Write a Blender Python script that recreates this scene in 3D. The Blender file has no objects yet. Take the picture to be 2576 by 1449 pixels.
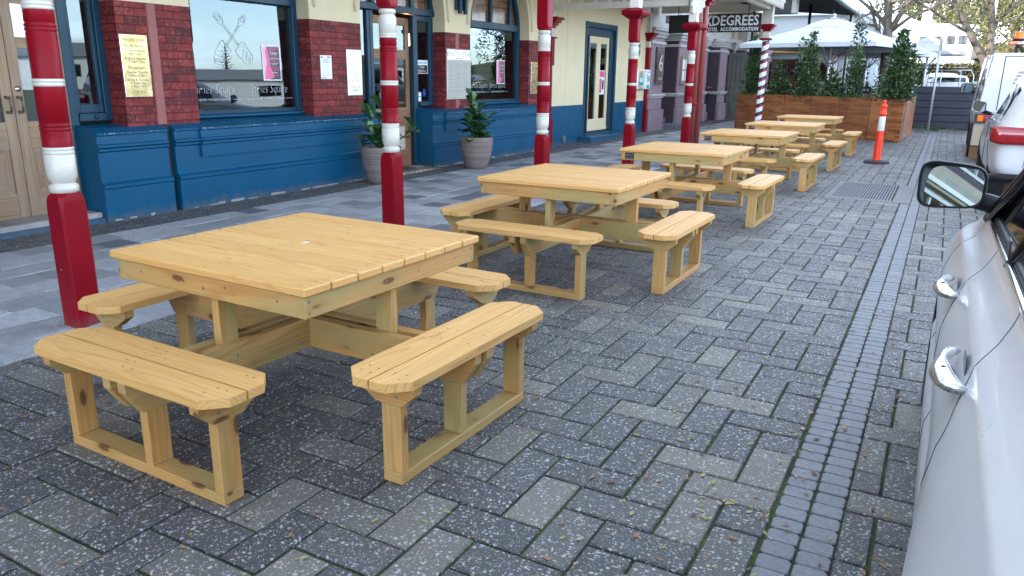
import bpy, bmesh, math, random
from mathutils import Vector, Matrix
random.seed(7)
SC = bpy.context.scene
COL = SC.collection
R = math.radians
# ------------------------------------------------------------------ camera
cam_d = bpy.data.cameras.new("camera"); cam = bpy.data.objects.new("camera", cam_d); COL.objects.link(cam)
yaw, pitch, roll = R(28.951), R(15.654), R(0.735)
_f = Vector((-math.sin(yaw)*math.cos(pitch), math.cos(yaw)*math.cos(pitch), -math.sin(pitch)))
_r = Vector((math.cos(yaw), math.sin(yaw), 0)); _u = _r.cross(_f)
_r2 = math.cos(roll)*_r + math.sin(roll)*_u; _u2 = -math.sin(roll)*_r + math.cos(roll)*_u
mw = Matrix((_r2, _u2, -_f)).transposed().to_4x4(); mw.translation = Vector((0, 0, 1.5045))
cam.matrix_world = mw
cam_d.sensor_width = 36; cam_d.lens = 1905.93/2576*36; cam_d.clip_start = 0.05; cam_d.clip_end = 3000
SC.camera = cam
# ------------------------------------------------------------------ sky, sun, exposure
SUN_EL, SUN_AZ = R(27), R(228)          # azimuth clockwise from +Y
w = bpy.data.worlds.new("World"); SC.world = w; w.use_nodes = True
nt = w.node_tree; nt.nodes.clear()
def _nn(t): return nt.nodes.new(t)
out = _nn("ShaderNodeOutputWorld"); bg = _nn("ShaderNodeBackground"); sky = _nn("ShaderNodeTexSky")
sky.sky_type = 'NISHITA'; sky.sun_disc = False; sky.sun_elevation = SUN_EL; sky.sun_rotation = SUN_AZ
sky.dust_density = 2.0; sky.ozone_density = 1.0
tc = _nn("ShaderNodeTexCoord"); sep = _nn("ShaderNodeSeparateXYZ"); nt.links.new(tc.outputs["Generated"], sep.inputs[0])
mz = _nn("ShaderNodeMath"); mz.operation = 'MAXIMUM'; nt.links.new(sep.outputs[2], mz.inputs[0]); mz.inputs[1].default_value = 0.0
ma = _nn("ShaderNodeMath"); ma.operation = 'ADD'; nt.links.new(mz.outputs[0], ma.inputs[0]); ma.inputs[1].default_value = 0.22
vd = _nn("ShaderNodeVectorMath"); vd.operation = 'DIVIDE'; nt.links.new(tc.outputs["Generated"], vd.inputs[0]); nt.links.new(ma.outputs[0], vd.inputs[1])
nz = _nn("ShaderNodeTexNoise"); nt.links.new(vd.outputs[0], nz.inputs["Vector"]); nz.inputs["Scale"].default_value = 1.1; nz.inputs["Detail"].default_value = 7; nz.inputs["Roughness"].default_value = .55
rp = _nn("ShaderNodeValToRGB"); nt.links.new(nz.outputs[0], rp.inputs[0])
rp.color_ramp.elements[0].position = .40; rp.color_ramp.elements[1].position = .62
rp.color_ramp.elements[0].color = (.12, .12, .12, 1); rp.color_ramp.elements[1].color = (1, 1, 1, 1)
mx = _nn("ShaderNodeMix"); mx.data_type = 'RGBA'; nt.links.new(rp.outputs[0], mx.inputs[0]); nt.links.new(sky.outputs[0], mx.inputs[6]); mx.inputs[7].default_value = (6.6, 7.6, 9.0, 1)
# brighter, hazier air towards the horizon
hz1 = _nn("ShaderNodeMath"); hz1.operation = 'SUBTRACT'; hz1.inputs[0].default_value = 1.0; nt.links.new(mz.outputs[0], hz1.inputs[1])
hz2 = _nn("ShaderNodeMath"); hz2.operation = 'POWER'; nt.links.new(hz1.outputs[0], hz2.inputs[0]); hz2.inputs[1].default_value = 3.5
hz3 = _nn("ShaderNodeMath"); hz3.operation = 'MULTIPLY_ADD'; nt.links.new(hz2.outputs[0], hz3.inputs[0]); hz3.inputs[1].default_value = 2.6; hz3.inputs[2].default_value = .85
hm = _nn("ShaderNodeVectorMath"); hm.operation = 'SCALE'; nt.links.new(mx.outputs[2], hm.inputs[0]); nt.links.new(hz3.outputs[0], hm.inputs[3])
tint = _nn("ShaderNodeVectorMath"); tint.operation = 'MULTIPLY'; nt.links.new(hm.outputs[0], tint.inputs[0]); tint.inputs[1].default_value = (.955, .99, 1.055)
nt.links.new(tint.outputs[0], bg.inputs[0]); bg.inputs[1].default_value = 0.12
nt.links.new(bg.outputs[0], out.inputs[0])
sd = bpy.data.lights.new("sun", 'SUN'); sd.energy = 3.2; sd.angle = R(.5); sd.color = (1, .93, .80)
sun = bpy.data.objects.new("sun", sd); COL.objects.link(sun)
sv = Vector((math.sin(SUN_AZ)*math.cos(SUN_EL), math.cos(SUN_AZ)*math.cos(SUN_EL), math.sin(SUN_EL)))
sun.rotation_euler = sv.to_track_quat('Z', 'Y').to_euler(); sun.location = (-10, -10, 30)
vs = SC.view_settings; vs.view_transform = 'Standard'; vs.look = 'None'; vs.gamma = 1; vs.use_curve_mapping = False
vs.exposure = 1.88
SC.cycles.use_denoising = True; SC.cycles.max_bounces = 7; SC.cycles.transparent_max_bounces = 10
SC.cycles.sample_clamp_indirect = 6
# ------------------------------------------------------------------ helpers
class MB:
    """collects shapes that become ONE mesh object"""
    lean = 0.0      # old sash panes lean back a little; notices stuck on them follow the glass
    def __init__(s): s.v = []; s.f = []; s.m = []; s.g = []; s.r = []; s.sm = []
    def add(s, vs, fs, m=0, g=None, r=None, sm=False):
        o = len(s.v); s.v += [tuple(p) for p in vs]
        s.g += [tuple(q) for q in (g if g is not None else vs)]
        rr = random.random() if r is None else r
        s.r += [rr]*len(vs)
        for i, f in enumerate(fs):
            s.f.append(tuple(o+k for k in f)); s.m.append(m[i] if isinstance(m, list) else m); s.sm.append(sm)
        return s
    def box(s, lo, hi, m=0, b=0.0, wood=None, M=None, r=None):
        lo = [min(a, c) for a, c in zip(lo, hi)] if False else list(lo); hi = list(hi)
        if b <= 0:
            vs = [(x, y, z) for x in (lo[0], hi[0]) for y in (lo[1], hi[1]) for z in (lo[2], hi[2])]
            fs = [(0,1,3,2),(4,6,7,5),(0,4,5,1),(2,3,7,6),(0,2,6,4),(1,5,7,3)]
        else:
            vs = []; idx = {}
            for c in [(i, j, k) for i in (0,1) for j in (0,1) for k in (0,1)]:
                for ax in range(3):
                    p = []
                    for d in range(3):
                        e = (lo, hi)[c[d]][d]
                        if d != ax: e += b if c[d] == 0 else -b
                        p.append(e)
                    idx[c, ax] = len(vs); vs.append(tuple(p))
            fs = []
            for ax in range(3):
                d1, d2 = [d for d in range(3) if d != ax]
                for sgn in (0, 1):
                    q = []
                    for a, c2 in ((0,0),(1,0),(1,1),(0,1)):
                        c = [0,0,0]; c[ax] = sgn; c[d1] = a; c[d2] = c2; q.append(idx[tuple(c), ax])
                    fs.append(tuple(q))
                for a in (0, 1):
                    for c2 in (0, 1):       # edge along ax between faces d1, d2
                        c = [0,0,0]; c[d1] = a; c[d2] = c2; e0 = tuple(c); c[ax] = 1; e1 = tuple(c)
                        fs.append((idx[e0, d1], idx[e1, d1], idx[e1, d2], idx[e0, d2]))
            for c in [(i, j, k) for i in (0,1) for j in (0,1) for k in (0,1)]:
                fs.append(tuple(idx[c, a] for a in range(3)))
        g = None
        if wood is not None: g = grain(vs, wood, [(a+c)/2 for a, c in zip(lo, hi)])
        if M is not None: vs = [M @ Vector(p) for p in vs]
        return s.add(vs, fs, m, g, r)
    def prism(s, poly, ax, a0, a1, m=0, wood=None, M=None, r=None):
        """poly: 2D points in the two other axes (in order), extruded along ax"""
        n = len(poly); vs = []
        for a in (a0, a1):
            for p in poly:
                q = list(p); q.insert(ax, a); vs.append(tuple(q))
        fs = [tuple(range(n)), tuple(range(2*n-1, n-1, -1))] + [(i, (i+1) % n, n+(i+1) % n, n+i) for i in range(n)]
        g = None
        if wood is not None:
            c = [(min(p[d] for p in vs)+max(p[d] for p in vs))/2 for d in range(3)]; g = grain(vs, wood, c)
        if M is not None: vs = [M @ Vector(p) for p in vs]
        return s.add(vs, fs, m, g, r)
    def lathe(s, prof, c=(0,0,0), seg=24, m=0, cap=True, sm=True):
        vs = []; fs = []
        for (r_, z) in prof:
            for k in range(seg):
                a = 2*math.pi*k/seg; vs.append((c[0]+r_*math.cos(a), c[1]+r_*math.sin(a), c[2]+z))
        for i in range(len(prof)-1):
            for k in range(seg): fs.append((i*seg+k, i*seg+(k+1) % seg, (i+1)*seg+(k+1) % seg, (i+1)*seg+k))
        if cap: fs += [tuple(range(seg-1, -1, -1)), tuple((len(prof)-1)*seg+k for k in range(seg))]
        return s.add(vs, fs, m, sm=sm)
    def tube(s, path, rad, seg=8, m=0, cap=True, sm=True):
        path = [Vector(p) for p in path]; n = len(path)
        if not hasattr(rad, '__len__'): rad = [rad]*n
        vs = []; fs = []; up = None
        for i, p in enumerate(path):
            t = (path[min(i+1, n-1)]-path[max(i-1, 0)]).normalized()
            if up is None: up = t.orthogonal().normalized()
            up = (up - t*up.dot(t))
            if up.length < 1e-5: up = t.orthogonal()
            up.normalize(); b = t.cross(up)
            for k in range(seg):
                a = 2*math.pi*k/seg; vs.append(p + (up*math.cos(a)+b*math.sin(a))*rad[i])
        for i in range(n-1):
            for k in range(seg): fs.append((i*seg+k, i*seg+(k+1) % seg, (i+1)*seg+(k+1) % seg, (i+1)*seg+k))
        if cap: fs += [tuple(range(seg-1, -1, -1)), tuple((n-1)*seg+k for k in range(seg))]
        return s.add(vs, fs, m, sm=sm)
    def quad(s, a, b, c, d, m=0, r=None): return s.add([a, b, c, d], [(0,1,2,3)], m, r=r)
    def build(s, name, mats, parent=None, world=True, recalc=True, label=None, bevel=0):
        if MB.lean: s.v = [(x+MB.lean*(2.35-z)/1.3-.001, y, z) for x, y, z in s.v]
        me = bpy.data.meshes.new(name); me.from_pydata(s.v, [], s.f)
        if not isinstance(mats, (list, tuple)): mats = [mats]
        for m in mats: me.materials.append(m)
        me.polygons.foreach_set("material_index", s.m); me.polygons.foreach_set("use_smooth", s.sm)
        a = me.attributes.new("gp", 'FLOAT_VECTOR', 'POINT'); a.data.foreach_set("vector", [c for q in s.g for c in q])
        a = me.attributes.new("rnd", 'FLOAT', 'POINT'); a.data.foreach_set("value", s.r)
        if recalc:
            bm = bmesh.new(); bm.from_mesh(me); bmesh.ops.recalc_face_normals(bm, faces=bm.faces); bm.to_mesh(me); bm.free()
        me.update()
        o = bpy.data.objects.new(name, me); COL.objects.link(o)
        if parent:
            o.parent = parent
            if world:
                b = parent; off = Vector((0,0,0))
                while b: off += b.location; b = b.parent
                o.location = -off
        if label: o["label"] = label
        if bevel:
            bv = o.modifiers.new("edge", 'BEVEL'); bv.width = bevel; bv.segments = 2; bv.limit_method = 'ANGLE'; bv.angle_limit = R(40)
        return o
def grain(vs, ax, c):
    ro = random.uniform(0, 50); d1, d2 = [d for d in range(3) if d != ax]
    if abs(max(p[d1] for p in vs)-min(p[d1] for p in vs)) < abs(max(p[d2] for p in vs)-min(p[d2] for p in vs)): d1, d2 = d2, d1
    o1 = random.uniform(-.05, .05); o2 = random.choice((-1, 1))*random.uniform(.025, .075)
    return [(p[ax]+ro, p[d1]-c[d1]+o1, p[d2]-c[d2]+o2) for p in vs]
def tag(o, label, cat, group=None, kind=None):
    o["label"] = label; o["category"] = cat
    if group: o["group"] = group
    if kind: o["kind"] = kind
    return o
def thing(name, label, cat, loc=(0,0,0), rz=0, group=None):
    o = bpy.data.objects.new(name, None); COL.objects.link(o); o.location = loc; o.rotation_euler = (0,0,rz); o.empty_display_size = .2
    return tag(o, label, cat, group)
def kids(o): return [c for c in bpy.data.objects if c.parent == o]
def dup(o, loc, rz=0, label=None, par=None):
    c = o.copy(); COL.objects.link(c)
    if par is None: c.location = loc; c.rotation_euler = (0,0,rz)
    else: c.parent = par
    if label: c["label"] = label
    for k in kids(o): dup(k, None, 0, None, c)
    return c
def struct(name, mb, mats, **k):
    o = mb.build(name, mats, **k); o["kind"] = "structure"; return o
FACE = {'+x': ((0,1,0),(0,0,1),(1,0,0)), '-y': ((1,0,0),(0,0,1),(0,-1,0)), '-x': ((0,-1,0),(0,0,1),(-1,0,0)), '+z': ((1,0,0),(0,1,0),(0,0,1)), '+y': ((-1,0,0),(0,0,1),(0,1,0))}
def text_mb(mb, body, size, pos, face='+x', m=0, align='CENTER', ex=.001, sx=1.0, shear=0, bold=0, flip=False, track=1.0):
    cu = bpy.data.curves.new("t", 'FONT'); cu.body = body; cu.size = size; cu.align_x = align; cu.align_y = 'CENTER'
    cu.extrude = ex; cu.shear = shear; cu.offset = bold; cu.resolution_u = 2; cu.space_character = track
    o = bpy.data.objects.new("t", cu); COL.objects.link(o)
    dg = bpy.context.evaluated_depsgraph_get(); me = bpy.data.meshes.new_from_object(o.evaluated_get(dg))
    lx, ly, lz = [Vector(q) for q in FACE[face]]
    P = Vector(pos); fl = -1 if flip else 1
    mb.add([P + lx*(v.co.x*sx*fl) + ly*v.co.y + lz*v.co.z for v in me.vertices], [tuple(p.vertices) for p in me.polygons], m)
    bpy.data.objects.remove(o); bpy.data.curves.remove(cu); bpy.data.meshes.remove(me)
# ------------------------------------------------------------------ node helper
class N:
    def __init__(s, t): s.t = t
    def n(s, typ, o=0, **k):
        nd = s.t.nodes.new("ShaderNode"+typ)
        for a, v in k.items():
            if a[0] == '_': setattr(nd, a[1:], v)
        for a, v in k.items():
            if a[0] == '_': continue
            i = nd.inputs[int(a[1:])] if a[0] == 'i' and a[1:].isdigit() else nd.inputs[a.replace('__', ' ')]
            if isinstance(v, bpy.types.NodeSocket): s.t.links.new(v, i)
            else: i.default_value = v if not (isinstance(v, tuple) and len(v) == 3 and i.type == 'RGBA') else (*v, 1)
        return nd.outputs[o]
    def m(s, op, a, b=0.0, c=0.0): return s.n("Math", _operation=op, i0=a, i1=b, i2=c)
    def v(s, op, a, b=(0,0,0), o=0): return s.n("VectorMath", o, _operation=op, i0=a, i1=b)
    def noise(s, vec, scale, det=3, rough=.5, o=0): return s.n("TexNoise", o, Vector=vec, Scale=scale, Detail=det, Roughness=rough)
    def vor(s, vec, scale, o=0, rnd=1.0, feat='F1'): return s.n("TexVoronoi", o, _feature=feat, Vector=vec, Scale=scale, Randomness=rnd)
    def mix(s, f, a, b, bl='MIX'): return s.n("Mix", 2, _data_type='RGBA', _blend_type=bl, i0=f, i6=a, i7=b)
    def ramp(s, f, st, o=0, interp='LINEAR'):
        nd = s.t.nodes.new("ShaderNodeValToRGB"); s.t.links.new(f, nd.inputs[0]); cr = nd.color_ramp; cr.interpolation = interp
        while len(cr.elements) < len(st): cr.elements.new(.5)
        for e, (p, c) in zip(cr.elements, st):
            e.position = p; e.color = (c, c, c, 1) if not isinstance(c, tuple) else (*c, 1)
        return nd.outputs[o]
    def attr(s, name, o=1): return s.n("Attribute", o, _attribute_name=name)
    def pos(s): return s.n("NewGeometry", 0)
    def obj(s): return s.n("TexCoord", 3)
    def bump(s, h, st=.3, d=.01, nrm=None):
        k = dict(Height=h, Strength=st, Distance=d)
        if nrm is not None: k['Normal'] = nrm
        return s.n("Bump", **k)
def mat(name, fn=None, **k):
    m = bpy.data.materials.new(name); m.use_nodes = True; b = m.node_tree.nodes["Principled BSDF"]
    n = N(m.node_tree)
    def setp(**kw):
        for a, v in kw.items():
            i = b.inputs[a.replace('__', ' ')]
            if isinstance(v, bpy.types.NodeSocket): m.node_tree.links.new(v, i)
            else: i.default_value = (*v, 1) if isinstance(v, tuple) and len(v) == 3 and i.type == 'RGBA' else v
    if fn: fn(n, setp)
    setp(**k); return m
def paint(name, col, rough=.35, var=.12, bump=.15, chips=0, spec=.5, dirt=.0, splash=0):
    """painted surface with slight mottling, brush bump, optional flaking to the pale undercoat"""
    def f(n, p):
        P = n.pos(); a = n.noise(P, 3.5, 4); c = n.mix(n.m('MULTIPLY', n.ramp(a, [(.3, 0.), (.7, 1.)]), var), (*col, 1), tuple(x*.55 for x in col))
        if dirt:
            d = n.noise(P, 1.3, 6, .7); c = n.mix(n.m('MULTIPLY', n.ramp(d, [(.45, 0.), (.75, 1.)]), dirt), c, (.16, .14, .12))
        if splash:      # mud splashed up from the pavement
            zz = n.n("SeparateXYZ", 2, i0=P); sk = n.noise(n.v('MULTIPLY', P, (9, 9, 3)), 1, 6, .75); low = n.m('ADD', n.m('MULTIPLY', zz, -3.2), n.m('MULTIPLY', sk, 1.25))
            c = n.mix(n.m('MULTIPLY', n.ramp(low, [(.30, 0.), (.75, 1.)]), splash), c, (.13, .115, .10))
        if chips:
            h = n.n("Attribute", 2, _attribute_name="none")
            q = n.noise(P, 38, 3, .6); z = n.noise(P, 2.3, 2)
            k = n.ramp(n.m('ADD', n.m('MULTIPLY', q, .6), n.m('MULTIPLY', z, .4)), [(.66-chips, 0.), (.675-chips, 1.)])
            c = n.mix(k, c, (.55, .5, .42))
        f2 = n.noise(P, 160, 2); f3 = n.noise(P, 22, 3)
        p(Base__Color=c, Roughness=n.m('ADD', n.m('MULTIPLY', a, .25), rough-.12), Normal=n.bump(n.m('ADD', n.m('MULTIPLY', f2, .25), f3), bump, .004))
    return mat(name, f, Specular__IOR__Level=spec)
# ------------------------------------------------------------------ materials
def f_wood(lt, dk, green, knots=True):
    def f(n, p):
        g = n.attr("gp"); rnd = n.attr("rnd", 2); orr = n.n("ObjectInfo", 5)
        off = n.n("CombineXYZ", X=n.m('MULTIPLY', orr, 37.0), Y=0.0, Z=0.0)
        g = n.v('ADD', g, off)
        gs = n.v('MULTIPLY', g, (1.1, 9, 9))
        w1 = n.noise(gs, 1.0, 2, .5, 1); w = n.v('MULTIPLY', n.v('SUBTRACT', w1, (.5,.5,.5)), (0, .085, .085))
        q = n.v('ADD', n.v('MULTIPLY', g, (0, 1, 1)), w)
        # slow drift along the board gives cathedral arches
        sp = n.n("SeparateXYZ", 0, i0=g); dr = n.m('MULTIPLY', n.m('SINE', n.m('MULTIPLY', sp, 3.1)), .012)
        rad = n.m('ADD', n.v('LENGTH', q, o=1), dr)
        ring = n.m('FRACT', n.m('MULTIPLY', rad, 62.0))
        ringk = n.ramp(ring, [(0., 0.), (.55, .12), (.86, 1.), (1., 0.)])
        fib = n.noise(n.v('MULTIPLY', g, (4, 320, 320)), 1.0, 3, .6)
        fib2 = n.noise(n.v('MULTIPLY', g, (1.3, 22, 22)), 1.0, 3, .6)
        c = n.mix(n.m('MULTIPLY', ringk, .68), (*lt, 1), (*dk, 1))
        c = n.mix(n.m('MULTIPLY', n.ramp(fib, [(.35, 0.), (.75, 1.)]), .28), c, tuple(.62*a for a in dk))
        c = n.mix(n.m('MULTIPLY', n.ramp(fib2, [(.5, 0.), (.72, 1.)]), .35), c, dk)
        c = n.mix(n.m('MULTIPLY', n.ramp(n.m('FRACT', n.m('ADD', rnd, n.m('MULTIPLY', orr, 7.3))), [(.2, 0.), (1., 1.)]), .55 if green else .45), c, tuple(a*b for a, b in zip(lt, (.72, .62, .50))))
        slow = n.noise(n.v('MULTIPLY', g, (2.2, 10, 10)), 1.0, 3, .6); c = n.mix(n.m('MULTIPLY', n.ramp(slow, [(.42, 0.), (.68, 1.)]), .42), c, tuple(a*b for a, b in zip(lt, (.80, .68, .50))))
        if green: 
            z = n.noise(n.v('MULTIPLY', g, (1.2, 7, 7)), 1.0, 2); c = n.mix(n.m('MULTIPLY', n.ramp(z, [(.42, 0.), (.62, 1.)]), green), c, (.30, .29, .12))
            z2 = n.noise(n.v('MULTIPLY', g, (2.5, 16, 16)), 1.0, 4, .7); c = n.mix(n.m('MULTIPLY', n.ramp(z2, [(.60, 0.), (.72, 1.)]), .35), c, (.16, .13, .09))
        if knots:
            kd = n.vor(n.v('MULTIPLY', g, (4.0, 11.0, 11.0)), 1.0); kk = n.ramp(kd, [(.0, 1.), (.13, .9), (.18, 0.)])
            kh = n.ramp(kd, [(.12, .9), (.40, 0.)])
            c = n.mix(n.m('MULTIPLY', kh, .45), c, dk); c = n.mix(n.m('MULTIPLY', kk, .9), c, (.10, .035, .015))
        p(Base__Color=c, Roughness=n.m('ADD', n.m('MULTIPLY', fib, .2), .42), Normal=n.bump(n.m('ADD', fib, n.m('MULTIPLY', ringk, .4)), .12, .002))
    return f
M = {}
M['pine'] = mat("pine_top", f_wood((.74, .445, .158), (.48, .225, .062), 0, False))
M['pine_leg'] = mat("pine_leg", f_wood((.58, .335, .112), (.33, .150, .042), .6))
M['screw'] = mat("screw_head", Base__Color=(.22, .22, .23), Metallic=.9, Roughness=.45)
def f_paver(n, p):
    P = n.pos(); rnd = n.attr("rnd", 2)
    base = n.ramp(rnd, [(0., (.026, .028, .033)), (.38, (.042, .044, .049)), (.52, (.066, .066, .064)), (.75, (.108, .102, .088)), (1., (.175, .160, .128))])
    gr = n.noise(P, 260, 2, .7); gr2 = n.noise(P, 34, 4, .65); big = n.noise(P, .9, 4)
    c = n.mix(n.ramp(gr, [(.38, 0.), (.72, 1.)]), base, n.mix(.5, base, (.19, .18, .16)))
    c = n.mix(n.m('MULTIPLY', n.ramp(gr2, [(.4, 0.), (.7, 1.)]), .45), c, n.mix(1.0, c, (.5, .5, .5), 'MULTIPLY'))
    c = n.mix(n.m('MULTIPLY', n.ramp(big, [(.48, 0.), (.7, 1.)]), .45), c, (.045, .047, .05))
    wp = n.v('ADD', P, n.v('MULTIPLY', n.noise(P, 90, 1, .5, 1), (.012, .012, 0)))
    h = None
    for sc, thr in ((62, .29), (140, .30), (36, .20)):
        d = n.vor(wp, sc); cc = n.vor(wp, sc, 1); sx = n.n("SeparateXYZ", 0, i0=cc); sy = n.n("SeparateXYZ", 1, i0=cc)
        k = n.m('MULTIPLY', n.ramp(d, [(thr, 1.), (thr+.06, 0.)]), n.m('GREATER_THAN', sy, .50))
        sc_ = n.ramp(sx, [(0., (.09, .10, .125)), (.3, (.30, .32, .36)), (.55, (.46, .48, .51)), (.7, (.52, .50, .43)), (.86, (.44, .29, .16)), (1., (.54, .53, .49))])
        c = n.mix(n.m('MULTIPLY', k, .78), c, sc_); h = k if h is None else n.m('ADD', h, k)
    p(Base__Color=c, Roughness=n.m('SUBTRACT', .60, n.m('MULTIPLY', h, .15)), Normal=n.bump(n.m('ADD', n.m('MULTIPLY', h, .6), gr), .55, .006))
M['paver'] = mat("exposed_aggregate_paver", f_paver, Specular__IOR__Level=.6)
def f_foot(n, p):
    P = n.pos(); rnd = n.attr("rnd", 2)
    base = n.ramp(rnd, [(0., (.15, .16, .18)), (.12, (.19, .20, .22)), (.17, (.34, .355, .375)), (1., (.66, .67, .69))])
    gr = n.noise(P, 120, 4, .8); gr2 = n.noise(P, 9, 6, .75); sp = n.vor(P, 60)
    c = n.mix(n.ramp(gr, [(.36, 0.), (.62, 1.)]), base, n.mix(.62, base, (.07, .075, .085)))
    c = n.mix(n.m('MULTIPLY', n.ramp(sp, [(.20, 1.), (.28, 0.)]), .6), c, (.20, .20, .21))
    c = n.mix(n.m('MULTIPLY', n.ramp(gr2, [(.46, 0.), (.68, 1.)]), .45), c, (.17, .17, .17))
    p(Base__Color=c, Roughness=.6, Normal=n.bump(gr, .5, .005))
M['foot'] = mat("footpath_paver", f_foot)
def f_cob(n, p):
    P = n.pos(); rnd = n.attr("rnd", 2); a = n.noise(P, 45, 5, .7); b = n.noise(P, 190, 2, .6)
    c = n.mix(n.ramp(a, [(.3, 0.), (.75, 1.)]), (.105, .109, .120, 1), (.215, .222, .238)); c = n.mix(n.m('MULTIPLY', rnd, .4), c, (.10, .10, .115))
    c = n.mix(n.ramp(b, [(.66, 0.), (.72, .8)]), c, (.03, .03, .035))
    p(Base__Color=c, Roughness=.55, Normal=n.bump(n.m('ADD', a, n.m('MULTIPLY', b, .5)), .5, .006))
M['cobble'] = mat("bluestone_cobble", f_cob)
def f_joint(n, p):
    P = n.pos(); a = n.noise(P, 5, 5, .75); b = n.noise(P, 130, 3, .7)
    c = n.mix(n.ramp(a, [(.42, 0.), (.58, 1.)]), (.022, .021, .018, 1), n.mix(n.ramp(b, [(.35, 0.), (.65, 1.)]), (.022, .034, .005, 1), (.075, .115, .012)))
    p(Base__Color=c, Roughness=.95, Normal=n.bump(b, .9, .01))
M['joint'] = mat("mossy_joint", f_joint)
def f_fjoint(n, p):
    P = n.pos(); a = n.noise(P, 4, 4); p(Base__Color=n.mix(n.ramp(a, [(.4, 0.), (.6, 1.)]), (.10, .10, .10, 1), (.50, .51, .52)), Roughness=.95)
M['fjoint'] = mat("sandy_joint", f_fjoint)
def f_brick(n, p):
    P = n.pos(); s = n.n("SeparateXYZ", 0, i0=P); s1 = n.n("SeparateXYZ", 1, i0=P); s2 = n.n("SeparateXYZ", 2, i0=P)
    v = n.n("CombineXYZ", X=n.m('ADD', s, s1), Y=s2, Z=0.0); v = n.v('ADD', v, n.v('MULTIPLY', n.noise(P, 30, 2, .5, 1), (.007, .007, 0)))
    def br(o, c1, c2, mo): return n.n("TexBrick", o, Vector=v, Color1=c1, Color2=c2, Mortar=mo, Scale=1.0, Mortar__Size=.006, Mortar__Smooth=.15, Bias=.0, Brick__Width=.235, Row__Height=.082)
    c = br(0, (.225, .032, .030, 1), (.075, .018, .021, 1), (.115, .010, .010, 1)); fac = br(1, (1,1,1,1), (1,1,1,1), (0,0,0,1))
    a = n.noise(P, 26, 5, .7); b = n.noise(P, 7, 3, .6)
    wear = n.m('MULTIPLY', n.ramp(a, [(.47, 0.), (.68, 1.)]), n.ramp(b, [(.38, .1), (.62, 1.)]))
    c = n.mix(n.m('MULTIPLY', n.m('MULTIPLY', wear, .6), n.m('SUBTRACT', 1.0, fac)), c, (.42, .14, .11))
    p(Base__Color=c, Roughness=.5, Normal=n.bump(n.m('ADD', n.m('MULTIPLY', fac, -1.2), n.m('MULTIPLY', a, .5)), .5, .008))
M['brick'] = mat("red_painted_brick", f_brick, Specular__IOR__Level=.15)
M['blue'] = paint("blue_paint", (.002, .076, .158), .40, .30, .25, dirt=.03, spec=.22, splash=.6)
M['bluetrim'] = paint("blue_trim", (.008, .046, .080), .36, .3, .12, spec=.3)
M['cream'] = paint("cream_render", (.72, .62, .39), .6, .10, .2, dirt=.08)
M['white'] = paint("white_gloss", (.50, .478, .41), .3, .06, .06)
M['trimwhite'] = paint("cream_white_timber", (.74, .70, .60), .45, .1, .08)
M['red'] = paint("dark_red_gloss", (.215, .003, .010), .36, .45, .12, spec=.13, splash=.5, chips=-.03)
M['redbrown'] = paint("red_oxide_pipe", (.27, .052, .045), .4, .2, .08, dirt=.12)
M['pipewall'] = paint("terracotta_pipe", (.29, .085, .07), .5, .2, .05)
M['purple'] = paint("dark_purple_render", (.050, .028, .044), .6, .2, .3)
M['mauve'] = paint("mauve_render", (.27, .185, .215), .65, .2, .5, dirt=.15)
M['greytrim'] = paint("pale_moulding", (.46, .44, .42), .6, .15, .2, dirt=.1)
M['step'] = paint("grey_step", (.12, .125, .15), .7, .3, .5, dirt=.3)
M['stone'] = paint("worn_stone", (.33, .31, .29), .75, .5, .8, dirt=.5)
M['slate'] = paint("slate_step", (.075, .055, .055), .65, .5, .8, chips=.11)
def f_oak(lt, dk):
    def f(n, p):
        g = n.attr("gp"); gs = n.v('MULTIPLY', g, (1.5, 26, 26)); a = n.noise(gs, 1, 5, .65); b = n.noise(n.v('MULTIPLY', g, (6, 240, 240)), 1, 2); d = n.noise(g, 2.2, 4)
        c = n.mix(n.ramp(a, [(.3, 0.), (.7, 1.)]), (*dk, 1), lt); c = n.mix(n.m('MULTIPLY', n.ramp(d, [(.4, 0.), (.65, 1.)]), .5), c, (.26, .22, .19)); c = n.mix(n.m('MULTIPLY', b, .25), c, dk)
        p(Base__Color=c, Roughness=.55, Normal=n.bump(n.m('ADD', a, b), .3, .004))
    return f
M['oak'] = mat("weathered_oak", f_oak((.40, .265, .15), (.20, .115, .055)))
M['oakwarm'] = mat("varnished_oak", f_oak((.36, .17, .07), (.16, .065, .025)))
def f_glass(tint, ior, dark):
    def f(n, p):
        t = n.t; out = t.nodes["Material Output"]
        tr = n.n("BsdfTransparent", Color=(*tint, 1)); gl = n.n("BsdfGlossy", Color=(.78, .92, 1, 1), Roughness=.012, Normal=n.bump(n.noise(n.pos(), 1.6, 1), .035, .02)); fr = n.n("Fresnel", IOR=ior)
        mxs = n.n("MixShader", i0=fr, i1=tr, i2=gl)
        t.links.new(mxs, out.inputs[0])
    return f
M['glass'] = mat("window_glass", f_glass((.62, .64, .66), 2.0, .3))
M['carglass'] = mat("dark_car_glass", Base__Color=(.008, .010, .012), Roughness=.03, Specular__IOR__Level=.9)
def f_lead(n, p):
    P = n.pos(); s1 = n.n("SeparateXYZ", 1, i0=P); s2 = n.n("SeparateXYZ", 2, i0=P); v = n.n("CombineXYZ", X=s1, Y=s2, Z=0.0)
    c = n.n("TexBrick", 0, _offset=0.0, Vector=v, Color1=(.24, .12, .06, 1), Color2=(.15, .075, .04, 1), Mortar=(.02, .02, .02, 1), Scale=1.0, Mortar__Size=.006, Brick__Width=.085, Row__Height=.11)
    p(Base__Color=c, Roughness=.12, Normal=n.bump(n.noise(P, 60, 2), .25, .004))
M['leaded'] = mat("amber_leaded_glass", f_lead, Specular__IOR__Level=.8)
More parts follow.
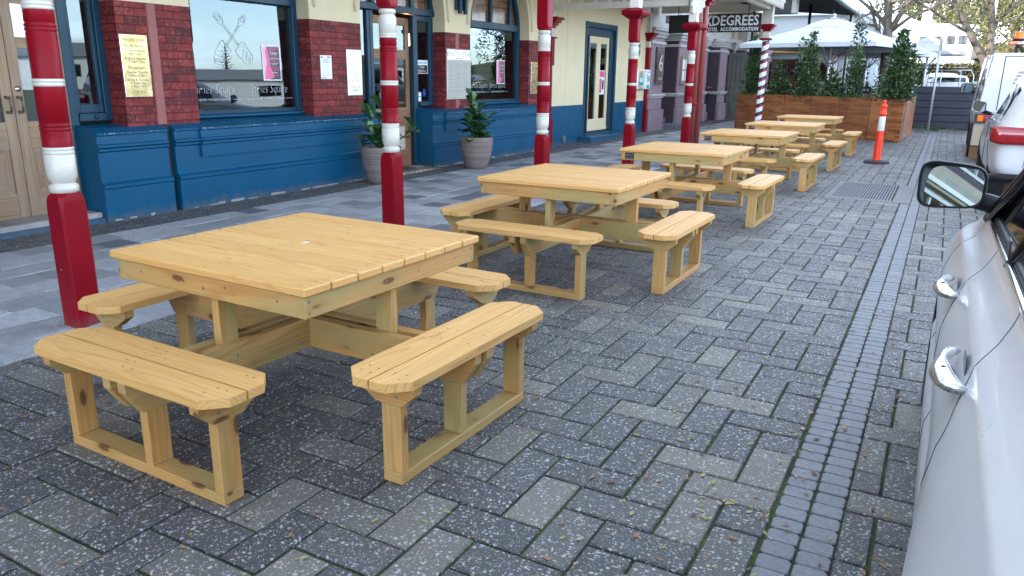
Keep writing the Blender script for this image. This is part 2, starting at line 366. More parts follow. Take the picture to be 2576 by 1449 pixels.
M['room'] = paint("dim_room", (.30, .26, .21), .8)
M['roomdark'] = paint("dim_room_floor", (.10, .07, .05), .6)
M['brass'] = mat("brass_plate", lambda n, p: p(Base__Color=n.mix(n.ramp(n.noise(n.pos(), 9, 3), [(.35, 0.), (.7, 1.)]), (.40, .31, .13, 1), (.56, .48, .28)), Roughness=n.m('ADD', n.m('MULTIPLY', n.noise(n.pos(), 40, 3), .2), .18)), Metallic=.85)
M['brassold'] = mat("tarnished_brass", Base__Color=(.16, .15, .09), Metallic=.8, Roughness=.45)
M['silverplate'] = mat("brushed_plate", lambda n, p: p(Base__Color=n.mix(n.noise(n.pos(), 6, 2), (.72, .70, .62, 1), (.86, .85, .8)), Roughness=.3), Metallic=.6)
M['paper'] = mat("paper", Base__Color=(.78, .79, .80), Roughness=.5)
M['ink'] = mat("dark_ink", Base__Color=(.05, .04, .035), Roughness=.6)
M['inkgrey'] = mat("grey_ink", Base__Color=(.30, .29, .27), Roughness=.6)
M['inkgold'] = mat("engraved_gold_ink", Base__Color=(.20, .145, .05), Roughness=.5)
M['black'] = mat("black_board", Base__Color=(.012, .013, .02), Roughness=.35)
M['poster'] = mat("poster_dark", Base__Color=(.035, .015, .04), Roughness=.3)
M['pink'] = mat("poster_pink", Base__Color=(.72, .10, .26), Roughness=.35)
M['palepink'] = mat("poster_pale_pink", Base__Color=(.75, .42, .52), Roughness=.35)
M['cyan'] = mat("poster_cyan", Base__Color=(.03, .36, .50), Roughness=.4)
M['signgreen'] = mat("sign_green", Base__Color=(.0, .25, .14), Roughness=.4)
M['teal'] = mat("cabinet_teal", Base__Color=(.01, .36, .30), Roughness=.4)
M['redsign'] = mat("sign_red", Base__Color=(.5, .015, .02), Roughness=.4)
def f_etch(n, p):
    t = n.t; n2 = n.n("MixShader", i0=.42, i1=n.n("BsdfTransparent", Color=(1,1,1,1)), i2=n.n("BsdfDiffuse", Color=(.78, .82, .86, 1))); t.links.new(n2, t.nodes["Material Output"].inputs[0])
M['etch'] = mat("white_window_decal", f_etch)
def f_pot(n, p):
    P = n.pos(); s = n.n("SeparateXYZ", 2, i0=P); l = n.noise(n.n("CombineXYZ", X=n.m('MULTIPLY', n.noise(P, 3, 2), .3), Y=0.0, Z=n.m('MULTIPLY', s, 40.0)), 1, 4, .7)
    c = n.mix(n.ramp(l, [(.35, 0.), (.68, 1.)]), (.13, .095, .085, 1), (.27, .22, .205)); p(Base__Color=c, Roughness=.8, Normal=n.bump(l, .6, .01))
M['pot'] = mat("ribbed_clay_pot", f_pot)
M['soil'] = paint("potting_soil", (.03, .022, .016), .95, .4, .9)
def leafm(name, col, rough=.4, tr=.0):
    def f(n, p):
        a = n.noise(n.pos(), 14, 2); rnd = n.attr("rnd", 2)
        c = n.mix(rnd, tuple(x*.6 for x in col)+(1,), tuple(min(1, x*1.45) for x in col)); p(Base__Color=n.mix(n.m('MULTIPLY', a, .4), c, tuple(x*.5 for x in col)), Roughness=rough)
    return mat(name, f, Specular__IOR__Level=.5, Subsurface__Weight=0.0)
M['fig'] = leafm("fig_leaf", (.030, .105, .024), .28)
M['laurel'] = leafm("laurel_leaf", (.034, .085, .02), .33)
M['laurel2'] = leafm("laurel_leaf_pale", (.07, .13, .03), .35)
M['darkleaf'] = leafm("dark_leaf", (.016, .03, .014), .5)  # darkest leaf tone, mixed at random through the crowns
M['grassy'] = leafm("strappy_leaf", (.05, .115, .022), .45)
M['gold'] = leafm("golden_leaf", (.20, .185, .055), .6)
M['olive'] = leafm("olive_leaf", (.12, .13, .035), .6)
M['bush'] = leafm("bush_leaf", (.05, .075, .022), .6)
M['stem'] = paint("green_brown_stem", (.09, .075, .04), .7, .3, .5)
def f_bark(n, p):
    P = n.pos(); a = n.noise(n.v('MULTIPLY', P, (9, 9, 2.2)), 1, 6, .7); b = n.noise(P, 2.4, 4); c = n.mix(n.ramp(a, [(.3, 0.), (.7, 1.)]), (.06, .045, .035, 1), (.20, .165, .135)); c = n.mix(n.m('MULTIPLY', n.ramp(b, [(.55, 0.), (.7, 1.)]), .5), c, (.13, .15, .05))
    p(Base__Color=c, Roughness=.9, Normal=n.bump(a, .9, .02))
M['bark'] = mat("bark", f_bark)
def f_deck(n, p):
    P = n.pos(); s = n.n("SeparateXYZ", 0, i0=P); s1 = n.n("SeparateXYZ", 1, i0=P); s2 = n.n("SeparateXYZ", 2, i0=P); u = n.m('SUBTRACT', n.m('MULTIPLY', s, .83), n.m('MULTIPLY', s1, .55)); v = n.n("CombineXYZ", X=u, Y=s2, Z=0.0)
    c = n.n("TexBrick", 0, Vector=v, Color1=(.54, .20, .062, 1), Color2=(.17, .048, .016, 1), Mortar=(.09, .03, .014, 1), Scale=1.0, Mortar__Size=.001, Brick__Width=.42, Row__Height=.052, Bias=-.15)
    a = n.noise(n.n("CombineXYZ", X=n.m('MULTIPLY', u, 5.0), Y=0.0, Z=n.m('MULTIPLY', s2, 120.0)), 1, 4, .65); d = n.noise(P, 2, 4)
    c = n.mix(n.m('MULTIPLY', n.attr('rnd', 2), .45), c, (.16, .045, .018)); c = n.mix(n.m('MULTIPLY', a, .5), c, (.07, .022, .012)); c = n.mix(n.m('MULTIPLY', n.ramp(d, [(.45, 0.), (.7, 1.)]), .3), c, (.46, .23, .11)); p(Base__Color=c, Roughness=.38, Normal=n.bump(a, .15, .003))
M['merbau'] = mat("jointed_hardwood_panel", f_deck)
M['navy'] = paint("navy_sleeper", (.020, .023, .036), .6, .4, .6)
M['galv'] = mat("galvanised_steel", lambda n, p: p(Base__Color=n.mix(n.noise(n.pos(), 12, 3), (.34, .37, .40, 1), (.48, .50, .53)), Roughness=.5), Metallic=.5)
M['alu'] = mat("aluminium", Base__Color=(.62, .64, .66), Metallic=.7, Roughness=.4)
M['canvas'] = mat("umbrella_canvas", lambda n, p: p(Base__Color=n.mix(n.noise(n.pos(), 1.2, 3), (.50, .55, .60, 1), (.60, .64, .69)), Normal=n.bump(n.noise(n.pos(), 3, 3), .3, .03)), Roughness=.8)
M['canvasgrey'] = mat("grey_umbrella_canvas", Base__Color=(.42, .42, .45), Roughness=.8)
M['orange'] = mat("fluoro_orange_plastic", Base__Color=(.85, .045, .012), Roughness=.38)
M['reflect'] = mat("reflective_band", Base__Color=(.62, .63, .65), Roughness=.35)
M['rubber'] = mat("black_rubber", lambda n, p: p(Base__Color=n.mix(n.noise(n.pos(), 30, 3), (.012, .012, .014, 1), (.035, .035, .036))), Roughness=.75)
M['chair'] = mat("orange_chair_plastic", Base__Color=(.72, .13, .02), Roughness=.45)
M['iron'] = mat("cast_iron_grate", lambda n, p: p(Base__Color=n.mix(n.noise(n.pos(), 40, 3), (.11, .105, .12, 1), (.20, .19, .215))), Metallic=.4, Roughness=.6)
M['concrete'] = paint("smooth_concrete", (.20, .20, .20), .8, .3, .4, dirt=.3)
M['asphalt'] = paint("asphalt", (.05, .05, .052), .9, .3, .9)
def carpaint(name, col, flake=0):
    def f(n, p):
        P = n.pos(); d = n.noise(P, 5, 5, .7); sp = n.noise(P, 70, 2, .5)
        c = n.mix(n.m('MULTIPLY', n.ramp(d, [(.45, 0.), (.75, 1.)]), .25), (*col, 1), tuple(x*.75 for x in col)); c = n.mix(n.ramp(sp, [(.70, 0.), (.74, .35)]), c, (.5, .48, .44))
        p(Base__Color=c, Roughness=n.m('ADD', .22, n.m('MULTIPLY', d, .16)))
    return mat(name, f, Coat__Weight=.6, Coat__Roughness=.06, Metallic=flake)
M['pearl'] = carpaint("silver_white_car_paint", (.66, .675, .70), .0)
M['carwhite'] = carpaint("white_car_paint", (.60, .615, .635))
M['utewhite'] = carpaint("white_ute_paint", (.56, .585, .615))
M['chrome'] = mat("chrome", Base__Color=(.80, .81, .83), Metallic=1.0, Roughness=.10)
M['satin'] = mat("satin_chrome", Base__Color=(.72, .73, .76), Metallic=1.0, Roughness=.22)
M['mirror'] = mat("mirror_glass", Base__Color=(.42, .50, .52), Metallic=1.0, Roughness=.0)
M['blackplastic'] = mat("black_plastic", Base__Color=(.010, .010, .012), Roughness=.5, Specular__IOR__Level=.25)
M['gap'] = mat("shut_line", Base__Color=(.03, .03, .032), Roughness=.9)
M['fabric'] = mat("black_mesh_fabric", lambda n, p: p(Base__Color=(.014, .014, .016), Normal=n.bump(n.noise(n.v('MULTIPLY', n.pos(), (1, 14, 3)), 1, 3), 1.0, .05)), Roughness=.85)
M['redlens'] = mat("red_lens", lambda n, p: p(Base__Color=n.mix(n.ramp(n.noise(n.v('MULTIPLY', n.pos(), (60, 60, 9)), 1, 1), [(.4, 0.), (.6, 1.)]), (.24, .004, .008, 1), (.32, .007, .010))), Roughness=.08, Coat__Weight=.8)
M['dkredlens'] = mat("dark_red_lens", Base__Color=(.10, .003, .005), Roughness=.08)
M['amberlens'] = mat("amber_lens", Base__Color=(.78, .17, .01), Roughness=.15)
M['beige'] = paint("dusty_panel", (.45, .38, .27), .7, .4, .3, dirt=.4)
M['timberend'] = paint("brown_timber_end", (.16, .075, .035), .7, .4, .4)
M['awning'] = paint("dark_awning", (.045, .048, .055), .6, .2, .2)
M['farwhite'] = paint("distant_white_render", (.72, .74, .76), .7, .1, .1)
M['farblue'] = paint("pale_blue_panel", (.50, .55, .60), .6, .1, .1)
M['orangebrick'] = paint("orange_brick", (.42, .14, .06), .8, .3, .4)
M['roofgrey'] = paint("grey_roof", (.24, .25, .26), .6, .2, .2)
M['timberfence'] = paint("weathered_fence", (.20, .20, .19), .85, .5, .4)
M['ochre'] = paint("ochre_post", (.55, .28, .06), .5, .2, .1)
M['rust'] = paint("rusty_steel_screen", (.10, .035, .022), .7, .4, .3)
M['ground'] = paint("grassy_dirt", (.07, .075, .04), .95, .5, .6)
M['lamp'] = mat("warm_lamp", Base__Color=(.8, .6, .3), Emission__Color=(1, .62, .22), Emission__Strength=9.0)
M['blacktrim'] = mat("gloss_black_trim", Base__Color=(.006, .006, .008), Roughness=.12)
# ------------------------------------------------------------------ ground
mb = MB(); mb.quad((-400, -300, -.06), (400, -300, -.06), (400, 900, -.06), (-400, 900, -.06)); struct("ground", mb, M['ground'], recalc=False)
mb = MB(); mb.quad((2.75, -60, -.03), (10.5, -60, -.03), (10.5, 200, -.03), (2.75, 200, -.03)); struct("road", mb, M['asphalt'], recalc=False)
mb = MB(); mb.quad((-3.2, 30.2, -.022), (2.74, 30.2, -.022), (2.74, 120, -.022), (-3.2, 120, -.022)); struct("parking_bay", mb, M['asphalt'], recalc=False)
# herringbone paving: each block has its own top, bevel and sides above a mossy bed
U = .167; X0, Y0 = -1.009, 2.229; PH = .0; G = .0055
def block(mb, x0, x1, y0, y1, rnd, m=0, zt=.0, g=G, c=.005, zb=-.018):
    x0 += g; x1 -= g; y0 += g; y1 -= g
    if x1-x0 < .02 or y1-y0 < .02: return
    z = zt+random.uniform(-.0022, .0022)
    tx, ty = random.uniform(-.0015, .0015), random.uniform(-.0015, .0015)
    a = [(x0, y0, zb), (x1, y0, zb), (x1, y1, zb), (x0, y1, zb)]; b = [(x0, y0, z-c), (x1, y0, z-c), (x1, y1, z-c), (x0, y1, z-c)]
    t = [(x0+c, y0+c, z-tx-ty), (x1-c, y0+c, z+tx-ty), (x1-c, y1-c, z+tx+ty), (x0+c, y1-c, z-tx+ty)]
    fs = [(8,9,10,11)] + [(i, (i+1) % 4, 4+(i+1) % 4, 4+i) for i in range(4)] + [(4+i, 4+(i+1) % 4, 8+(i+1) % 4, 8+i) for i in range(4)]
    mb.add(a+b+t, fs, m, r=rnd)
def rc():
    k = random.random()
    return random.uniform(.0, .45) if k < .52 else (random.uniform(.45, .75) if k < .82 else random.uniform(.75, 1))
mb = MB()
def clip(x0, x1, y0, y1, bx0, bx1, by0, by1):
    return max(x0, bx0), min(x1, bx1), max(y0, by0), min(y1, by1)
DR = (-1.26, -.24, 10.80, 12.72)     # drain surround
def zones():   # the paved areas left and right of the cobble strip
    return [(-4.15, -.335, -3.0, 32.0), (-.115, 2.74, -3.0, 30.1)]
for zi, Z in enumerate(zones()):
    i0, i1 = int((Z[0]-X0)/U)-2, int((Z[1]-X0)/U)+2; j0, j1 = int((Z[2]-Y0)/U)-2, int((Z[3]-Y0)/U)+2
    for i in range(i0, i1):
        for j in range(j0, j1):
            k = (i+j) % 4
            if k == 0: q = (X0+i*U, X0+(i+2)*U, Y0+j*U, Y0+(j+1)*U)
            elif k == 2: q = (X0+i*U, X0+(i+1)*U, Y0+j*U, Y0+(j+2)*U)
            else: continue
            x0, x1, y0, y1 = clip(*q, *Z)
            if x1-x0 < .03 or y1-y0 < .03: continue
            if zi == 0 and x0 < DR[1] and x1 > DR[0] and y0 < DR[3] and y1 > DR[2]:
                done = False
                for a in ((x0, min(x1, DR[0]), y0, y1), (max(x0, DR[1]), x1, y0, y1), (max(x0, DR[0]), min(x1, DR[1]), y0, min(y1, DR[2])), (max(x0, DR[0]), min(x1, DR[1]), max(y0, DR[3]), y1)):
                    if a[1]-a[0] > .03 and a[3]-a[2] > .03: block(mb, *a, rc())
                continue
            if zi == 1 and 19.2 < (y0+y1)/2 < 19.36: continue
            block(mb, x0, x1, y0, y1, rc())
struct("paving", mb, M['paver'], recalc=False)
mb = MB(); mb.quad((-4.16, -3.02, -.0105), (2.75, -3.02, -.0105), (2.75, 32.05, -.0105), (-4.16, 32.05, -.0105)); struct("paving_bed", mb, M['joint'], recalc=False)
# two-row cobble strip and the white cross row of the parking bay
mb = MB()
for k, xa in enumerate((-.333, -.222)):
    y = -3.0 + k*.03
    while y < 27.3:
        d = random.uniform(.078, .088)
        if k or not (DR[2]-.07 < y < DR[3]-.01): 
            g = random.uniform(.0015, .0035); x0, x1 = xa+random.uniform(.001, .004), xa+.109-random.uniform(.001, .004); z = random.uniform(-.0015, .002); c = .010
            pts = [(x0+c, y+g), (x1-c, y+g), (x1, y+g+c), (x1, y+d-g-c), (x1-c, y+d-g), (x0+c, y+d-g), (x0, y+d-g-c), (x0, y+g+c)]
            cx, cy = (x0+x1)/2, y+d/2
            vs = [(p[0], p[1], -.018) for p in pts] + [(p[0], p[1], z-.004) for p in pts] + [(cx+(p[0]-cx)*.94, cy+(p[1]-cy)*.92, z) for p in pts]
            fs = [tuple(range(16, 24))] + [(i, (i+1) % 8, 8+(i+1) % 8, 8+i) for i in range(8)] + [(8+i, 8+(i+1) % 8, 16+(i+1) % 8, 16+i) for i in range(8)]
            mb.add(vs, fs, 0)
        y += d
x = -.10
while x < 2.6:
    block(mb, x, x+.15, 19.2, 19.36, random.random(), 0, .001); x += .155
struct("cobble_strip", mb, M['cobble'], recalc=False)
# footpath under the verandah with dark border and a brown edge row
mb = MB(); yy = -3.0
xs = [-6.82+.295*k for k in range(9)]; 
for ci in range(9):
    y = -3 - random.uniform(0, .3); x0 = -6.82+.296*ci
    while y < 34:
        d = .30; block(mb, x0, min(x0+.296, -4.165), y, y+d, random.random(), 0, .001, g=.0015, c=.002); y += d
struct("footpath", mb, M['foot'], recalc=False)
mb = MB(); mb.quad((-7.8, -3.02, -.009), (-4.161, -3.02, -.009), (-4.161, 34, -.009), (-7.8, 34, -.009)); mb.quad((-12, 21, -.03), (-4.161, 21, -.03), (-4.161, 60, -.03), (-12, 60, -.03)); struct("footpath_bed", mb, M['fjoint'], recalc=False)
mb = MB()
for ci in range(6):
    y = -3+.06*(ci % 2)
    while y < 34:
        block(mb, -7.80+.163*ci, -7.80+.163*(ci+1), y, y+.235, random.uniform(0, .42), 0, .0, g=.003, c=.004); y += .235
struct("footpath_border", mb, M['paver'], recalc=False)
# drain: concrete surround and ribbed iron grate
mb = MB(); mb.box((DR[0]+.005, DR[2]+.005, -.04), (-1.19, DR[3]-.005, .002)); mb.box((-.43, DR[2]+.005, -.04), (-.225, DR[3]-.005, .002)); mb.box((-1.19, DR[2]+.005, -.04), (-.43, 10.93, .002)); mb.box((-1.19, 12.62, -.04), (-.43, DR[3]-.005, .002))
struct("drain_surround", mb, M['concrete'])
t = thing("drain_grate", "ribbed iron drain grate set in the paving beside the cobble strip", "drain grate", (-.81, 11.77, 0))
mb = MB()
for k in range(2):
    ya, yb = (10.94, 11.76) if k == 0 else (11.78, 12.61)
    mb.box((-1.185, ya, -.03), (-.435, ya+.02, .001)); mb.box((-1.185, yb-.02, -.03), (-.435, yb, .001))
    x = -1.185
    while x < -.45: mb.box((x, ya+.02, -.03), (x+.02, yb-.02, .0005)); x += .0355
mb.build("grate_bars", M['iron'], t)
mb = MB(); mb.box((-1.19, 10.93, -.08), (-.43, 12.62, -.055)); mb.build("pit_floor", M['soil'], t)
# fallen leaves
mb = MB()
def litter(x, y, s):
    a = random.uniform(0, 6.3); ca, sa = math.cos(a), math.sin(a); L = s; wd = s*random.uniform(.28, .42); cu = random.uniform(.02, .22)*s; z0 = .003
    pts = [(-L/2, 0, z0+cu*.7), (-L*.18, wd/2, z0+cu*.6), (L*.2, wd/2, z0+cu*.5), (L/2, 0, z0+cu*.9), (L*.2, -wd/2, z0+cu*.6), (-L*.18, -wd/2, z0+cu*.5), (0, 0, z0)]
    mb.add([(x+p[0]*ca-p[1]*sa, y+p[0]*sa+p[1]*ca, p[2]) for p in pts], [(0,1,6),(1,2,6),(2,3,6),(3,4,6),(4,5,6),(5,0,6)], random.choice((0,0,0,1,1,2,2,3)))
for k in range(900): litter(random.uniform(-4.1, .3), 1+random.random()**1.6*16, random.uniform(.018, .042))
for k in range(330): litter(random.uniform(-.9, .35)+random.gauss(0, .05), random.uniform(1.2, 6), random.uniform(.018, .04))
for k in range(160): litter(random.uniform(-7.3, -4.2), random.uniform(2, 20), random.uniform(.015, .035))
for k in range(150): litter(random.gauss(.35, .12), random.uniform(24, 28.4), random.uniform(.03, .06))
o = mb.build("fallen_leaves", [mat("leaf_tan", Base__Color=(.26, .15, .07), Roughness=.7), mat("leaf_brown", Base__Color=(.14, .065, .04), Roughness=.7), mat("leaf_yellow_green", Base__Color=(.30, .27, .08), Roughness=.6), mat("leaf_pale", Base__Color=(.34, .27, .17), Roughness=.7)])
tag(o, "small fallen leaves scattered over the dark pavers", "leaves", kind="stuff")
# ------------------------------------------------------------------ picnic tables
def screw(mb, x, y, z, ax=2, s=1, r=.0052):
    vs = []; 
    for k in range(7):
        a = 6.283*k/7; u, v = r*math.cos(a), r*math.sin(a); p = [u, v]; p.insert(ax, .0007*s); vs.append((x+p[0], y+p[1], z+p[2]))
    mb.add(vs, [tuple(range(7))], 1)
def picnic_table():
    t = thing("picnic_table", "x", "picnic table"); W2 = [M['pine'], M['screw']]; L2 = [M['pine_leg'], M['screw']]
    S = 1.172; h = S/2
    top = MB(); pw = S/8
    for i in range(8):
        y0 = -h+i*pw; e = random.uniform(-.002, .002)
        top.box((-h+e, y0+.0036, .716), (h+e, y0+pw-.0036, .750), 0, .0055, wood=0)
        for xx in (-h+.05, h-.05, random.uniform(-.05, .05)):
            for yy in (.035, .11): screw(top, xx, y0+yy, .750)
    vs = [(.045*math.cos(6.283*k/20), .045*math.sin(6.283*k/20), .7506) for k in range(20)]
    top.build("tabletop", W2, t)
    plug = MB(); plug.lathe([(.022, .750), (.022, .7508), (.0, .7510)], seg=20); plug.build("umbrella_hole_cap", mat("pale_plug", Base__Color=(.66, .56, .40), Roughness=.5), t)
    for k in range(4):
        ap = MB(); ln = h-.022
        if k < 2:
            s = -1 if k == 0 else 1; ap.box((-ln+.0455, s*ln-(.045 if s > 0 else 0), .625), (ln-.0455, s*ln+(.045 if s < 0 else 0), .7155), 0, .003, wood=0)
            for xx in (-.40, -.12, 0, .13, .42): screw(ap, xx, s*(ln+.0), .66+random.uniform(0, .03), 1, s, .006)
        else:
            s = -1 if k == 2 else 1; ap.box((s*ln-(.045 if s > 0 else 0), -ln, .625), (s*ln+(.045 if s < 0 else 0), ln, .7155), 0, .003, wood=1)
            for yy in (-ln+.022, ln-.022):
                for zz in (.645, .69): screw(ap, s*ln, yy, zz, 0, s, .006)
            for yy in (-.1, .12, .4): screw(ap, s*ln, yy, .67, 0, s, .006)
        ap.build("apron", L2, t)
    zt, zb = .4145, .2745; e = .985
    for s in (-1, 1):       # long pair of beams running left-right
        b = MB(); y0, y1 = (.0226, .0676) if s > 0 else (-.0676, -.0226)
        b.prism([(-e, zt), (-e, zt-.045), (-e+.062, zb), (e-.062, zb), (e, zt-.045), (e, zt)], 1, y0, y1, wood=0)
        for xx in (-.83, -.76, -.5, -.44, .44, .5, .76, .83):
            screw(b, xx, y1 if s > 0 else y0, .31+random.choice((0, .05)), 1, s, .006)
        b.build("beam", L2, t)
    for s in (-1, 1):       # shorter beams butting onto them
        for q in (-1, 1):
            b = MB(); x0, x1 = (.0226, .0676) if q > 0 else (-.0676, -.0226)
            pl = [(s*e, zt), (s*e, zt-.045), (s*(e-.062), zb), (s*.0684, zb), (s*.0684, zt)]
            b.prism(pl, 0, x0, x1, wood=1)
            for yy in (.12, .48, .76, .84): screw(b, x1 if q > 0 else x0, s*yy, .31+random.choice((0, .05)), 0, q, .006)
            b.build("beam", L2, t)
    for (dx, dy) in ((1,0), (-1,0), (0,1), (0,-1)):
        p = MB()
        if dx: p.box((dx*.4745-.045, -.0222, .30), (dx*.4745+.045, .0222, .7155), 0, .003, wood=2)
        else: p.box((-.0222, dy*.4745-.045, .30), (.0222, dy*.4745+.045, .7155), 0, .003, wood=2)
        p.build("post", L2, t)
    # four benches, built facing -y and turned
    for ang, legside in ((0, 1), (90, -1), (180, -1), (270, 1)):
        Mx = Matrix.Rotation(R(ang), 4, 'Z'); sb = MB(); c = .072; Ls = .563; y0, ym, y1 = -.997, -.852, -.707
        sb.prism([(-Ls+c, y0), (Ls-c, y0), (Ls, y0+c), (Ls, ym-.004), (-Ls, ym-.004), (-Ls, y0+c)], 2, .4165, .4505, wood=0, M=Mx)
        sb.prism([(-Ls, ym+.004), (Ls, ym+.004), (Ls, y1-c), (Ls-c, y1), (-Ls+c, y1), (-Ls, y1-c)], 2, .4165, .4505, wood=0, M=Mx)
        tmp = MB()
        for xx in (-.5, -.45, -.06, .0, .06, .45, .5):
            for yy in (-.94, -.89, -.81, -.76):
                if random.random() < .75: screw(tmp, xx+random.uniform(-.01, .01), yy, .4505, r=.0045)
        sb.add([Mx @ Vector(v) for v in tmp.v], tmp.f, 1)
        sb.build("seat", W2, t)
        for s in (-1, 1):
            sp = MB(); x0 = s*.4425
            sp.prism([(-.982, .4160), (-.982, .378), (-.925, .3255), (-.80, .3255), (-.722, .378), (-.722, .4160)], 0, x0-.0225, x0+.0225, wood=1, M=Mx)
            tm = MB()
            for yy, zz in ((-.9, .36), (-.83, .39)): screw(tm, x0+s*.0225, yy, zz, 0, s, .006)
            sp.add([Mx @ Vector(v) for v in tm.v], tm.f, 1)
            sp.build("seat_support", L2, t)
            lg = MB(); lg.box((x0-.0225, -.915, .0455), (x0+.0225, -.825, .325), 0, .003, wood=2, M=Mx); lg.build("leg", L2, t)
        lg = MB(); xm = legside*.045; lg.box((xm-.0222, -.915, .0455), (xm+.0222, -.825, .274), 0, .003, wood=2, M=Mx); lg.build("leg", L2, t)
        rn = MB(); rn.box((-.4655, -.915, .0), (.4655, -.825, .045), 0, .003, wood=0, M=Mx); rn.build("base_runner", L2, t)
    return t
TP = [(-2.502, 2.535, -.023), (-2.496, 5.574, -.006), (-2.486, 8.541, -.015), (-2.458, 11.645, -.021), (-2.452, 14.488, -.024), (-2.480, 17.529, -.021)]
TL = ["nearest pine picnic table, in front of the leftmost red and white post",
      "second nearest pine picnic table, its apron without a black plate",
      "third pine picnic table, the nearest one with a black plate",
      "fourth nearest pine picnic table, beside the two red downpipes",
      "second farthest pine picnic table, in front of the striped barber post",
      "farthest pine picnic table, right in front of the timber planters"]
tab0 = picnic_table(); tab0["label"] = TL[0]; tab0["group"] = "pine picnic tables in a row on the paving"
tabs = [tab0]
for i in range(1, 6): tabs.append(dup(tab0, (*TP[i][:2], 0), TP[i][2], TL[i]))
tab0.location = (*TP[0][:2], 0); tab0.rotation_euler = (0, 0, TP[0][2])
pl = MB(); y = -1.172/2+.022-.003; pl.box((-.515, y, .637), (-.415, y+.0025, .703)); 
for i, (a, b) in enumerate([(-.508, .012), (-.493, .010)]): pass
text_mb(pl, "Picnic", .026, (-.455, y-.0006, .682), '-y', 1, sx=1.0, shear=.2)
pl.box((-.505, y-.0008, .648), (-.425, y, .652), 1); pl.prism([(-.506, .676), (-.494, .686), (-.486, .676), (-.494, .670)], 1, y-.0008, y, 1)
p0 = pl.build("label_plate", [M['black'], M['etch']], tabs[2], world=False)
for i in range(3, 6): c = p0.copy(); COL.objects.link(c); c.parent = tabs[i]
# ------------------------------------------------------------------ hotel with brick piers, arches and blue plinth
XF, XW, XP = -7.45, -7.68, -7.73       # pier face, window frame face, glass plane
hotel = thing("hotel_building", "old hotel with red brick piers, cream arches and a blue moulded plinth", "building", (-9, 5, 0))
PIERS = [(-.9, .2), (2.45, 3.30), (5.12, 6.02), (7.88, 8.90), (11.05, 11.84), (14.04, 14.72)]
OPEN = [(.2, 2.45), (3.30, 5.12), (6.02, 7.88), (8.90, 11.05), (11.84, 14.04)]
for a, b in PIERS:
    mb = MB(); mb.box((XW-.1, a, .935), (XF, b, 2.19)); mb.build("brick_pier", M['brick'], hotel)
# cream wall with arched openings
ZS, ZT = 2.36, 4.6
mb = MB()
for a, b in PIERS: mb.box((XW-.1, a, 2.19), (XF+.002, b, ZS))
for k, (a, b) in enumerate(OPEN):
    rr = (b-a)/2; cy = (a+b)/2; n = 20
    arc = [(cy+rr*math.cos(math.pi-math.pi*i/n), ZS+rr*math.sin(math.pi*i/n)) for i in range(n+1)]
    for i in range(n):
        (ya, za), (yb, zb) = arc[i], arc[i+1]
        mb.add([(XF+.002, ya, za), (XF+.002, yb, zb), (XF+.002, yb, ZT), (XF+.002, ya, ZT)], [(0,1,2,3)])
        mb.add([(XF+.002, ya, za), (XF+.002, yb, zb), (XW-.1, yb, zb), (XW-.1, ya, za)], [(0,1,2,3)])
    # hood mould
for a, b in PIERS: mb.quad((XF+.002, a, ZS), (XF+.002, b, ZS), (XF+.002, b, ZT), (XF+.002, a, ZT))
mb.build("cream_arcade_wall", M['cream'], hotel, recalc=False)
for k, (a, b) in enumerate(OPEN):
    mb = MB(); rr = (b-a)/2; cy = (a+b)/2; n = 24
    pth = [(XF+.012, cy+(rr+.10)*math.cos(math.pi-math.pi*i/n), ZS+.03+(rr+.10)*math.sin(math.pi*i/n)) for i in range(n+1)]
    pth = [(XF+.012, pth[0][1], ZS-.02)] + pth + [(XF+.012, pth[-1][1], ZS-.02)]
    mb.tube(pth, [.006]+[.035]*(n+1)+[.006], 8); mb.build("hood_mould", M['cream'], hotel)
# upper wall and body
mb = MB(); mb.box((-20, -26, 4.6), (XF, 15.1, 9.6)); mb.build("upper_wall", M['cream'], hotel)
mb = MB(); mb.box((-20, -26, 0), (-11.5, 15.1, 4.59)); mb.box((-11.4, -26, 0), (XF-.35, -.9, 4.59)); mb.build("rear_wall", M['room'], hotel)
mb = MB(); mb.quad((-11.45, -.9, .02), (-7.78, -.9, .02), (-7.78, 15.08, .02), (-11.45, 15.08, .02)); mb.build("room_floor", M['roomdark'], hotel)
mb = MB(); mb.quad((-11.45, -.9, 3.55), (-7.79, -.9, 3.55), (-7.79, 15.08, 3.55), (-11.45, 15.08, 3.55)); mb.box((-11.45, 14.95, .02), (-7.79, 15.08, 3.54)); mb.box((-11.45, -.88, .02), (-7.9, -.8, 3.54)); mb.box((-11.4, 8.3, .02), (-7.9, 8.45, 3.54)); mb.build("room_ceiling", M['room'], hotel)
# terracotta pipes let into the piers
for y in (5.53, 11.41):
    mb = MB(); mb.box((XF-.02, y-.055, .94), (XF+.014, y+.055, 2.19), b=.01); mb.build("pier_pipe", M['pipewall'], hotel)
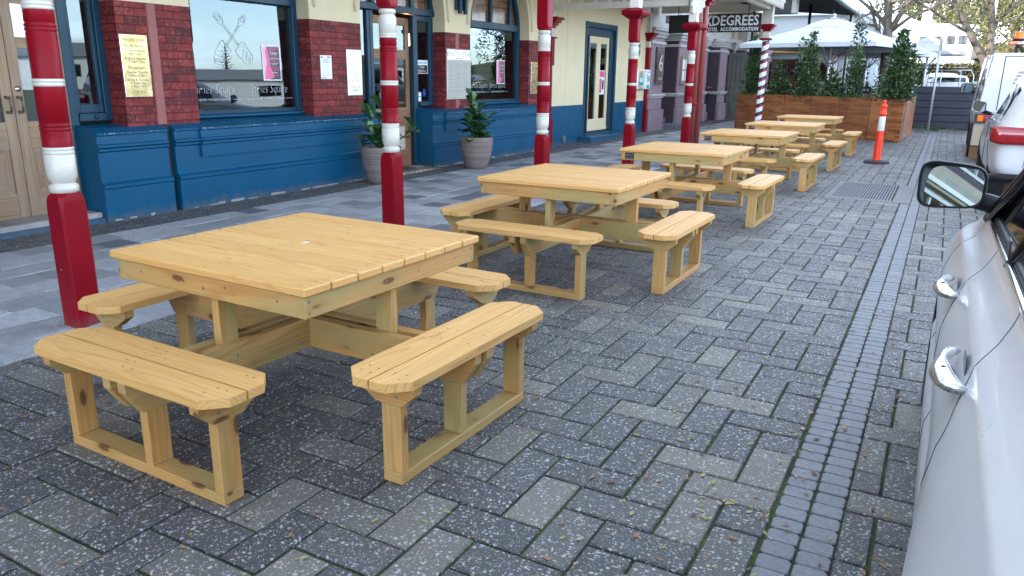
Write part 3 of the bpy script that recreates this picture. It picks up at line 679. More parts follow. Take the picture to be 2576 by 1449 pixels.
# plinth
PROF = [(-.60, .0), (0.10, .0), (.105, .33), (.118, .345), (.118, .375), (.082, .40), (.072, .42), (.072, .70), (.095, .715), (.095, .735), (.078, .742), (.10, .752), (.10, .775), (.080, .785), (.078, .865), (.095, .875), (.095, .895), (.03, .925), (.0, .94), (-.20, .965), (-.60, .965)]
def plinth(a, b, panel=None):
    pol = [(XF+p[0]+(.30 if p[0] < -.3 else 0), p[1]) for p in PROF]
    mb = MB(); mb.prism(pol, 1, a, b)
    if panel:
        pa, pb = panel
        pp = [(XF+.06, .565), (XF+.102, .565), (XF+.102, .70), (XF+.124, .712), (XF+.124, .738), (XF+.106, .744), (XF+.130, .754), (XF+.130, .777), (XF+.108, .787), (XF+.106, .862), (XF+.124, .872), (XF+.124, .897), (XF+.06, .912)]
        mb.prism(pp, 1, pa, pb)
    o = mb.build("plinth", M['blue'], hotel)
    # flaked paint along the worn top edge
    fl = MB()
    ra = panel or (a, b); 
    y = ra[0]+.02; xx = XF+(.1245 if panel else .0955)
    while y < ra[1]-.05:
        l = random.uniform(.006, .05); n = random.randrange(5, 8); zc = .888+random.uniform(-.004, .004)
        if random.random() < (.75 if panel else .6): fl.prism([(y+l/2+l/2*math.cos(6.283*q/n)*random.uniform(.7, 1), zc+random.uniform(.004, .010)*math.sin(6.283*q/n)) for q in range(n)], 0, xx-.006, xx+.0008)
        y += l+random.uniform(.002, .05)
    fl.build("flaked_speck", M['stone'], o)
    return o
plinth(-.9, 3.60); plinth(4.70, 5.515); plinth(5.60, 9.32, (5.93, 8.66)); plinth(10.55, 14.85, (10.9, 13.6))
mb = MB(); mb.box((XF-.24, 5.515, .0), (XF+.005, 5.60, .93)); mb.build("plinth_joint", M['gap'], hotel)
# flaky base line
mb = MB()
for a, b in ((4.71, 5.5), (5.61, 9.3), (10.56, 14.8)):
    y = a
    while y < b-.1:
        l = random.uniform(.02, .16); 
        if random.random() < .5: mb.box((XF+.08, y, -.004), (XF+.1015+random.uniform(0, .004), min(y+l, b), random.uniform(.008, .028)))
        y += l
mb.build("bare_render_speck", M['stone'], hotel)
# ---------------- windows
def frame_box(mb, y0, y1, z0, z1, x0=XP-.03, x1=XW, m=0): mb.box((x0, y0, z0), (x1, y1, z1), m, .006)
def window(a, b, z0, mull, label=None):
    cy = (a+b)/2; rr = (b-a)/2
    w_ = MB(); t_ = .085
    frame_box(w_, a+.0, a+t_, z0, ZS, x1=XW+.02); frame_box(w_, b-t_, b, z0, ZS, x1=XW+.02)
    frame_box(w_, a+t_+.001, b-t_-.001, ZS-.02, ZS+.10, x1=XW+.035)          # transom
    frame_box(w_, a+t_+.001, b-t_-.001, z0, z0+.05)
    n = 22                                                           # arched head
    for i in range(n):
        q = []
        for (r_, th) in ((rr, i), (rr, i+1), (rr-.10, i+1), (rr-.10, i)):
            an = math.pi*th/n; q.append((cy-r_*math.cos(an), ZS+r_*math.sin(an)))
        w_.prism(q, 0, XP-.03, XW+.02)
    for m_ in mull:
        y = a+(b-a)*m_; hgt = math.sqrt(max(0, (rr-.09)**2-(y-cy)**2)); frame_box(w_, y-.035, y+.035, ZS+.101, ZS+hgt, x1=XW+.015)
    wo = w_.build("window", M['bluetrim'], hotel)
    s = MB(); s.box((XW-.02, a+.001, z0-.035), (XW+.06, b-.001, z0), 0, .008); s.build("sill", M['blue'], wo)
    g = MB(); q = .022; ya, yb = a+t_-.005, b-t_+.005; g.add([(XP-.004+dx+q*(z == 0), y, (z0+.04, ZS-.01)[z]) for dx in (-.005, 0) for y in (ya, yb) for z in (0, 1)], [(0,1,3,2),(4,6,7,5),(0,4,5,1),(2,3,7,6),(0,2,6,4),(1,5,7,3)]); g.build("pane", M['glass'], wo)
    g = MB(); pts = [(cy+(rr-.09)*math.cos(math.pi*i/20), ZS+(rr-.09)*math.sin(math.pi*i/20)) for i in range(21)]; g.prism(pts, 0, XP-.006, XP); g.build("leaded_pane", M['leaded'], wo)
    return wo
win1 = window(6.02, 7.88, 1.01, (.33, .67)); win2 = window(11.84, 14.04, 1.01, (.17, .5, .83)); window(.2, 2.45, 1.01, (.33, .67))
# inner sash lines and roller blind edge of the big window
mb = MB(); mb.box((XP-.10, 7.50, 1.05), (XP-.07, 7.56, 2.34)); mb.box((XP-.05, 7.765, 1.05), (XP-.025, 7.79, 2.34)); mb.build("inner_sash", M['trimwhite'], win1)
mb = MB(); mb.box((-8.6, 7.55, .1), (-8.55, 8.29, 3.5)); mb.build("side_screen", M['room'], win1)
# ---------------- left entrance
XD = -7.77
def leafdoor(a, b, z0, z1, panes, panels, wood, knob=None, seat=hotel):
    d = MB(); st = .10; cuts = sorted([(p, 'g') for p in panes]+[(p, 'p') for p in panels])
    d.box((XD-.04, a, z0), (XD, a+st, z1), 0, .003, wood=2); d.box((XD-.04, b-st, z0), (XD, b, z1), 0, .003, wood=2)
    z = z0
    for (p0, p1), k in cuts:
        d.box((XD-.04, a+st+.0005, z), (XD-.001, b-st-.0005, p0), 0, .003, wood=1); z = p1
    d.box((XD-.04, a+st+.0005, z), (XD-.001, b-st-.0005, z1), 0, .003, wood=1)
    o = d.build("door", wood, hotel)
    for p0, p1 in panes:
        g = MB(); g.box((XD-.022, a+st-.01, p0-.01), (XD-.016, b-st+.01, p1+.01)); g.build("door_pane", M['glass'], o)
    for p0, p1 in panels:
        g = MB(); g.box((XD-.03, a+st-.01, p0-.01), (XD-.014, b-st+.01, p1+.01), 0, .0, wood=2); g.box((XD-.013, a+st+.03, p0+.03), (XD-.009, b-st-.03, p1-.03), 0, .003, wood=2); g.build("door_panel", wood, o)
    return o
for a, b, hy in ((3.755, 4.178, 4.125), (4.184, 4.607, 4.235)):
    d = leafdoor(a, b, .10, 2.42, [(1.80, 2.10), (1.02, 1.70)], [(.34, .76)], M['oak'])
    h = MB(); h.tube([(XD+.0, hy, 1.11), (XD+.045, hy, 1.12), (XD+.05, hy, 1.18), (XD+.045, hy, 1.24), (XD+.0, hy, 1.25)], .010, 8)
    for z in (1.11, 1.25): h.lathe([(.024, -.012), (.024, .012)], (XD+.008, hy, z), 12)
    h.build("handle", M['brassold'], d)
    if hy > 4.2: k = MB(); k.tube([(XD-.002, hy, 1.325), (XD+.012, hy, 1.325)], .026, 16); k.build("lock", M['satin'], d)
mb = MB(); mb.box((XD-.06, 4.609, .10), (XW-.005, 4.662, 2.43), 0, .004, wood=2); mb.box((XD-.06, 3.70, .10), (XW-.005, 3.753, 2.43), 0, .004, wood=2); mb.box((XD-.06, 3.754, 2.425), (XW-.005, 4.608, 2.47), 0, .003, wood=1); mb.build("door_jamb", M['oak'], hotel)
def sidelight(a, b, jamb_lo, jamb_hi, zs, flip):
    w_ = MB(); frame_box(w_, a, a+jamb_lo, .10 if not flip else zs, 2.42, x1=XW); frame_box(w_, b-jamb_hi, b, zs if not flip else .10, 2.42, x1=XW)
    ga, gb = a+jamb_lo, b-jamb_hi
    frame_box(w_, ga+.001, ga+.045, zs+.08, 2.40, x1=XW-.022); frame_box(w_, gb-.035, gb-.001, zs+.08, 2.40, x1=XW-.022); frame_box(w_, ga+.046, gb-.036, zs+.08, zs+.17, x1=XW-.022); frame_box(w_, ga+.046, gb-.036, 2.33, 2.40, x1=XW-.022)
    w_.box((XP-.03, ga, zs), (XW+.02, gb, zs+.079), 0, .006)
    o = w_.build("sidelight", M['bluetrim'], hotel); g = MB(); g.box((XP-.004, ga+.03, zs+.1), (XP, gb-.03, 2.36)); g.build("pane", M['glass'], o); return o
sl = sidelight(4.663, 5.119, .085, .075, 1.0, False); sidelight(3.30, 3.699, .075, .085, 1.0, True)
k = MB(); k.lathe([(.0, 0), (.022, 0), (.026, .006), (.02, .016), (.0, .02)], (0, 0, 0), 14, cap=False)
k2 = MB(); k2.add([(XW+.022+v[2], 4.92+v[0], 1.04+v[1]) for v in k.v], k.f, 0, sm=True); k2.build("knob", M['bluetrim'], sl)
def fan(a, b, mull):
    cy = (a+b)/2; rr = (b-a)/2; w_ = MB(); n = 22
    frame_box(w_, a+.0, b-.0, 2.40+.03, 2.40+.13, x1=XW+.03)
    for i in range(n):
        q = []
        for (r_, th) in ((rr, i), (rr, i+1), (rr-.11, i+1), (rr-.11, i)):
            an = math.pi*th/n; q.append((cy-r_*math.cos(an), ZS+.17+r_*math.sin(an)*.97))
        w_.prism(q, 0, XP-.03, XW+.015)
    for m_ in mull:
        y = a+(b-a)*m_; frame_box(w_, y-.04, y+.04, 2.531, ZS+.15+math.sqrt(max(0, (rr-.1)**2-(y-cy)**2))*.97, x1=XW+.01)
    for k in range(len(mull)+1):
        l = a+(b-a)*(mull[k-1] if k else .04); r_ = a+(b-a)*(mull[k] if k < len(mull) else .96)
    o = w_.build("fanlight", M['bluetrim'], hotel)
    g = MB(); pts = [(cy+(rr-.10)*math.cos(math.pi*i/20), ZS+.17+(rr-.10)*math.sin(math.pi*i/20)*.97) for i in range(21)]; g.prism(pts, 0, XP-.006, XP); g.build("leaded_pane", M['leaded'], o)
fan(3.30, 5.12, (.25, .75)); fan(8.90, 11.05, (.27, .73))
mb = MB(); mb.box((-8.2, 3.62, -.03), (XF+.03, 4.698, .10), 0, .012); mb.build("door_step", M['stone'], hotel)
mb = MB(); mb.box((XF+.031, 3.61, -.02), (XF+.075, 4.698, .05), 0, .006); mb.build("step_kerb", M['blue'], hotel)
# ---------------- centre entrance
d = leafdoor(9.475, 10.475, .035, 2.37, [(1.88, 2.25), (.98, 1.74)], [(.25, .72)], M['oakwarm'])
mb = MB(); mb.box((XD-.012, 9.62, .30), (XD-.006, 10.32, .68)); mb.build("worn_panel_paint", paint("peeling_panel", (.46, .36, .26), .8, .5, .6, chips=.2), d)
mb = MB(); frame_box(mb, 9.40, 9.472, .02, 2.42); frame_box(mb, 10.478, 10.555, .02, 2.42); mb.build("door_frame", M['bluetrim'], hotel)
mb = MB(); mb.tube([(XW-.03, 10.60, .0), (XW-.03, 10.60, 1.0)], .04, 12); mb.build("corner_bead", M['bluetrim'], hotel)
def side2(a, b):
    w_ = MB(); frame_box(w_, a, a+.05, 1.0, 2.42, x1=XW-.01); frame_box(w_, b-.10, b, 1.0, 2.42, x1=XW-.01); frame_box(w_, a+.051, b-.101, 1.0, 1.07, x1=XW+.03); frame_box(w_, a+.051, b-.101, 2.34, 2.42, x1=XW-.01)
    o = w_.build("sidelight", M['bluetrim'], hotel); g = MB(); g.box((XP-.004, a+.04, 1.05), (XP, b-.09, 2.36)); g.build("pane", M['glass'], o); return o
side2(10.556, 11.049)
w_ = MB(); frame_box(w_, 8.901, 9.16, 1.0, 2.42, x1=XW-.01); frame_box(w_, 9.34, 9.399, 1.0, 2.42, x1=XW-.01); frame_box(w_, 9.161, 9.339, 1.0, 1.07, x1=XW+.03); o = w_.build("sidelight", M['bluetrim'], hotel); g = MB(); g.box((XP-.004, 9.15, 1.05), (XP, 9.35, 2.41)); g.build("pane", M['glass'], o)
mb = MB(); mb.box((-8.2, 9.33, -.03), (-7.21, 10.545, .03), 0, .01); mb.build("door_step", M['slate'], hotel)
# navy sign bracket on the third pier
mb = MB(); mb.box((XF+.006, 11.33, 2.56), (XF+.05, 11.62, 3.1), 0, .01); mb.box((XF+.051, 11.36, 2.50), (XF+.11, 11.42, 3.1), 0, .008); mb.box((XF+.051, 11.53, 2.50), (XF+.11, 11.59, 3.1), 0, .008); mb.build("bracket_box", M['bluetrim'], hotel)
# wall lamp glowing inside
t = thing("wall_lamp", "warm glowing lamp inside the doorway behind the centre sidelight", "lamp", (-8.6, 11.6, 2.1))
mb = MB(); mb.lathe([(.03, -.10), (.085, -.06), (.11, .04), (.05, .10)], (-8.6, 11.6, 2.1), 14); mb.build("lamp_shade", M['lamp'], t); mb = MB(); mb.tube([(-8.6, 11.6, 2.0), (-8.6, 11.95, 1.98), (-8.6, 14.9, 1.98)], .012, 6); mb.build("arm", M['brassold'], t)
# ------------------------------------------------------------------ cream lean-to wall with blue dado and french doors
cw = thing("cream_wall", "cream sheeted wall with blue dado and narrow french doors", "building", (-8, 18, 0))
XC = -7.5
mb = MB(); mb.box((XC-.2, 14.86, .87), (XC, 16.90, 3.9)); mb.box((XC-.2, 18.86, .87), (XC, 21.30, 3.9)); mb.box((XC-.2, 16.90, 2.74), (XC, 18.86, 3.9)); mb.build("wall_sheet", M['cream'], cw)
mb = MB(); mb.box((XC-.2, 14.86, -.02), (XC+.012, 16.90, .87), 0, .006); mb.box((XC-.2, 18.86, -.02), (XC+.012, 21.28, .87), 0, .006); mb.build("dado", M['blue'], cw)
mb = MB()
for y in (15.9, 18.9, 20.55): mb.box((XC, y, .88), (XC+.004, y+.012, 3.9))
mb.build("cover_strip", M['cream'], cw)
mb = MB(); mb.box((XC-.16, 16.90, .05), (XC+.02, 17.00, 2.74), 0, .006); mb.box((XC-.16, 18.76, .05), (XC+.02, 18.86, 2.74), 0, .006); mb.box((XC-.16, 17.001, 2.62), (XC+.02, 18.759, 2.74), 0, .006); mb.box((XC-.16, 17.001, 2.44), (XC-.04, 18.759, 2.617), 0, .006); mb.box((XC-.14, 17.17, .20), (XC-.02, 17.24, 2.439), 0, .006); mb.box((XC-.14, 18.54, .20), (XC-.03, 18.759, 2.439), 0, .006); mb.box((XC-.16, 17.001, .05), (XC-.03, 18.759, .19), 0, .006)
fr = mb.build("door_frame", M['bluetrim'], cw)
mb = MB(); mb.box((XC-.16, 17.001, .2), (XC-.10, 17.169, 2.43)); mb.build("dark_jamb", M['gap'], fr)
mb = MB(); mb.tube([(XC-.09, 17.06, 1.05), (XC-.03, 17.06, 1.06), (XC-.03, 17.06, 1.2), (XC-.09, 17.06, 1.22)], .012, 6); mb.build("pull_handle", M['satin'], fr)
for a, b in ((17.242, 17.89), (17.892, 18.538)):
    d = MB(); st = .12; d.box((XC-.11, a, .21), (XC-.065, a+st, 2.435), 0, .004); d.box((XC-.11, b-st, .21), (XC-.065, b, 2.435), 0, .004); d.box((XC-.11, a+st, .21), (XC-.066, b-st, .50), 0, .004); d.box((XC-.11, a+st, 2.28), (XC-.066, b-st, 2.435), 0, .004)
    o = d.build("door", M['cream'], cw); g = MB(); g.box((XC-.095, a+st-.01, .49), (XC-.09, b-st+.01, 2.29)); g.build("door_pane", M['glass'], o)
mb = MB(); mb.box((XC-.10, 17.25, .215), (XC-.045, 18.53, .30), 0, .01); mb.build("weather_bar", M['cream'], cw)
mb = MB(); mb.box((XC-.16, 16.62, -.02), (XC+.36, 18.42, .135), 0, .015); mb.box((XC-.16, 16.95, .1351), (XC+.06, 18.83, .17)); mb.build("door_step", M['blue'], cw)
mb = MB(); mb.lathe([(.0, 0), (.08, 0), (.08, .03), (.0, .03)], (0,0,0), 18, cap=False); v2 = MB(); v2.add([(XC+.011+v[2], 15.85+v[0], .14+v[1]) for v in mb.v], mb.f); v2.build("wall_vent", M['iron'], cw)
mb = MB(); mb.box((-11.4, 15.12, -.02), (-8.0, 21.2, 3.9)); mb.build("dark_passage", M['room'], cw)
# red half posts on the wall
def halfpost(y, lab):
    t = thing("half_post", lab, "post", (XC+.05, y, 0), group="red half posts fixed to the wall")
    x0 = XC+.0
    mb = MB(); mb.box((x0, y-.075, -.01), (x0+.11, y+.075, .62), 0, .008); mb.box((x0, y-.055, .6201), (x0+.085, y+.055, 1.72), 0, .02); mb.box((x0, y-.075, 1.7201), (x0+.11, y+.075, 2.27), 0, .008); mb.build("shaft", M['red'], t)
    mb = MB(); mb.box((x0, y-.11, 2.27), (x0+.15, y+.11, 2.30), 0, .004); mb.build("lower_cap", M['red'], t)
    mb = MB(); mb.box((x0, y-.07, 2.3005), (x0+.10, y+.07, 2.47), 0, .004); mb.box((x0, y-.07, 2.6905), (x0+.10, y+.07, 3.2), 0, .004); mb.build("white_neck", M['white'], t)
    mb = MB(); z = 2.4705
    for k in range(4): mb.box((x0, y-.08-.035*k, z+.055*k), (x0+.12+.05*k, y+.08+.035*k, z+.055*(k+1)-.001), 0, .005)
    mb.build("capital", M['red'], t)
halfpost(15.02, "red wall half post between the brick hotel and the cream wall"); halfpost(21.12, "red wall half post at the far end of the cream wall beside the defibrillator")
# ------------------------------------------------------------------ mauve and purple building
pb = thing("purple_building", "purple rendered building with pale pilasters and mouldings", "building", (-9, 27, 0))
XB = -7.86
mb = MB(); mb.box((XB-.3, 21.31, -.02), (XB, 23.75, 5)); mb.box((XB-.3, 24.35, .30), (XB, 42, 2.86)); mb.box((XB-.3, 23.75, 2.72), (XB, 24.35, 2.86)); mb.build("dark_wall", M['purple'], pb)
mb = MB(); mb.box((XB-.3, 23.75, 2.861), (XB+.0, 42, 5)); mb.box((-20, 15.11, 4.2), (-8.3, 42, 8.2)); mb.build("upper_wall", M['cream'], pb)
mb = MB(); mb.box((XB-.2, 24.95, -.02), (XB+.10, 42, .2995), 0, .01); mb.build("mauve_base", M['mauve'], pb)
def pilaster(a, b, d=.36, capped=True):
    mb = MB(); x1 = XB+d
    mb.box((x1-.06, a-.05, -.02), (x1+.07, b+.05, .60), 0, .02); mb.box((x1-.06, a, .6005), (x1, b, 2.60), 0, .012)
    o = mb.build("pilaster", M['mauve'], pb); mb = MB(); mb.box((XB-.1, a-.05, -.02), (x1-.0605, b+.05, .60)); mb.box((XB-.1, a, .6005), (x1-.0605, b, 2.60)); mb.build("pilaster_core", M['purple'], o)
    mb = MB()
    mb.box((XB-.1, a-.06, .98), (x1+.09, b+.06, 1.04), 0, .012); mb.box((XB-.1, a-.03, .93), (x1+.05, b+.03, .9795), 0, .01)
    mb.build("moulding", M['greytrim'], o); mb = MB()
    if capped:
        for k, (z0, z1, e) in enumerate(((2.42, 2.50, .04), (2.601, 2.68, .04), (2.681, 2.77, .08), (2.771, 2.86, .13))): mb.box((XB-.1, a-e, z0), (x1+e, b+e, z1), 0, .012)
        mb.box((XB-.1, a+.02, 2.861), (x1-.02, b-.02, 3.6))
    mb.build("capital", M['greytrim'], o)
pilaster(21.36, 22.52, .42)
for a, b in ((23.98, 24.92), (27.9, 28.2), (29.05, 30.0), (32.0, 32.3), (33.0, 33.9), (36.0, 36.3), (37, 37.9)): pilaster(a, b, .42 if b-a > .5 else .16)
mb = MB(); mb.box((XB, 24.36, .93), (XB+.07, 42, 1.02), 0, .012); mb.box((XB, 24.36, 2.64), (XB+.07, 42, 2.74), 0, .012); mb.box((XB, 24.36, 2.42), (XB+.04, 42, 2.48), 0, .01); mb.box((XB, 23.7, 2.8605), (XB+.25, 42, 3.0), 0, .02); mb.box((XB, 21.4, 2.9), (XB+.3, 24.3, 3.05), 0, .02); mb.box((XB, 21.4, 3.25), (XB+.36, 24.3, 3.40), 0, .02); mb.build("string_course", M['greytrim'], pb)
mb = MB(); mb.box((XB+.25, 21.9, 3.06), (XB+.29, 23.9, 3.24)); mb.build("purple_frieze", M['purple'], pb)
mb = MB(); mb.box((XB-.12, 23.75, .30), (XB-.04, 23.83, 2.72), 0, .005); mb.box((XB-.12, 24.27, .30), (XB-.04, 24.35, 2.72), 0, .005)
for z0, z1 in ((.30, .52), (1.12, 1.24), (1.62, 1.85), (2.62, 2.72)): mb.box((XB-.12, 23.831, z0), (XB-.041, 24.269, z1), 0, .005)
d = mb.build("door", M['black'], pb); g = MB(); g.box((XB-.09, 23.82, .5), (XB-.085, 24.28, 2.65)); g.build("door_pane", M['farblue'], d)
for y0, y1 in ((30.25, 31.6),): 
    g = MB(); g.box((XB, y0, .45), (XB+.02, y1, 2.38), 0, .005); g.build("window", M['black'], pb)
mb = MB(); mb.box((XB-.2, 22.55, -.02), (XB+.42, 24.9, .12), 0, .01); mb.box((XB-.2, 23.0, .1205), (XB+.12, 24.9, .29), 0, .01); mb.box((XB+.4205, 23.0, -.02), (XB+.75, 24.2, .115), 0, .01); mb.build("step", M['step'], pb)
for y, lb in ((28.5, "nearer small wooden drink ledge on the purple wall"), (31.2, "farther small wooden drink ledge on the purple wall behind the planter")):
    o = MB().box((XB+.0, y-.35, 1.16), (XB+.26, y+.35, 1.20), 0, .005).box((XB+.0, y-.03, .95), (XB+.2, y+.03, 1.159)).build("drink_ledge", M['timberend']); tag(o, lb, "ledge", "drink ledges on the purple wall")
# ------------------------------------------------------------------ verandah posts
PX = -4.45
def post_lathe(W_, R_, x, y, z):
    LT = lambda m, pr: m.lathe([(r*.915, h) for r, h in pr], (x, y, z), 28, cap=False)
    """turned shaft; white and red bands"""
    LT(W_[0], [(.070, .812), (.082, .818), (.086, .835), (.086, .852), (.076, .862), (.064, .868), (.070, .874), (.084, .90), (.0875, .93), (.0885, 1.03), (.083, 1.034), (.089, 1.040), (.089, 1.052), (.083, 1.056), (.089, 1.062), (.089, 1.074), (.083, 1.079)])
    LT(W_[1], [(.082, 1.412), (.089, 1.418), (.0905, 1.428), (.083, 1.434), (.0905, 1.440), (.089, 1.452), (.082, 1.458)])
    LT(W_[2], [(.081, 1.822), (.087, 1.827), (.087, 1.837), (.081, 1.842), (.087, 1.847), (.087, 1.857), (.081, 1.862), (.086, 1.868), (.086, 1.99), (.078, 2.012), (.066, 2.022), (.080, 2.030), (.083, 2.045), (.080, 2.06), (.07, 2.068)])
    LT(R_[0], [(.086, 1.077), (.087, 1.16), (.080, 1.164), (.088, 1.172), (.088, 1.182), (.081, 1.187), (.088, 1.192), (.088, 1.204), (.080, 1.210), (.086, 1.216), (.086, 1.414)])
    LT(R_[1], [(.085, 1.456), (.085, 1.70), (.079, 1.705), (.087, 1.713), (.087, 1.724), (.080, 1.729), (.087, 1.735), (.087, 1.746), (.079, 1.752), (.084, 1.758), (.083, 1.824)])
def block_round(mb, x, y, h, z0, z1, top):
    """square block with softened arrises whose faces end in round-headed chamfers"""
    n = 6; ch = .012
    def ring(s, c, z): return [(x+a, y+b, z) for a, b in ((-s+c, -s), (s-c, -s), (s, -s+c), (s, s-c), (s-c, s), (-s+c, s), (-s, s-c), (-s, -s+c))]
    zs = [(z0, h, ch)] if top else [(z1, h, ch)]
    H = .13
    for k in range(n+1):
        q = k/n; c = ch + (h*.62-ch)*(1-math.sqrt(max(0, 1-q*q))); dz = H*q
        zs.append(((z1-H+dz) if top else (z0+H-dz), h-.012*max(0, q-.8)/.2, c))
    vs = []; fs = []
    for z, s, c in zs: vs += ring(s, c, z)
    for i in range(len(zs)-1):
        for k in range(8): fs.append((i*8+k, i*8+(k+1) % 8, (i+1)*8+(k+1) % 8, (i+1)*8+k))
    fs += [tuple(range(8)), tuple(range((len(zs)-1)*8, len(zs)*8))]
    mb.add(vs, fs, 0)
def capital(mb, x, y, z, s=1.0):
    vs = []; pr = [(.082, 0), (.165*s, .062), (.17*s, .078), (.163*s, .088), (.172*s, .098), (.172*s, .122), (.09, .165)]
    for r, dz in pr: vs += [(x-r, y-r, z+dz), (x+r, y-r, z+dz), (x+r, y+r, z+dz), (x-r, y+r, z+dz)]
    n = len(pr); fs = [(i*4+k, i*4+(k+1) % 4, i*4+4+(k+1) % 4, i*4+4+k) for i in range(n-1) for k in range(4)] + [(0,1,2,3), tuple(range(n*4-4, n*4))]
    mb.add(vs, fs, 0)
PY = [2.60, 5.69, 8.79, 11.93, 15.10]
PLAB = ["leftmost turned red and white verandah post, behind the nearest picnic table", "second turned red and white verandah post, in front of the centre door",
        "third turned red and white verandah post, behind the second picnic table", "turned red and white verandah post with wide red capital, in front of the cream wall",
        "turned red and white verandah post with two red downpipes behind it"]
DZ = [0, -.008, -.022, -.040, -.055]
for i, y in enumerate(PY):
    t = thing("verandah_post", PLAB[i], "post", (PX, y, 0), group="turned verandah posts along the kerb"); z = DZ[i]
    b = MB(); hb = .079; block_round(b, PX, y, hb, -.01, .815+z, True); b.build("base_block", M['red'], t)
    wv, rd = [MB(), MB(), MB()], [MB(), MB()]; post_lathe(wv, rd, PX, y, z)
    for q in wv: q.build("white_band", M['white'], t)
    for q in rd: q.build("red_shaft", M['red'], t)
    ztop = 2.42+z if i >= 3 else 2.75+z
    b = MB(); block_round(b, PX, y, .077, 2.068+z, ztop, False); b.build("top_block", M['red'], t)
    b = MB(); capital(b, PX, y, ztop+.0005, 1.0); b.build("capital", M['red'], t)
    b = MB(); b.box((PX-.078, y-.078, ztop+.166), (PX+.078, y+.078, 3.42), 0, .006); b.build("upper_post", M['trimwhite'], t)
    if i >= 3:
        for ax, sg in ((1, 1), (0, 1), (1, -1)) if i == 4 else ((0, 1), (1, 1)):
            pts = [(0, 0), (0, .62), (.055, .60), (.07, .52), (.12, .50), (.10, .40), (.19, .33), (.17, .24), (.30, .19), (.34, .10), (.46, .09), (.60, .06), (.62, 0)]
            c = MB(); zt = 3.30; q = [((y if ax == 1 else PX)+sg*(.079+p[0]), zt-p[1]) for p in pts]
            c.prism(q, 0 if ax == 1 else 1, (PX if ax == 1 else y)-.02, (PX if ax == 1 else y)+.02) if ax == 1 else c.prism([(a_, b_) for a_, b_ in q], 1, y-.02, y+.02)
            c.build("bracket", M['trimwhite'], t)
# ------------------------------------------------------------------ balcony over the footpath
ver = thing("verandah_roof", "cream boarded verandah ceiling and balcony over the footpath", "verandah", (-6, 5, 3.4))
mb = MB(); mb.box((XF+.003, -14, 3.55), (PX+.22, 15.25, 3.62)); mb.build("ceiling", M['trimwhite'], ver)
mb = MB(); mb.box((PX-.09, -14, 3.43), (PX+.09, 15.24, 3.549), 0, .01); mb.build("front_beam", M['trimwhite'], ver)
mb = MB(); mb.box((PX-.05, -14, 3.621), (PX+.15, 15.24, 3.9), 0, .01); mb.build("fascia", M['red'], ver)
mb = MB()
for y in PY: mb.box((XF+.01, y-.07, 3.42), (PX-.101, y+.07, 3.549), 0, .005)
mb.build("cross_beam", M['trimwhite'], ver)
# end rail of the balcony seen from below
t = thing("valance_rail", "grey white slatted valance rail under the end of the verandah", "valance", (-6, 15.12, 2.95))
mb = MB(); mb.box((XC+.10, 15.06, 2.83), (PX-.103, 15.16, 2.95), 0, .006); mb.box((XC+.10, 15.06, 3.33), (PX-.103, 15.16, 3.41), 0, .006); mb.build("rail", M['trimwhite'], t)
mb = MB(); x = XC+.35
while x < PX-.2: mb.box((x, 15.09, 2.9505), (x+.05, 15.13, 3.33)); x += .31
mb.build("slats", M['trimwhite'], t)
# street-side slatted valance further along, and lattice balcony behind the camera (mirrored in the car's wing mirror)
t = thing("lattice_balcony", "white lattice balcony front with sign board toned down for shade, seen only in mirrors", "balcony", (PX, -4, 3.5))
mb = MB()
for k in range(34): mb.box((PX+.13, -12+.36*k, 3.95), (PX+.17, -11.97+.36*k, 4.9))
for k in range(4): mb.box((PX+.171, -12, 3.97+.29*k), (PX+.20, .3, 4.02+.29*k))
mb.build("lattice", M['white'], t)
mb = MB()
for k in range(34): mb.box((PX+.13, -12+.36*k, 2.75), (PX+.17, -11.95+.36*k, 3.42))
for k in range(3): mb.box((PX+.171, -12, 2.78+.29*k), (PX+.20, .3, 2.83+.29*k))
mb.build("lower_lattice", M['white'], t)
mb = MB(); mb.box((PX+.155, -12, 3.5), (PX+.19, .3, 3.86), 0, .004); mb.build("sign_board", M['beige'], t)  # cream board coloured darker, its shade put into the paint
mb = MB(); mb.box((PX-.6, -12, 2.2), (PX-.55, .3, 5.4)); mb.build("shade_backing", M['purple'], t)  # dark sheet standing in for the shadow inside the balcony
mb = MB(); text_mb(mb, "BEER GARDEN", .15, (PX+.1915, -5.2, 3.68), '+x', 0, flip=True, track=1.15); mb.build("lettering", M['inkgrey'], t)
# ------------------------------------------------------------------ second verandah with lace edge
v2 = thing("lace_verandah_roof", "pale verandah roof with white lace edging above the motel sign", "verandah", (-6, 18.5, 3.3))
def zr(x): return 3.75-(x-XC)*.09
mb = MB(); mb.add([(XC, 15.26, 3.62), (-4.1, 15.26, 3.44), (-4.1, 22.1, 3.44), (XC, 22.1, 3.62), (XC, 15.26, 3.68), (-4.1, 15.26, 3.50), (-4.1, 22.1, 3.50), (XC, 22.1, 3.68)], [(0,1,2,3), (4,5,6,7), (0,1,5,4), (1,2,6,5), (2,3,7,6), (3,0,4,7)]); mb.build("ceiling", M['trimwhite'], v2)
mb = MB(); mb.box((PX-.07, 15.22, 3.26), (PX+.07, 21.78, 3.43), 0, .01); mb.box((XC+.12, 21.84, 3.24), (PX-.09, 21.94, 3.42), 0, .01); mb.box((XC+.02, 15.3, 3.18), (XC+.10, 21, 3.55), 0, .01); mb.build("beam", M['trimwhite'], v2)
mb = MB(); y = 15.3
while y < 22.0:
    mb.prism([(y, 3.44), (y+.075, 3.44), (y+.065, 3.33), (y+.0375, 3.27), (y+.01, 3.33)], 0, -4.115, -4.10); y += .08
mb.box((-4.118, 15.28, 3.441), (-4.085, 22.1, 3.52)); mb.build("lace_edging", M['white'], v2)
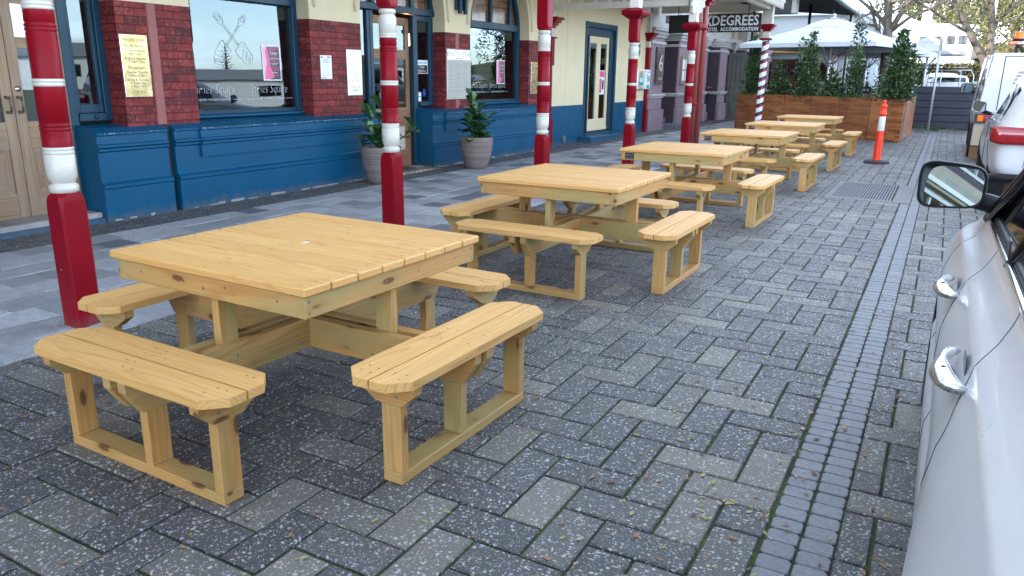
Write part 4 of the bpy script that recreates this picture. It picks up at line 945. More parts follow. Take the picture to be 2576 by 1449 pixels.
# barber striped post
def stripes(n, p):
    P = n.obj(); s = n.n("SeparateXYZ", 2, i0=P); g = n.attr("gp"); a = n.n("SeparateXYZ", 0, i0=g)
    u = n.m('FRACT', n.m('ADD', n.m('MULTIPLY', s, 4.35), n.m('ADD', a, 1.0)))
    c = n.ramp(u, [(0., (.72, .74, .77)), (.52, (.30, .008, .02)), (.76, (.018, .014, .045))], interp='CONSTANT'); p(Base__Color=c, Roughness=.22)
bt = thing("barber_post", "verandah post wrapped in red, navy and white spiral stripes", "post", (PX, 21.9, 0))
mb = MB(); z = -.01; ZL = [-.01, .6, 1.2, 1.8, 2.50]; sg = 24; vs = []; g = []; fs = []
for z in ZL:
    for k in range(sg+1):
        a = 2*math.pi*k/sg; rr = .088/max(abs(math.cos(a)), abs(math.sin(a)))**.55; vs.append((PX+rr*math.cos(a), 21.9+rr*math.sin(a), z)); g.append((-k/sg, 0, 0))
for i in range(len(ZL)-1):
    for k in range(sg): fs.append((i*(sg+1)+k, i*(sg+1)+k+1, (i+1)*(sg+1)+k+1, (i+1)*(sg+1)+k))
mb.add(vs, fs, 0, g=g, sm=True); mb.build("striped_wrap", mat("barber_stripes", stripes), bt, recalc=False)
mb = MB(); mb.box((PX-.14, 21.76, 2.501), (PX+.14, 22.04, 2.55), 0, .012); mb.build("collar", M['red'], bt)
mb = MB(); mb.box((PX-.09, 21.81, 2.5505), (PX+.09, 21.99, 2.72), 0, .008); mb.box((PX-.13, 21.78, 2.901), (PX+.13, 22.02, 3.6), 0, .008); mb.box((PX-.13, 21.78, 3.6005), (PX+.22, 22.02, 4.6), 0, .008); mb.build("white_post", M['white'], bt)
mb = MB()
for k in range(4): mb.box((PX-.10-.035*k, 21.80-.035*k, 2.7205+.045*k), (PX+.10+.035*k, 22.0+.035*k, 2.765+.045*k), 0, .006)
mb.build("capital", M['red'], bt)
# downpipes
for i, (x, y, lab) in enumerate(((PX+.02, 15.42, "left one of the two red oxide downpipes behind the verandah post"), (PX+.02, 15.82, "right one of the two red oxide downpipes behind the verandah post"))):
    t = thing("downpipe", lab, "downpipe", (x, y, 0), group="red oxide downpipes")
    mb = MB(); mb.tube([(x, y, -.01), (x, y, 5.2)], .056, 18); mb.build("pipe", M['redbrown'], t)
    mb = MB()
    for z in (2.52, 1.0) if i == 0 else (2.95, 2.45):
        mb.lathe([(.056, -.03), (.068, -.025), (.068, .025), (.056, .03)], (x, y, z), 18)
    if i == 1: mb.box((x-.10, y-.10, 2.96), (x+.13, y+.13, 3.03), 0, .01); mb.box((x-.085, y-.085, 2.88), (x+.085, y+.085, 2.959), 0, .01)
    mb.build("collar", M['red'], t)
# ------------------------------------------------------------------ signs and notices
def plate(name, y0, y1, z0, z1, m, label, cat, x=XF+.001, th=.012, bord=None, group=None):
    t = thing(name, label, cat, (x, (y0+y1)/2, z0), group=group)
    mb = MB(); mb.box((x, y0, z0), (x+th, y1, z1), 0, .003)
    if bord: mb.box((x+th, y0+.004, z0+.004), (x+th+.0012, y1-.004, z1-.004), 1)
    mb.build("board", [m, bord] if bord else m, t); return t, x+th+(.0012 if bord else 0)
def lines(t, x, y0, y1, z1, rows, m, name="lettering", sx=1.0):
    mb = MB(); cy = (y0+y1)/2
    for s, size, dz in rows: text_mb(mb, s, size, (x+.0008, cy, z1-dz), '+x', 0, ex=.0004, sx=sx)
    return mb.build(name, m, t)
t, x = plate("brass_hours_sign", 5.13, 5.445, 1.24, 1.865, M['satin'], "brass plate with bar, garden and restaurant hours beside the terracotta pipe", "sign", bord=M['brass'])
lines(t, x, 5.13, 5.445, 1.865, [("WHITE STAR", .042, .055), ("Bar & Garden", .042, .11), ("Tuesday-Thursday", .034, .158), ("4pm - Late", .034, .19), ("Friday & Saturday", .034, .238), ("11.30am-12am", .034, .27), ("Restaurant", .042, .328), ("Tuesday-Thursday", .034, .375), ("5.30pm-8.30pm", .034, .408), ("Friday & Saturday", .034, .452), ("11.30am-3pm", .034, .485), ("5.30pm-9pm", .034, .517), ("Reservations please phone", .013, .565), ("Kitchen closed Sunday & Monday", .013, .583)], M['inkgold'])
mb = MB(); mb.box((x, 5.20, 1.792), (x+.001, 5.375, 1.794)); mb.box((x, 5.195, 1.733), (x+.001, 5.38, 1.735)); mb.box((x, 5.215, 1.514), (x+.001, 5.36, 1.516)); mb.build("rule_lines", M['inkgold'], t)
t, x = plate("check_in_notice", 8.045, 8.265, 1.43, 1.74, M['paper'], "white paper check-in notice taped to the brick pier", "notice", th=.003)
mb = MB(); mb.box((x, 8.055, 1.70), (x+.0006, 8.095, 1.725)); mb.box((x, 8.18, 1.705), (x+.0006, 8.245, 1.725))
for k in range(4): mb.box((x, 8.10, 1.683-.014*k), (x+.0006, 8.21, 1.688-.014*k))
for k in range(3): mb.box((x, 8.065, 1.492-.012*k), (x+.0006, 8.235, 1.497-.012*k), 1)
mb.box((x, 8.065, 1.44), (x+.0006, 8.15, 1.452)); mb.build("print", [M['inkgrey'], M['palepink']], t)
t, x = plate("management_sign", 8.57, 8.885, 1.205, 1.83, M['silverplate'], "pale metal sign about management's right to refuse entry, beside the centre door", "sign", bord=M['silverplate'])
lines(t, x, 8.57, 8.885, 1.83, [("WHITE STAR", .040, .06), ("Management", .045, .19), ("Reserves", .045, .235), ("the Right", .045, .28), ("to Refuse", .045, .325), ("Entry at", .045, .37), ("Any Time.", .045, .415), ("Dress Code", .045, .505), ("Applies", .045, .55)], M['inkgrey'])
t, x = plate("menu_board", 11.085, 11.835, 1.10, 1.93, M['silverplate'], "large pale menu board on the third brick pier above the potted plant", "sign", bord=mat("menu_grey", Base__Color=(.42, .42, .36), Roughness=.4))
mb = MB(); mb.box((x, 11.10, 1.755), (x+.001, 11.82, 1.915)); mb.build("heading_panel", M['silverplate'], t)
lines(t, x+.001, 11.085, 11.835, 1.93, [("WHITE \u2022 STAR", .125, .085), ("BAR & GARDEN", .028, .155)], M['inkgrey'])
mb = MB()
for k, s in enumerate(("FOOD", "COFFEE", "BEER", "GARDEN", "LIVE MUSIC", "BEER", "WINE", "COCKTAILS")): text_mb(mb, s, .034, (x+.0006, 11.20, 1.69-.065*k), '+x', 0, ex=.0003)
for c0 in (11.33, 11.58):
    for k in range(24):
        if k % 7 == 6: continue
        mb.box((x, c0, 1.70-.0215*k), (x+.0006, c0+random.uniform(.12, .22), 1.706-.0215*k))
mb.build("print", M['inkgrey'], t)
t, x = plate("brass_hours_sign", 14.13, 14.41, 1.15, 1.78, M['satin'], "brass plate half hidden behind the third verandah post", "sign", bord=M['brass'])
lines(t, x, 14.13, 14.41, 1.78, [("WHITE STAR", .036, .05), ("Bar & Garden", .036, .11), ("Tuesday-Thursday", .03, .158), ("4pm - Late", .03, .19), ("Friday & Saturday", .03, .238), ("11.30am-12am", .03, .27), ("Restaurant", .036, .328), ("Tuesday-Thursday", .03, .375), ("5.30pm-8.30pm", .03, .408)], M['inkgold'])
def poster(y0, y1, z0, z1, label, x=XP+.001):
    t = thing("event_poster", label, "poster", (x, (y0+y1)/2, z0), group="pink charity dinner posters")
    mb = MB(); mb.box((x, y0, z0), (x+.002, y1, z1)); mb.build("sheet", M['paper'], t)
    wd, h = y1-y0, z1-z0; b = .012; Y = lambda u: y0+b+(wd-2*b)*u; Z = lambda u: z0+b+(h-2*b)*u
    mb = MB(); xx = x+.002; mb.box((xx, Y(0), Z(0)), (xx+.0006, Y(1), Z(1)))
    mb.prism([(Y(0), Z(0)), (Y(.33), Z(0)), (Y(.28), Z(1)), (Y(0), Z(1))], 0, xx+.0006, xx+.0010, 2)
    mb.prism([(Y(.06), Z(0)), (Y(.34), Z(.02)), (Y(.62), Z(.08)), (Y(.40), Z(.42)), (Y(.34), Z(.85)), (Y(.26), Z(.98)), (Y(.16), Z(.88)), (Y(.20), Z(.5)), (Y(.10), Z(.25))], 0, xx+.001, xx+.0014, 1)
    mb.build("print", [M['poster'], M['pink'], M['palepink']], t)
    mb = MB(); s = h/.44
    for s_, z, si, m in (("BREAST", .92, .066, 1), ("Cancer", .805, .058, 0), ("AWARENESS", .715, .032, 1), ("Long Table Dinner", .645, .030, 0), ("WED 28TH JULY", .565, .038, 1), ("3 course dinner, music", .495, .019, 0), ("& silent auction", .455, .019, 0), ("TICKETS $85 EACH", .36, .026, 1), ("BOOKINGS 6PM", .29, .026, 1), ("ESSENTIAL", .21, .024, 0), ("FUNDRAISER", .13, .026, 1)):
        text_mb(mb, s_, si*s, (xx+.0018, Y(.66), Z(z)), '+x', m, ex=.0003, sx=.82)
    mb.build("lettering", [M['paper'], M['pink']], t)
MB.lean = .022
poster(7.275, 7.585, 1.405, 1.84, "pink ribbon dinner poster taped inside the large window with crossed shovels"); poster(13.22, 13.525, 1.35, 1.79, "pink ribbon dinner poster in the window right of the menu board")
MB.lean = 0
# small poster in the french door
t = thing("door_poster", "small red and white poster inside the french door glass", "poster", (XC-.088, 18.2, 1.1)); mb = MB(); mb.box((XC-.0885, 18.03, 1.08), (XC-.0865, 18.37, 1.66), 0); mb.box((XC-.0865, 18.05, 1.50), (XC-.0860, 18.35, 1.64), 1); mb.box((XC-.0865, 18.06, 1.12), (XC-.0860, 18.2, 1.46), 1); mb.box((XC-.0865, 18.23, 1.2), (XC-.0860, 18.33, 1.42), 2); mb.build("print", [M['paper'], M['pink'], M['poster']], t)
MB.lean = .022
# window decals: crossed shovels and script
t = thing("shovel_decal", "white etched decal of two crossed shovels on the big window", "decal", (XP, 6.86, 1.9))
mb = MB()
def ln(pts, r=.0035): mb.tube([(XP+.002, p[0], p[1]) for p in pts], r, 5)
def shovel(cy, cz, ang, L=.30):
    ca, sa = math.cos(ang), math.sin(ang); T = lambda u, v: (cy+u*ca-v*sa, cz+u*sa+v*ca)
    ln([T(-.14, .011), T(.19, .011)]); ln([T(-.14, -.011), T(.19, -.011)])
    ln([T(.19, .011), T(.24, .045), T(.33, .035), T(.345, 0), T(.33, -.035), T(.24, -.045), T(.19, -.011)]); ln([T(.255, .022), T(.31, .018), T(.32, 0), T(.31, -.018), T(.255, -.022), T(.245, 0), T(.255, .022)])
    ln([T(-.14, .085), T(-.14, -.085), T(-.17, -.095), T(-.36, -.075), T(-.43, 0), T(-.36, .075), T(-.17, .095), T(-.14, .085)])
    for k in range(9): ln([T(-.19-.022*k, -.06+.01*(k % 3)), T(-.24-.02*k, .02+.02*(k % 3))], .0018)
shovel(6.83, 1.92, R(48)); shovel(6.83, 1.92, R(132)); mb.build("linework", M['etch'], t)
def script(y, z, label, wn):
    t = thing("script_decal", label, "decal", (XP, y, z), group="white script decals along the windows")
    mb = MB(); text_mb(mb, "James Squire", .155, (XP+.0012, y, z), '+x', 0, shear=.28, ex=.0003, sx=.78, bold=-.0035); text_mb(mb, "NEVER FORSAKE FLAVOUR", .040, (XP+.0012, y, z-.12), '+x', 0, ex=.0003); mb.box((XP+.001, y+.27, z-.122), (XP+.0016, y+.40, z-.118)); mb.box((XP+.001, y-.40, z-.122), (XP+.0016, y-.27, z-.118)); mb.build("lettering", M['etch'], t)
script(6.48, 1.30, "white script lettering at the left of the big window under the shovels", 0); script(7.36, 1.30, "white script lettering at the right of the big window below the pink poster", 0)
script(12.55, 1.32, "white script lettering at the left of the window beside the menu board", 1); script(13.25, 1.32, "white script lettering below the pink poster in the far window", 1)
MB.lean = 0
# sidelight stickers
t, x = plate("trading_hours_sign", 10.60, 10.93, 1.52, 1.735, M['paper'], "black and white trading hours sticker on the centre sidelight", "sign", x=XP+.001, th=.002)
mb = MB(); mb.box((x, 10.61, 1.53), (x+.0006, 10.92, 1.655)); mb.build("panel", M['black'], t); mb = MB(); text_mb(mb, "TRADING HOURS", .040, (x+.0006, 10.765, 1.69), '+x', 1, sx=.85, bold=.001); text_mb(mb, "7 Days", .052, (x+.0012, 10.765, 1.625), '+x', 0); text_mb(mb, "Midday till Late", .040, (x+.0012, 10.765, 1.565), '+x', 0, sx=.9); mb.build("lettering", [M['paper'], M['cyan']], t)
o = MB().box((XP+.001, 10.63, 1.06), (XP+.002, 10.73, 1.22), 0).box((XP+.002, 10.64, 1.14), (XP+.0025, 10.72, 1.16), 1).box((XP+.002, 10.64, 1.20), (XP+.0025, 10.72, 1.212), 1).build("card_sticker", [M['paper'], M['cyan']]); tag(o, "small white card sticker low on the centre sidelight", "sticker")
mb = MB(); mb.prism([(10.82+.045*math.cos(k*.4), 1.21+.065*math.sin(k*.4)) for k in range(16)], 0, XP+.001, XP+.002); o = mb.build("round_sticker", mat("sticker_blue", Base__Color=(.01, .05, .35), Roughness=.4)); tag(o, "round blue sticker on the centre sidelight", "sticker")
o = MB().box((XP+.001, 13.66, 1.05), (XP+.002, 13.87, 1.20), 0).box((XP+.002, 13.69, 1.16), (XP+.0025, 13.84, 1.17), 1).box((XP+.002, 13.69, 1.13), (XP+.0025, 13.84, 1.14), 1).box((XP+.002, 13.74, 1.08), (XP+.0025, 13.84, 1.10), 1).build("phone_sticker", [M['paper'], M['ink']]); tag(o, "white notice sticker in the lower right corner of the far window", "sticker")
# defibrillator cabinet and signs on the cream wall
xa = XC
t = thing("defibrillator_cabinet", "white wall cabinet with teal defibrillator pictograms beside the red capital post", "cabinet", (xa, 20.4, 1.18))
mb = MB(); mb.box((xa+.001, 20.12, 1.19), (xa+.16, 20.62, 1.70), 0, .02); mb.build("case", M['silverplate'], t)
mb = MB(); mb.box((xa+.161, 20.22, 1.30), (xa+.163, 20.55, 1.50)); mb.build("pictogram", M['teal'], t); mb = MB(); mb.box((xa+.1631, 20.26, 1.38), (xa+.164, 20.5, 1.48), 0); mb.prism([(20.38+.04*math.cos(k*.5), 1.60+.03*math.sin(k*.5)) for k in range(13)], 0, xa+.161, xa+.163, 1); mb.prism([(20.32, 1.44), (20.38, 1.40), (20.44, 1.44), (20.38, 1.465)], 0, xa+.1641, xa+.165, 2); text_mb(mb, "AED station", .05, (xa+.1612, 20.38, 1.54), '+x', 3); mb.build("symbols", [M['paper'], M['redsign'], M['teal'], M['inkgrey']], t)
t = thing("instruction_box", "white box with blue instruction panel at the right of the defibrillator cabinet", "box", (xa, 20.85, 1.18)); mb = MB(); mb.box((xa+.001, 20.63, 1.19), (xa+.21, 20.98, 1.71), 0, .025); mb.build("case", M['paper'], t); mb = MB(); mb.box((xa+.211, 20.68, 1.22), (xa+.213, 20.9, 1.31), 0); mb.box((xa+.211, 20.71, 1.36), (xa+.213, 20.76, 1.58), 1); mb.box((xa+.211, 20.8, 1.40), (xa+.213, 20.9, 1.54), 0); mb.box((xa+.211, 20.70, 1.63), (xa+.213, 20.92, 1.66), 1); mb.build("print", [M['teal'], M['cyan']], t)
t = thing("green_sign", "narrow green defibrillator sign with a white heart on the cream wall", "sign", (xa, 20.42, 2.08)); mb = MB(); mb.box((xa+.001, 20.25, 2.08), (xa+.01, 20.60, 2.38)); mb.build("board", M['signgreen'], t); mb = MB(); mb.prism([(20.43, 2.15), (20.51, 2.25), (20.47, 2.29), (20.43, 2.27), (20.39, 2.29), (20.35, 2.25)], 0, xa+.0101, xa+.0115); text_mb(mb, "AED", .055, (xa+.0105, 20.43, 2.345), '+x', 0); text_mb(mb, "AED", .045, (xa+.0105, 20.43, 2.11), '+x', 0); mb.build("symbol", M['paper'], t)
t = thing("heart_sign", "projecting cream sign with a red heart and white bolt above the cream wall", "sign", (xa, 20.5, 2.8)); mb = MB(); mb.box((xa+.001, 20.28, 2.78), (xa+.012, 20.74, 3.06)); mb.build("board", M['cream'], t)
hp = [(20.5+.13*math.sin(a)**3*1.15, 2.94+.008*(13*math.cos(a)-5*math.cos(2*a)-2*math.cos(3*a)-math.cos(4*a))) for a in [k*6.283/30 for k in range(30)]]
mb = MB(); mb.prism(hp, 0, xa+.0121, xa+.014, 0); mb.prism([(20.52, 3.01), (20.46, 2.93), (20.495, 2.93), (20.48, 2.86), (20.55, 2.95), (20.51, 2.95)], 0, xa+.0141, xa+.0155, 1); mb.build("heart", [M['redsign'], M['paper']], t)
# six sign on the mauve pilaster
xm = XB+.42
t = thing("number_sign", "rough dark timber sign with a silver number six on the mauve pilaster", "sign", (xm, 22.0, 1.4)); mb = MB(); z = 1.30
while z < 2.32:
    mb.box((xm+.001, 21.72, z), (xm+.05+random.uniform(0, .03), 22.28, z+.085), 0, .004, wood=1); z += .087
mb.build("timber_boards", mat("burnt_timber", f_oak((.11, .075, .06), (.03, .02, .018))), t)
mb = MB(); text_mb(mb, "6", .66, (xm+.085, 22.0, 1.88), '+x', 0, ex=.008, sx=1.15); text_mb(mb, "DEGREES", .085, (xm+.085, 22.0, 1.475), '+x', 0); mb.build("lettering", M['silverplate'], t)
t = thing("framed_menu", "timber framed menu case on the second mauve pilaster", "menu case", (xm, 24.45, 1.3)); mb = MB(); mb.box((xm+.001, 24.15, 1.30), (xm+.06, 24.75, 2.15), 0, .006, wood=2); mb.build("case", M['oak'], t); mb = MB()
for y in (24.2, 24.49):
    for z in (1.42, 1.76): mb.box((xm+.0605, y, z), (xm+.064, y+.22, z+.30))
mb.build("sheets", M['paper'], t)
# motel sign
t = thing("motel_sign", "hanging black motel sign with white lettering under the lace verandah", "sign", (-5.7, 21.6, 2.72)); mb = MB(); mb.box((-7.05, 21.57, 2.70), (PX-.10, 21.63, 3.17), 0, .004); mb.build("board", M['black'], t)
mb = MB(); text_mb(mb, "DEGREES", .36, (-4.61, 21.5685, 2.985), '-y', 0, align='RIGHT', sx=.86, bold=.006); x0 = min(v[0] for v in mb.v)-.02; text_mb(mb, "SIX", .36, (x0, 21.5685, 2.985), '-y', 0, align='RIGHT', sx=.9, bold=.014); text_mb(mb, "HOTEL | MOTEL  ACCOMMODATION", .125, (-4.61, 21.5685, 2.775), '-y', 0, align='RIGHT', sx=.82, track=1.1, bold=.004); mb.build("lettering", M['paper'], t)
mb = MB()
for x in (-6.8, -4.9): mb.tube([(x, 21.6, 3.17), (x, 21.6, 3.5)], .012, 6)
mb.build("hanger", M['black'], t)
# ------------------------------------------------------------------ potted fiddle leaf figs
def big_leaf(mb, base, d, up, L, W, m=0):
    d = Vector(d).normalized(); up = Vector(up); s = d.cross(up).normalized(); n = s.cross(d).normalized(); P = Vector(base); vs = []; fs = []
    prof = [(0, .05), (.12, .32), (.28, .48), (.42, .50), (.58, .72), (.76, .98), (.90, .80), (1, .06)]
    cu = random.uniform(.18, .48)
    for u, w_ in prof:
        c = P + d*(L*u) - n*(L*cu*u*u); wv = random.uniform(.92, 1.08)
        for q in (-1, -.5, 0, .5, 1): vs.append(c + s*(q*w_*W/2*wv) + n*(.16*W*abs(q)*w_ + random.uniform(-.004, .004)))
    for i in range(len(prof)-1):
        for k in range(4): fs.append((i*5+k, i*5+k+1, i*5+5+k+1, i*5+5+k))
    mb.add(vs, fs, m, sm=True)
def fig(x, y, seed, lab, spread):
    random.seed(seed); t = thing("potted_fig", lab, "potted plant", (x, y, 0), group="fiddle leaf figs in clay pots")
    mb = MB(); mb.lathe([(.0, 0), (.165, 0), (.19, .03), (.235, .18), (.268, .32), (.278, .44), (.274, .50), (.268, .515), (.252, .515), (.248, .48), (.25, .42), (.0, .42)], (x, y, 0), 40, cap=False); mb.build("pot", M['pot'], t)
    mb = MB(); mb.lathe([(.0, .425), (.22, .43), (.245, .435)], (x, y, 0), 24, cap=False); mb.build("soil", M['soil'], t)
    sm = MB(); lf = MB()
    for (dx, dy, h, n) in spread:
        p0 = Vector((x+dx*.15, y+dy*.15, .43)); p1 = Vector((x+dx*.5, y+dy*.5, .43+h*.5)); p2 = Vector((x+dx, y+dy, .43+h)); pts = [p0.lerp(p1, u).lerp(p1.lerp(p2, u), u) for u in [k/8 for k in range(9)]]
        sm.tube(pts, [.013-.001*k for k in range(9)], 7)
        for k in range(n):
            u = .1+.9*(k+.5)/n; i = min(7, int(u*8)); p = pts[i].lerp(pts[i+1], u*8-i); a = k*2.4+random.uniform(-.4, .4); el = random.uniform(.0, .85) if u < .85 else random.uniform(.9, 1.4)
            L = random.uniform(.17, .26); big_leaf(lf, p, (math.cos(a)*math.cos(el), math.sin(a)*math.cos(el), math.sin(el)), (0, 0, 1) if el < 1.2 else (1, 0, 0), L, L*random.uniform(.70, .85))
    sm.build("stem", M['stem'], t); lf.build("leaves", M['fig'], t, recalc=False)
fig(-6.93, 8.62, 3, "clay pot with leggy fiddle leaf fig, half hidden behind the second verandah post", [(-.06, -.14, .50, 18), (.05, .0, .62, 14), (.30, .42, .34, 8), (.02, -.22, .28, 11), (-.1, .1, .45, 10)])
fig(-6.77, 10.94, 5, "clay pot with bushy fiddle leaf fig, below the menu board", [(-.02, -.12, .66, 24), (.10, -.14, .52, 18), (.08, .26, .36, 14), (-.05, .08, .5, 14), (.0, -.24, .34, 12)])
random.seed(11)
# ------------------------------------------------------------------ bollard and sign pole
t = thing("traffic_bollard", "orange flexible traffic bollard with white reflective band and black rubber base", "bollard", (-1.0, 15.95, 0))
x, y = -1.0, 15.95
mb = MB(); mb.lathe([(.0, .0), (.225, .0), (.23, .02), (.20, .045), (.07, .06), (.0, .06)], (x, y, 0), 8, cap=False, sm=False); mb.build("rubber_base", M['rubber'], t)
mb = MB(); mb.lathe([(.078, .045), (.072, .10), (.060, .60)], (x, y, 0), 24, cap=False); mb.lathe([(.058, .86), (.056, .885), (.072, .89), (.072, .915), (.058, .92), (.055, 1.03), (.064, 1.04), (.064, 1.06), (.035, 1.075), (.024, 1.09), (.033, 1.11), (.036, 1.13), (.024, 1.152), (.0, 1.155)], (x, y, 0), 24, cap=False); mb.build("post", M['orange'], t)
mb = MB(); mb.lathe([(.0605, .60), (.0615, .605), (.0585, .86), (.057, .862)], (x, y, 0), 24, cap=False); mb.build("reflective_band", M['reflect'], t)
t = thing("parking_sign_pole", "galvanised steel pole with a narrow sign seen edge on, beside the navy planter wall", "sign pole", (-.40, 27.6, 0))
mb = MB(); mb.tube([(-.40, 27.6, -.02), (-.40, 27.6, 2.90)], .038, 14); mb.build("pole", M['galv'], t); mb = MB(); mb.box((-.355, 27.45, 2.42), (-.35, 27.80, 2.90), 0, .001); mb.box((-.365, 27.57, 2.5), (-.3555, 27.63, 2.53)); mb.box((-.365, 27.57, 2.8), (-.3555, 27.63, 2.83)); mb.build("sign_plate", M['paper'], t)
# ------------------------------------------------------------------ foliage
def leafcloud(mb, n, fn, size, nm=3, droop=.25):
    for k in range(n):
        p, out = fn(); p = Vector(p); d = (Vector(out).normalized()*random.uniform(.4, 1.2) + Vector((random.gauss(0, .5), random.gauss(0, .5), random.gauss(0, .45)-droop))).normalized()
        s = d.cross(Vector((random.gauss(0, 1), random.gauss(0, 1), random.gauss(0, 1)))).normalized(); L = size*random.uniform(.6, 1.25); W = L*random.uniform(.16, .24); n_ = s.cross(d)*L*.08
        mb.add([p, p+d*L*.45+s*W+n_, p+d*L, p+d*L*.45-s*W+n_], [(0,1,2),(0,2,3)], random.randrange(nm))
LEAF = [M['laurel'], M['laurel'], M['laurel2'], M['darkleaf']]
def shrub(x, y, z, h, r, n, lab, group, lean=(0, 0)):
    t = thing("laurel_shrub", lab, "shrub", (x, y, z), group=group)
    st = MB()
    spikes = []
    for k in range(9):
        a = random.uniform(0, 6.28); rr = r*random.uniform(.3, 1.25); hh = h*(1 if k == 0 else random.uniform(.35, .9)); spikes.append((x+lean[0]*hh/h+rr*.55*math.cos(a)*(k > 0), y+rr*.55*math.sin(a)*(k > 0), hh)); st.tube([(x+.3*rr*math.cos(a), y+.3*rr*math.sin(a), z), (x+rr*.45*math.cos(a), y+rr*.45*math.sin(a), z+hh*.5), (spikes[-1][0], spikes[-1][1], z+hh*.95)], [.012, .009, .004], 5)
    st.build("stem", M['stem'], t)
    def fn():
        sx, sy, hh = random.choice(spikes + [spikes[0]]*2); u = random.random()**.85; a = random.uniform(0, 6.28)
        rad = abs(r*.56*(1-u)**.55*random.uniform(.15, 1.15)+random.gauss(0, .025))+.01; return (sx+(x-sx)*(1-u)*.4+rad*math.cos(a), sy+(y-sy)*(1-u)*.4+rad*math.sin(a), z+.04+hh*u), (math.cos(a), math.sin(a), .9)
    lf = MB(); leafcloud(lf, int(n*1.25), fn, .118, 4, 0); lf.build("crown", LEAF, t, recalc=False); return t
# ------------------------------------------------------------------ timber planters
PA, PB = Vector((-5.75, 24.75, 0)), Vector((-.905, 21.66, 0)); dirp = (PB-PA).normalized(); nrm = Vector((-dirp.y, dirp.x, 0)); ang = math.atan2(dirp.y, dirp.x)
Lp = (PB-PA).length; nb = 6; wl = Lp/nb; ordn = ["leftmost timber planter box, beside the purple building", "timber planter box behind the barber post", "timber planter box right of the barber post under tall laurels", "timber planter box behind the farthest picnic table", "timber planter box under the large umbrella pole", "rightmost timber planter box, with its end panel facing the navy wall"]
DV = Vector((.024, 1, 0))
def slab(mb, p, q, d0, d1, z0, z1, m=0):
    """upright slab whose plan runs from p to q, between depths d0 and d1 along the street"""
    pl = [p+DV*d0, q+DV*d0, q+DV*d1, p+DV*d1]; mb.prism([(v.x, v.y) for v in pl], 2, z0, z1, m)
for k in range(nb):
    c0, c1 = PA+dirp*(wl*k+.006), PA+dirp*(wl*(k+1)-.006); t = thing("planter_box", ordn[k], "planter", (c0+c1)/2, 0, group="hardwood planter boxes"); hz_ = 1.06
    mb = MB(); slab(mb, c0, c1, 0, .03, .01, hz_); mb.build("front_panel", M['merbau'], t)
    mb = MB(); e = dirp*.03; slab(mb, c0, c0+e, .0301, .5, .01, hz_-.002); slab(mb, c1-e, c1, .0301, .5, .01, hz_-.002); slab(mb, c0+e*1.01, c1-e*1.01, .47, .5, .01, hz_-.002); mb.build("side_panel", M['merbau'], t)
    mb = MB(); slab(mb, c0+e*1.02, c1-e*1.02, .031, .469, .8, .93); mb.build("soil", M['soil'], t)
    mb = MB(); f = c1-dirp*.03
    for z in (.35, .75): mb.tube([f+Vector((0, -.006, z)), f+Vector((0, .01, z))], .012, 8)
    if k == nb-1: g = (c0+c1)/2; mb.prism([(v.x, v.y) for v in (g-dirp*.12+Vector((0, -.002, 0)), g+dirp*.02+Vector((0, -.002, 0)), g+dirp*.02+Vector((0, .01, 0)), g-dirp*.12+Vector((0, .01, 0)))], 2, .98, 1.0, 1)
    mb.build("bolts", [M['satin'], M['black']], t)
for k in range(2):
    ya, yb = 22.17+1.9*k, 22.17+1.9*k+1.88; x0 = -.897+.024*(ya-21.66); x1 = -.897+.024*(yb-21.66)
    t = thing("planter_box", ("nearer side planter box, running away from the row's right end", "farther side planter box, running away towards the navy wall")[k], "planter", (x0-.3, ya, 0), 0, group="hardwood planter boxes")
    mb = MB(); mb.prism([(x0-.5, ya), (x0-.03, ya), (x0-.03, ya+.03), (x0-.5, ya+.03)], 2, .01, 1.058); mb.prism([(x1-.5, yb-.03), (x1-.03, yb-.03), (x1-.03, yb), (x1-.5, yb)], 2, .01, 1.058); mb.prism([(x0-.03, ya), (x0, ya), (x1, yb), (x1-.03, yb)], 2, .01, 1.07); mb.prism([(x0-.5, ya+.031), (x0-.47, ya+.031), (x1-.47, yb-.031), (x1-.5, yb-.031)], 2, .01, 1.058); mb.build("panel", M['merbau'], t)
    mb = MB(); mb.prism([(x0-.469, ya+.031), (x0-.031, ya+.031), (x1-.031, yb-.031), (x1-.469, yb-.031)], 2, .8, .93); mb.build("soil", M['soil'], t)
def onp(u, off=.26): return PA + dirp*u + DV*off
for u, h, r, n, lab in ((.46, 1.78, .46, 1700, "tall dark laurel shrub at the left end of the planters, left of the barber post"), (2.67, 1.80, .42, 1500, "tall laurel shrub in the planter under the large umbrella's left side"), (4.13, 1.98, .36, 950, "tall sparse laurel shrub in front of the umbrella pole"), (5.45, 1.72, .66, 2900, "dense bushy laurel shrub at the right end of the planters")):
    p = onp(u); shrub(p.x, p.y, .93, h, r, n, lab, "tall laurels in the planters")
for u, h, r, n, lab in ((1.55, 1.0, .5, 1000, "low rounded laurel right of the barber post"), (3.45, .8, .4, 600, "low laurel between the second and third tall laurels")):
    p = onp(u, .3); shrub(p.x, p.y, .93, h, r, n, lab, "low laurels in the planters")
t = thing("purple_shrub", "dark purple leaved shrub behind the planters", "shrub", (*onp(2.45, .9)[:2], .2)); p = onp(2.35, .8); mb = MB(); mb.tube([(p.x, p.y, 0), (p.x, p.y, 1.4)], .02, 6); mb.build("stem", M['bark'], t)
def fnp():
    a, b = random.uniform(0, 6.28), random.random()**.5; v = Vector((random.gauss(0, 1), random.gauss(0, 1), random.gauss(0, 1))).normalized()*b; return (p.x+v.x*.34, p.y+v.y*.34, 1.75+v.z*.42), v
mb = MB(); leafcloud(mb, 700, fnp, .09, 1); mb.build("crown", mat("purple_leaf", Base__Color=(.018, .008, .014), Roughness=.5), t, recalc=False)
mb = MB()
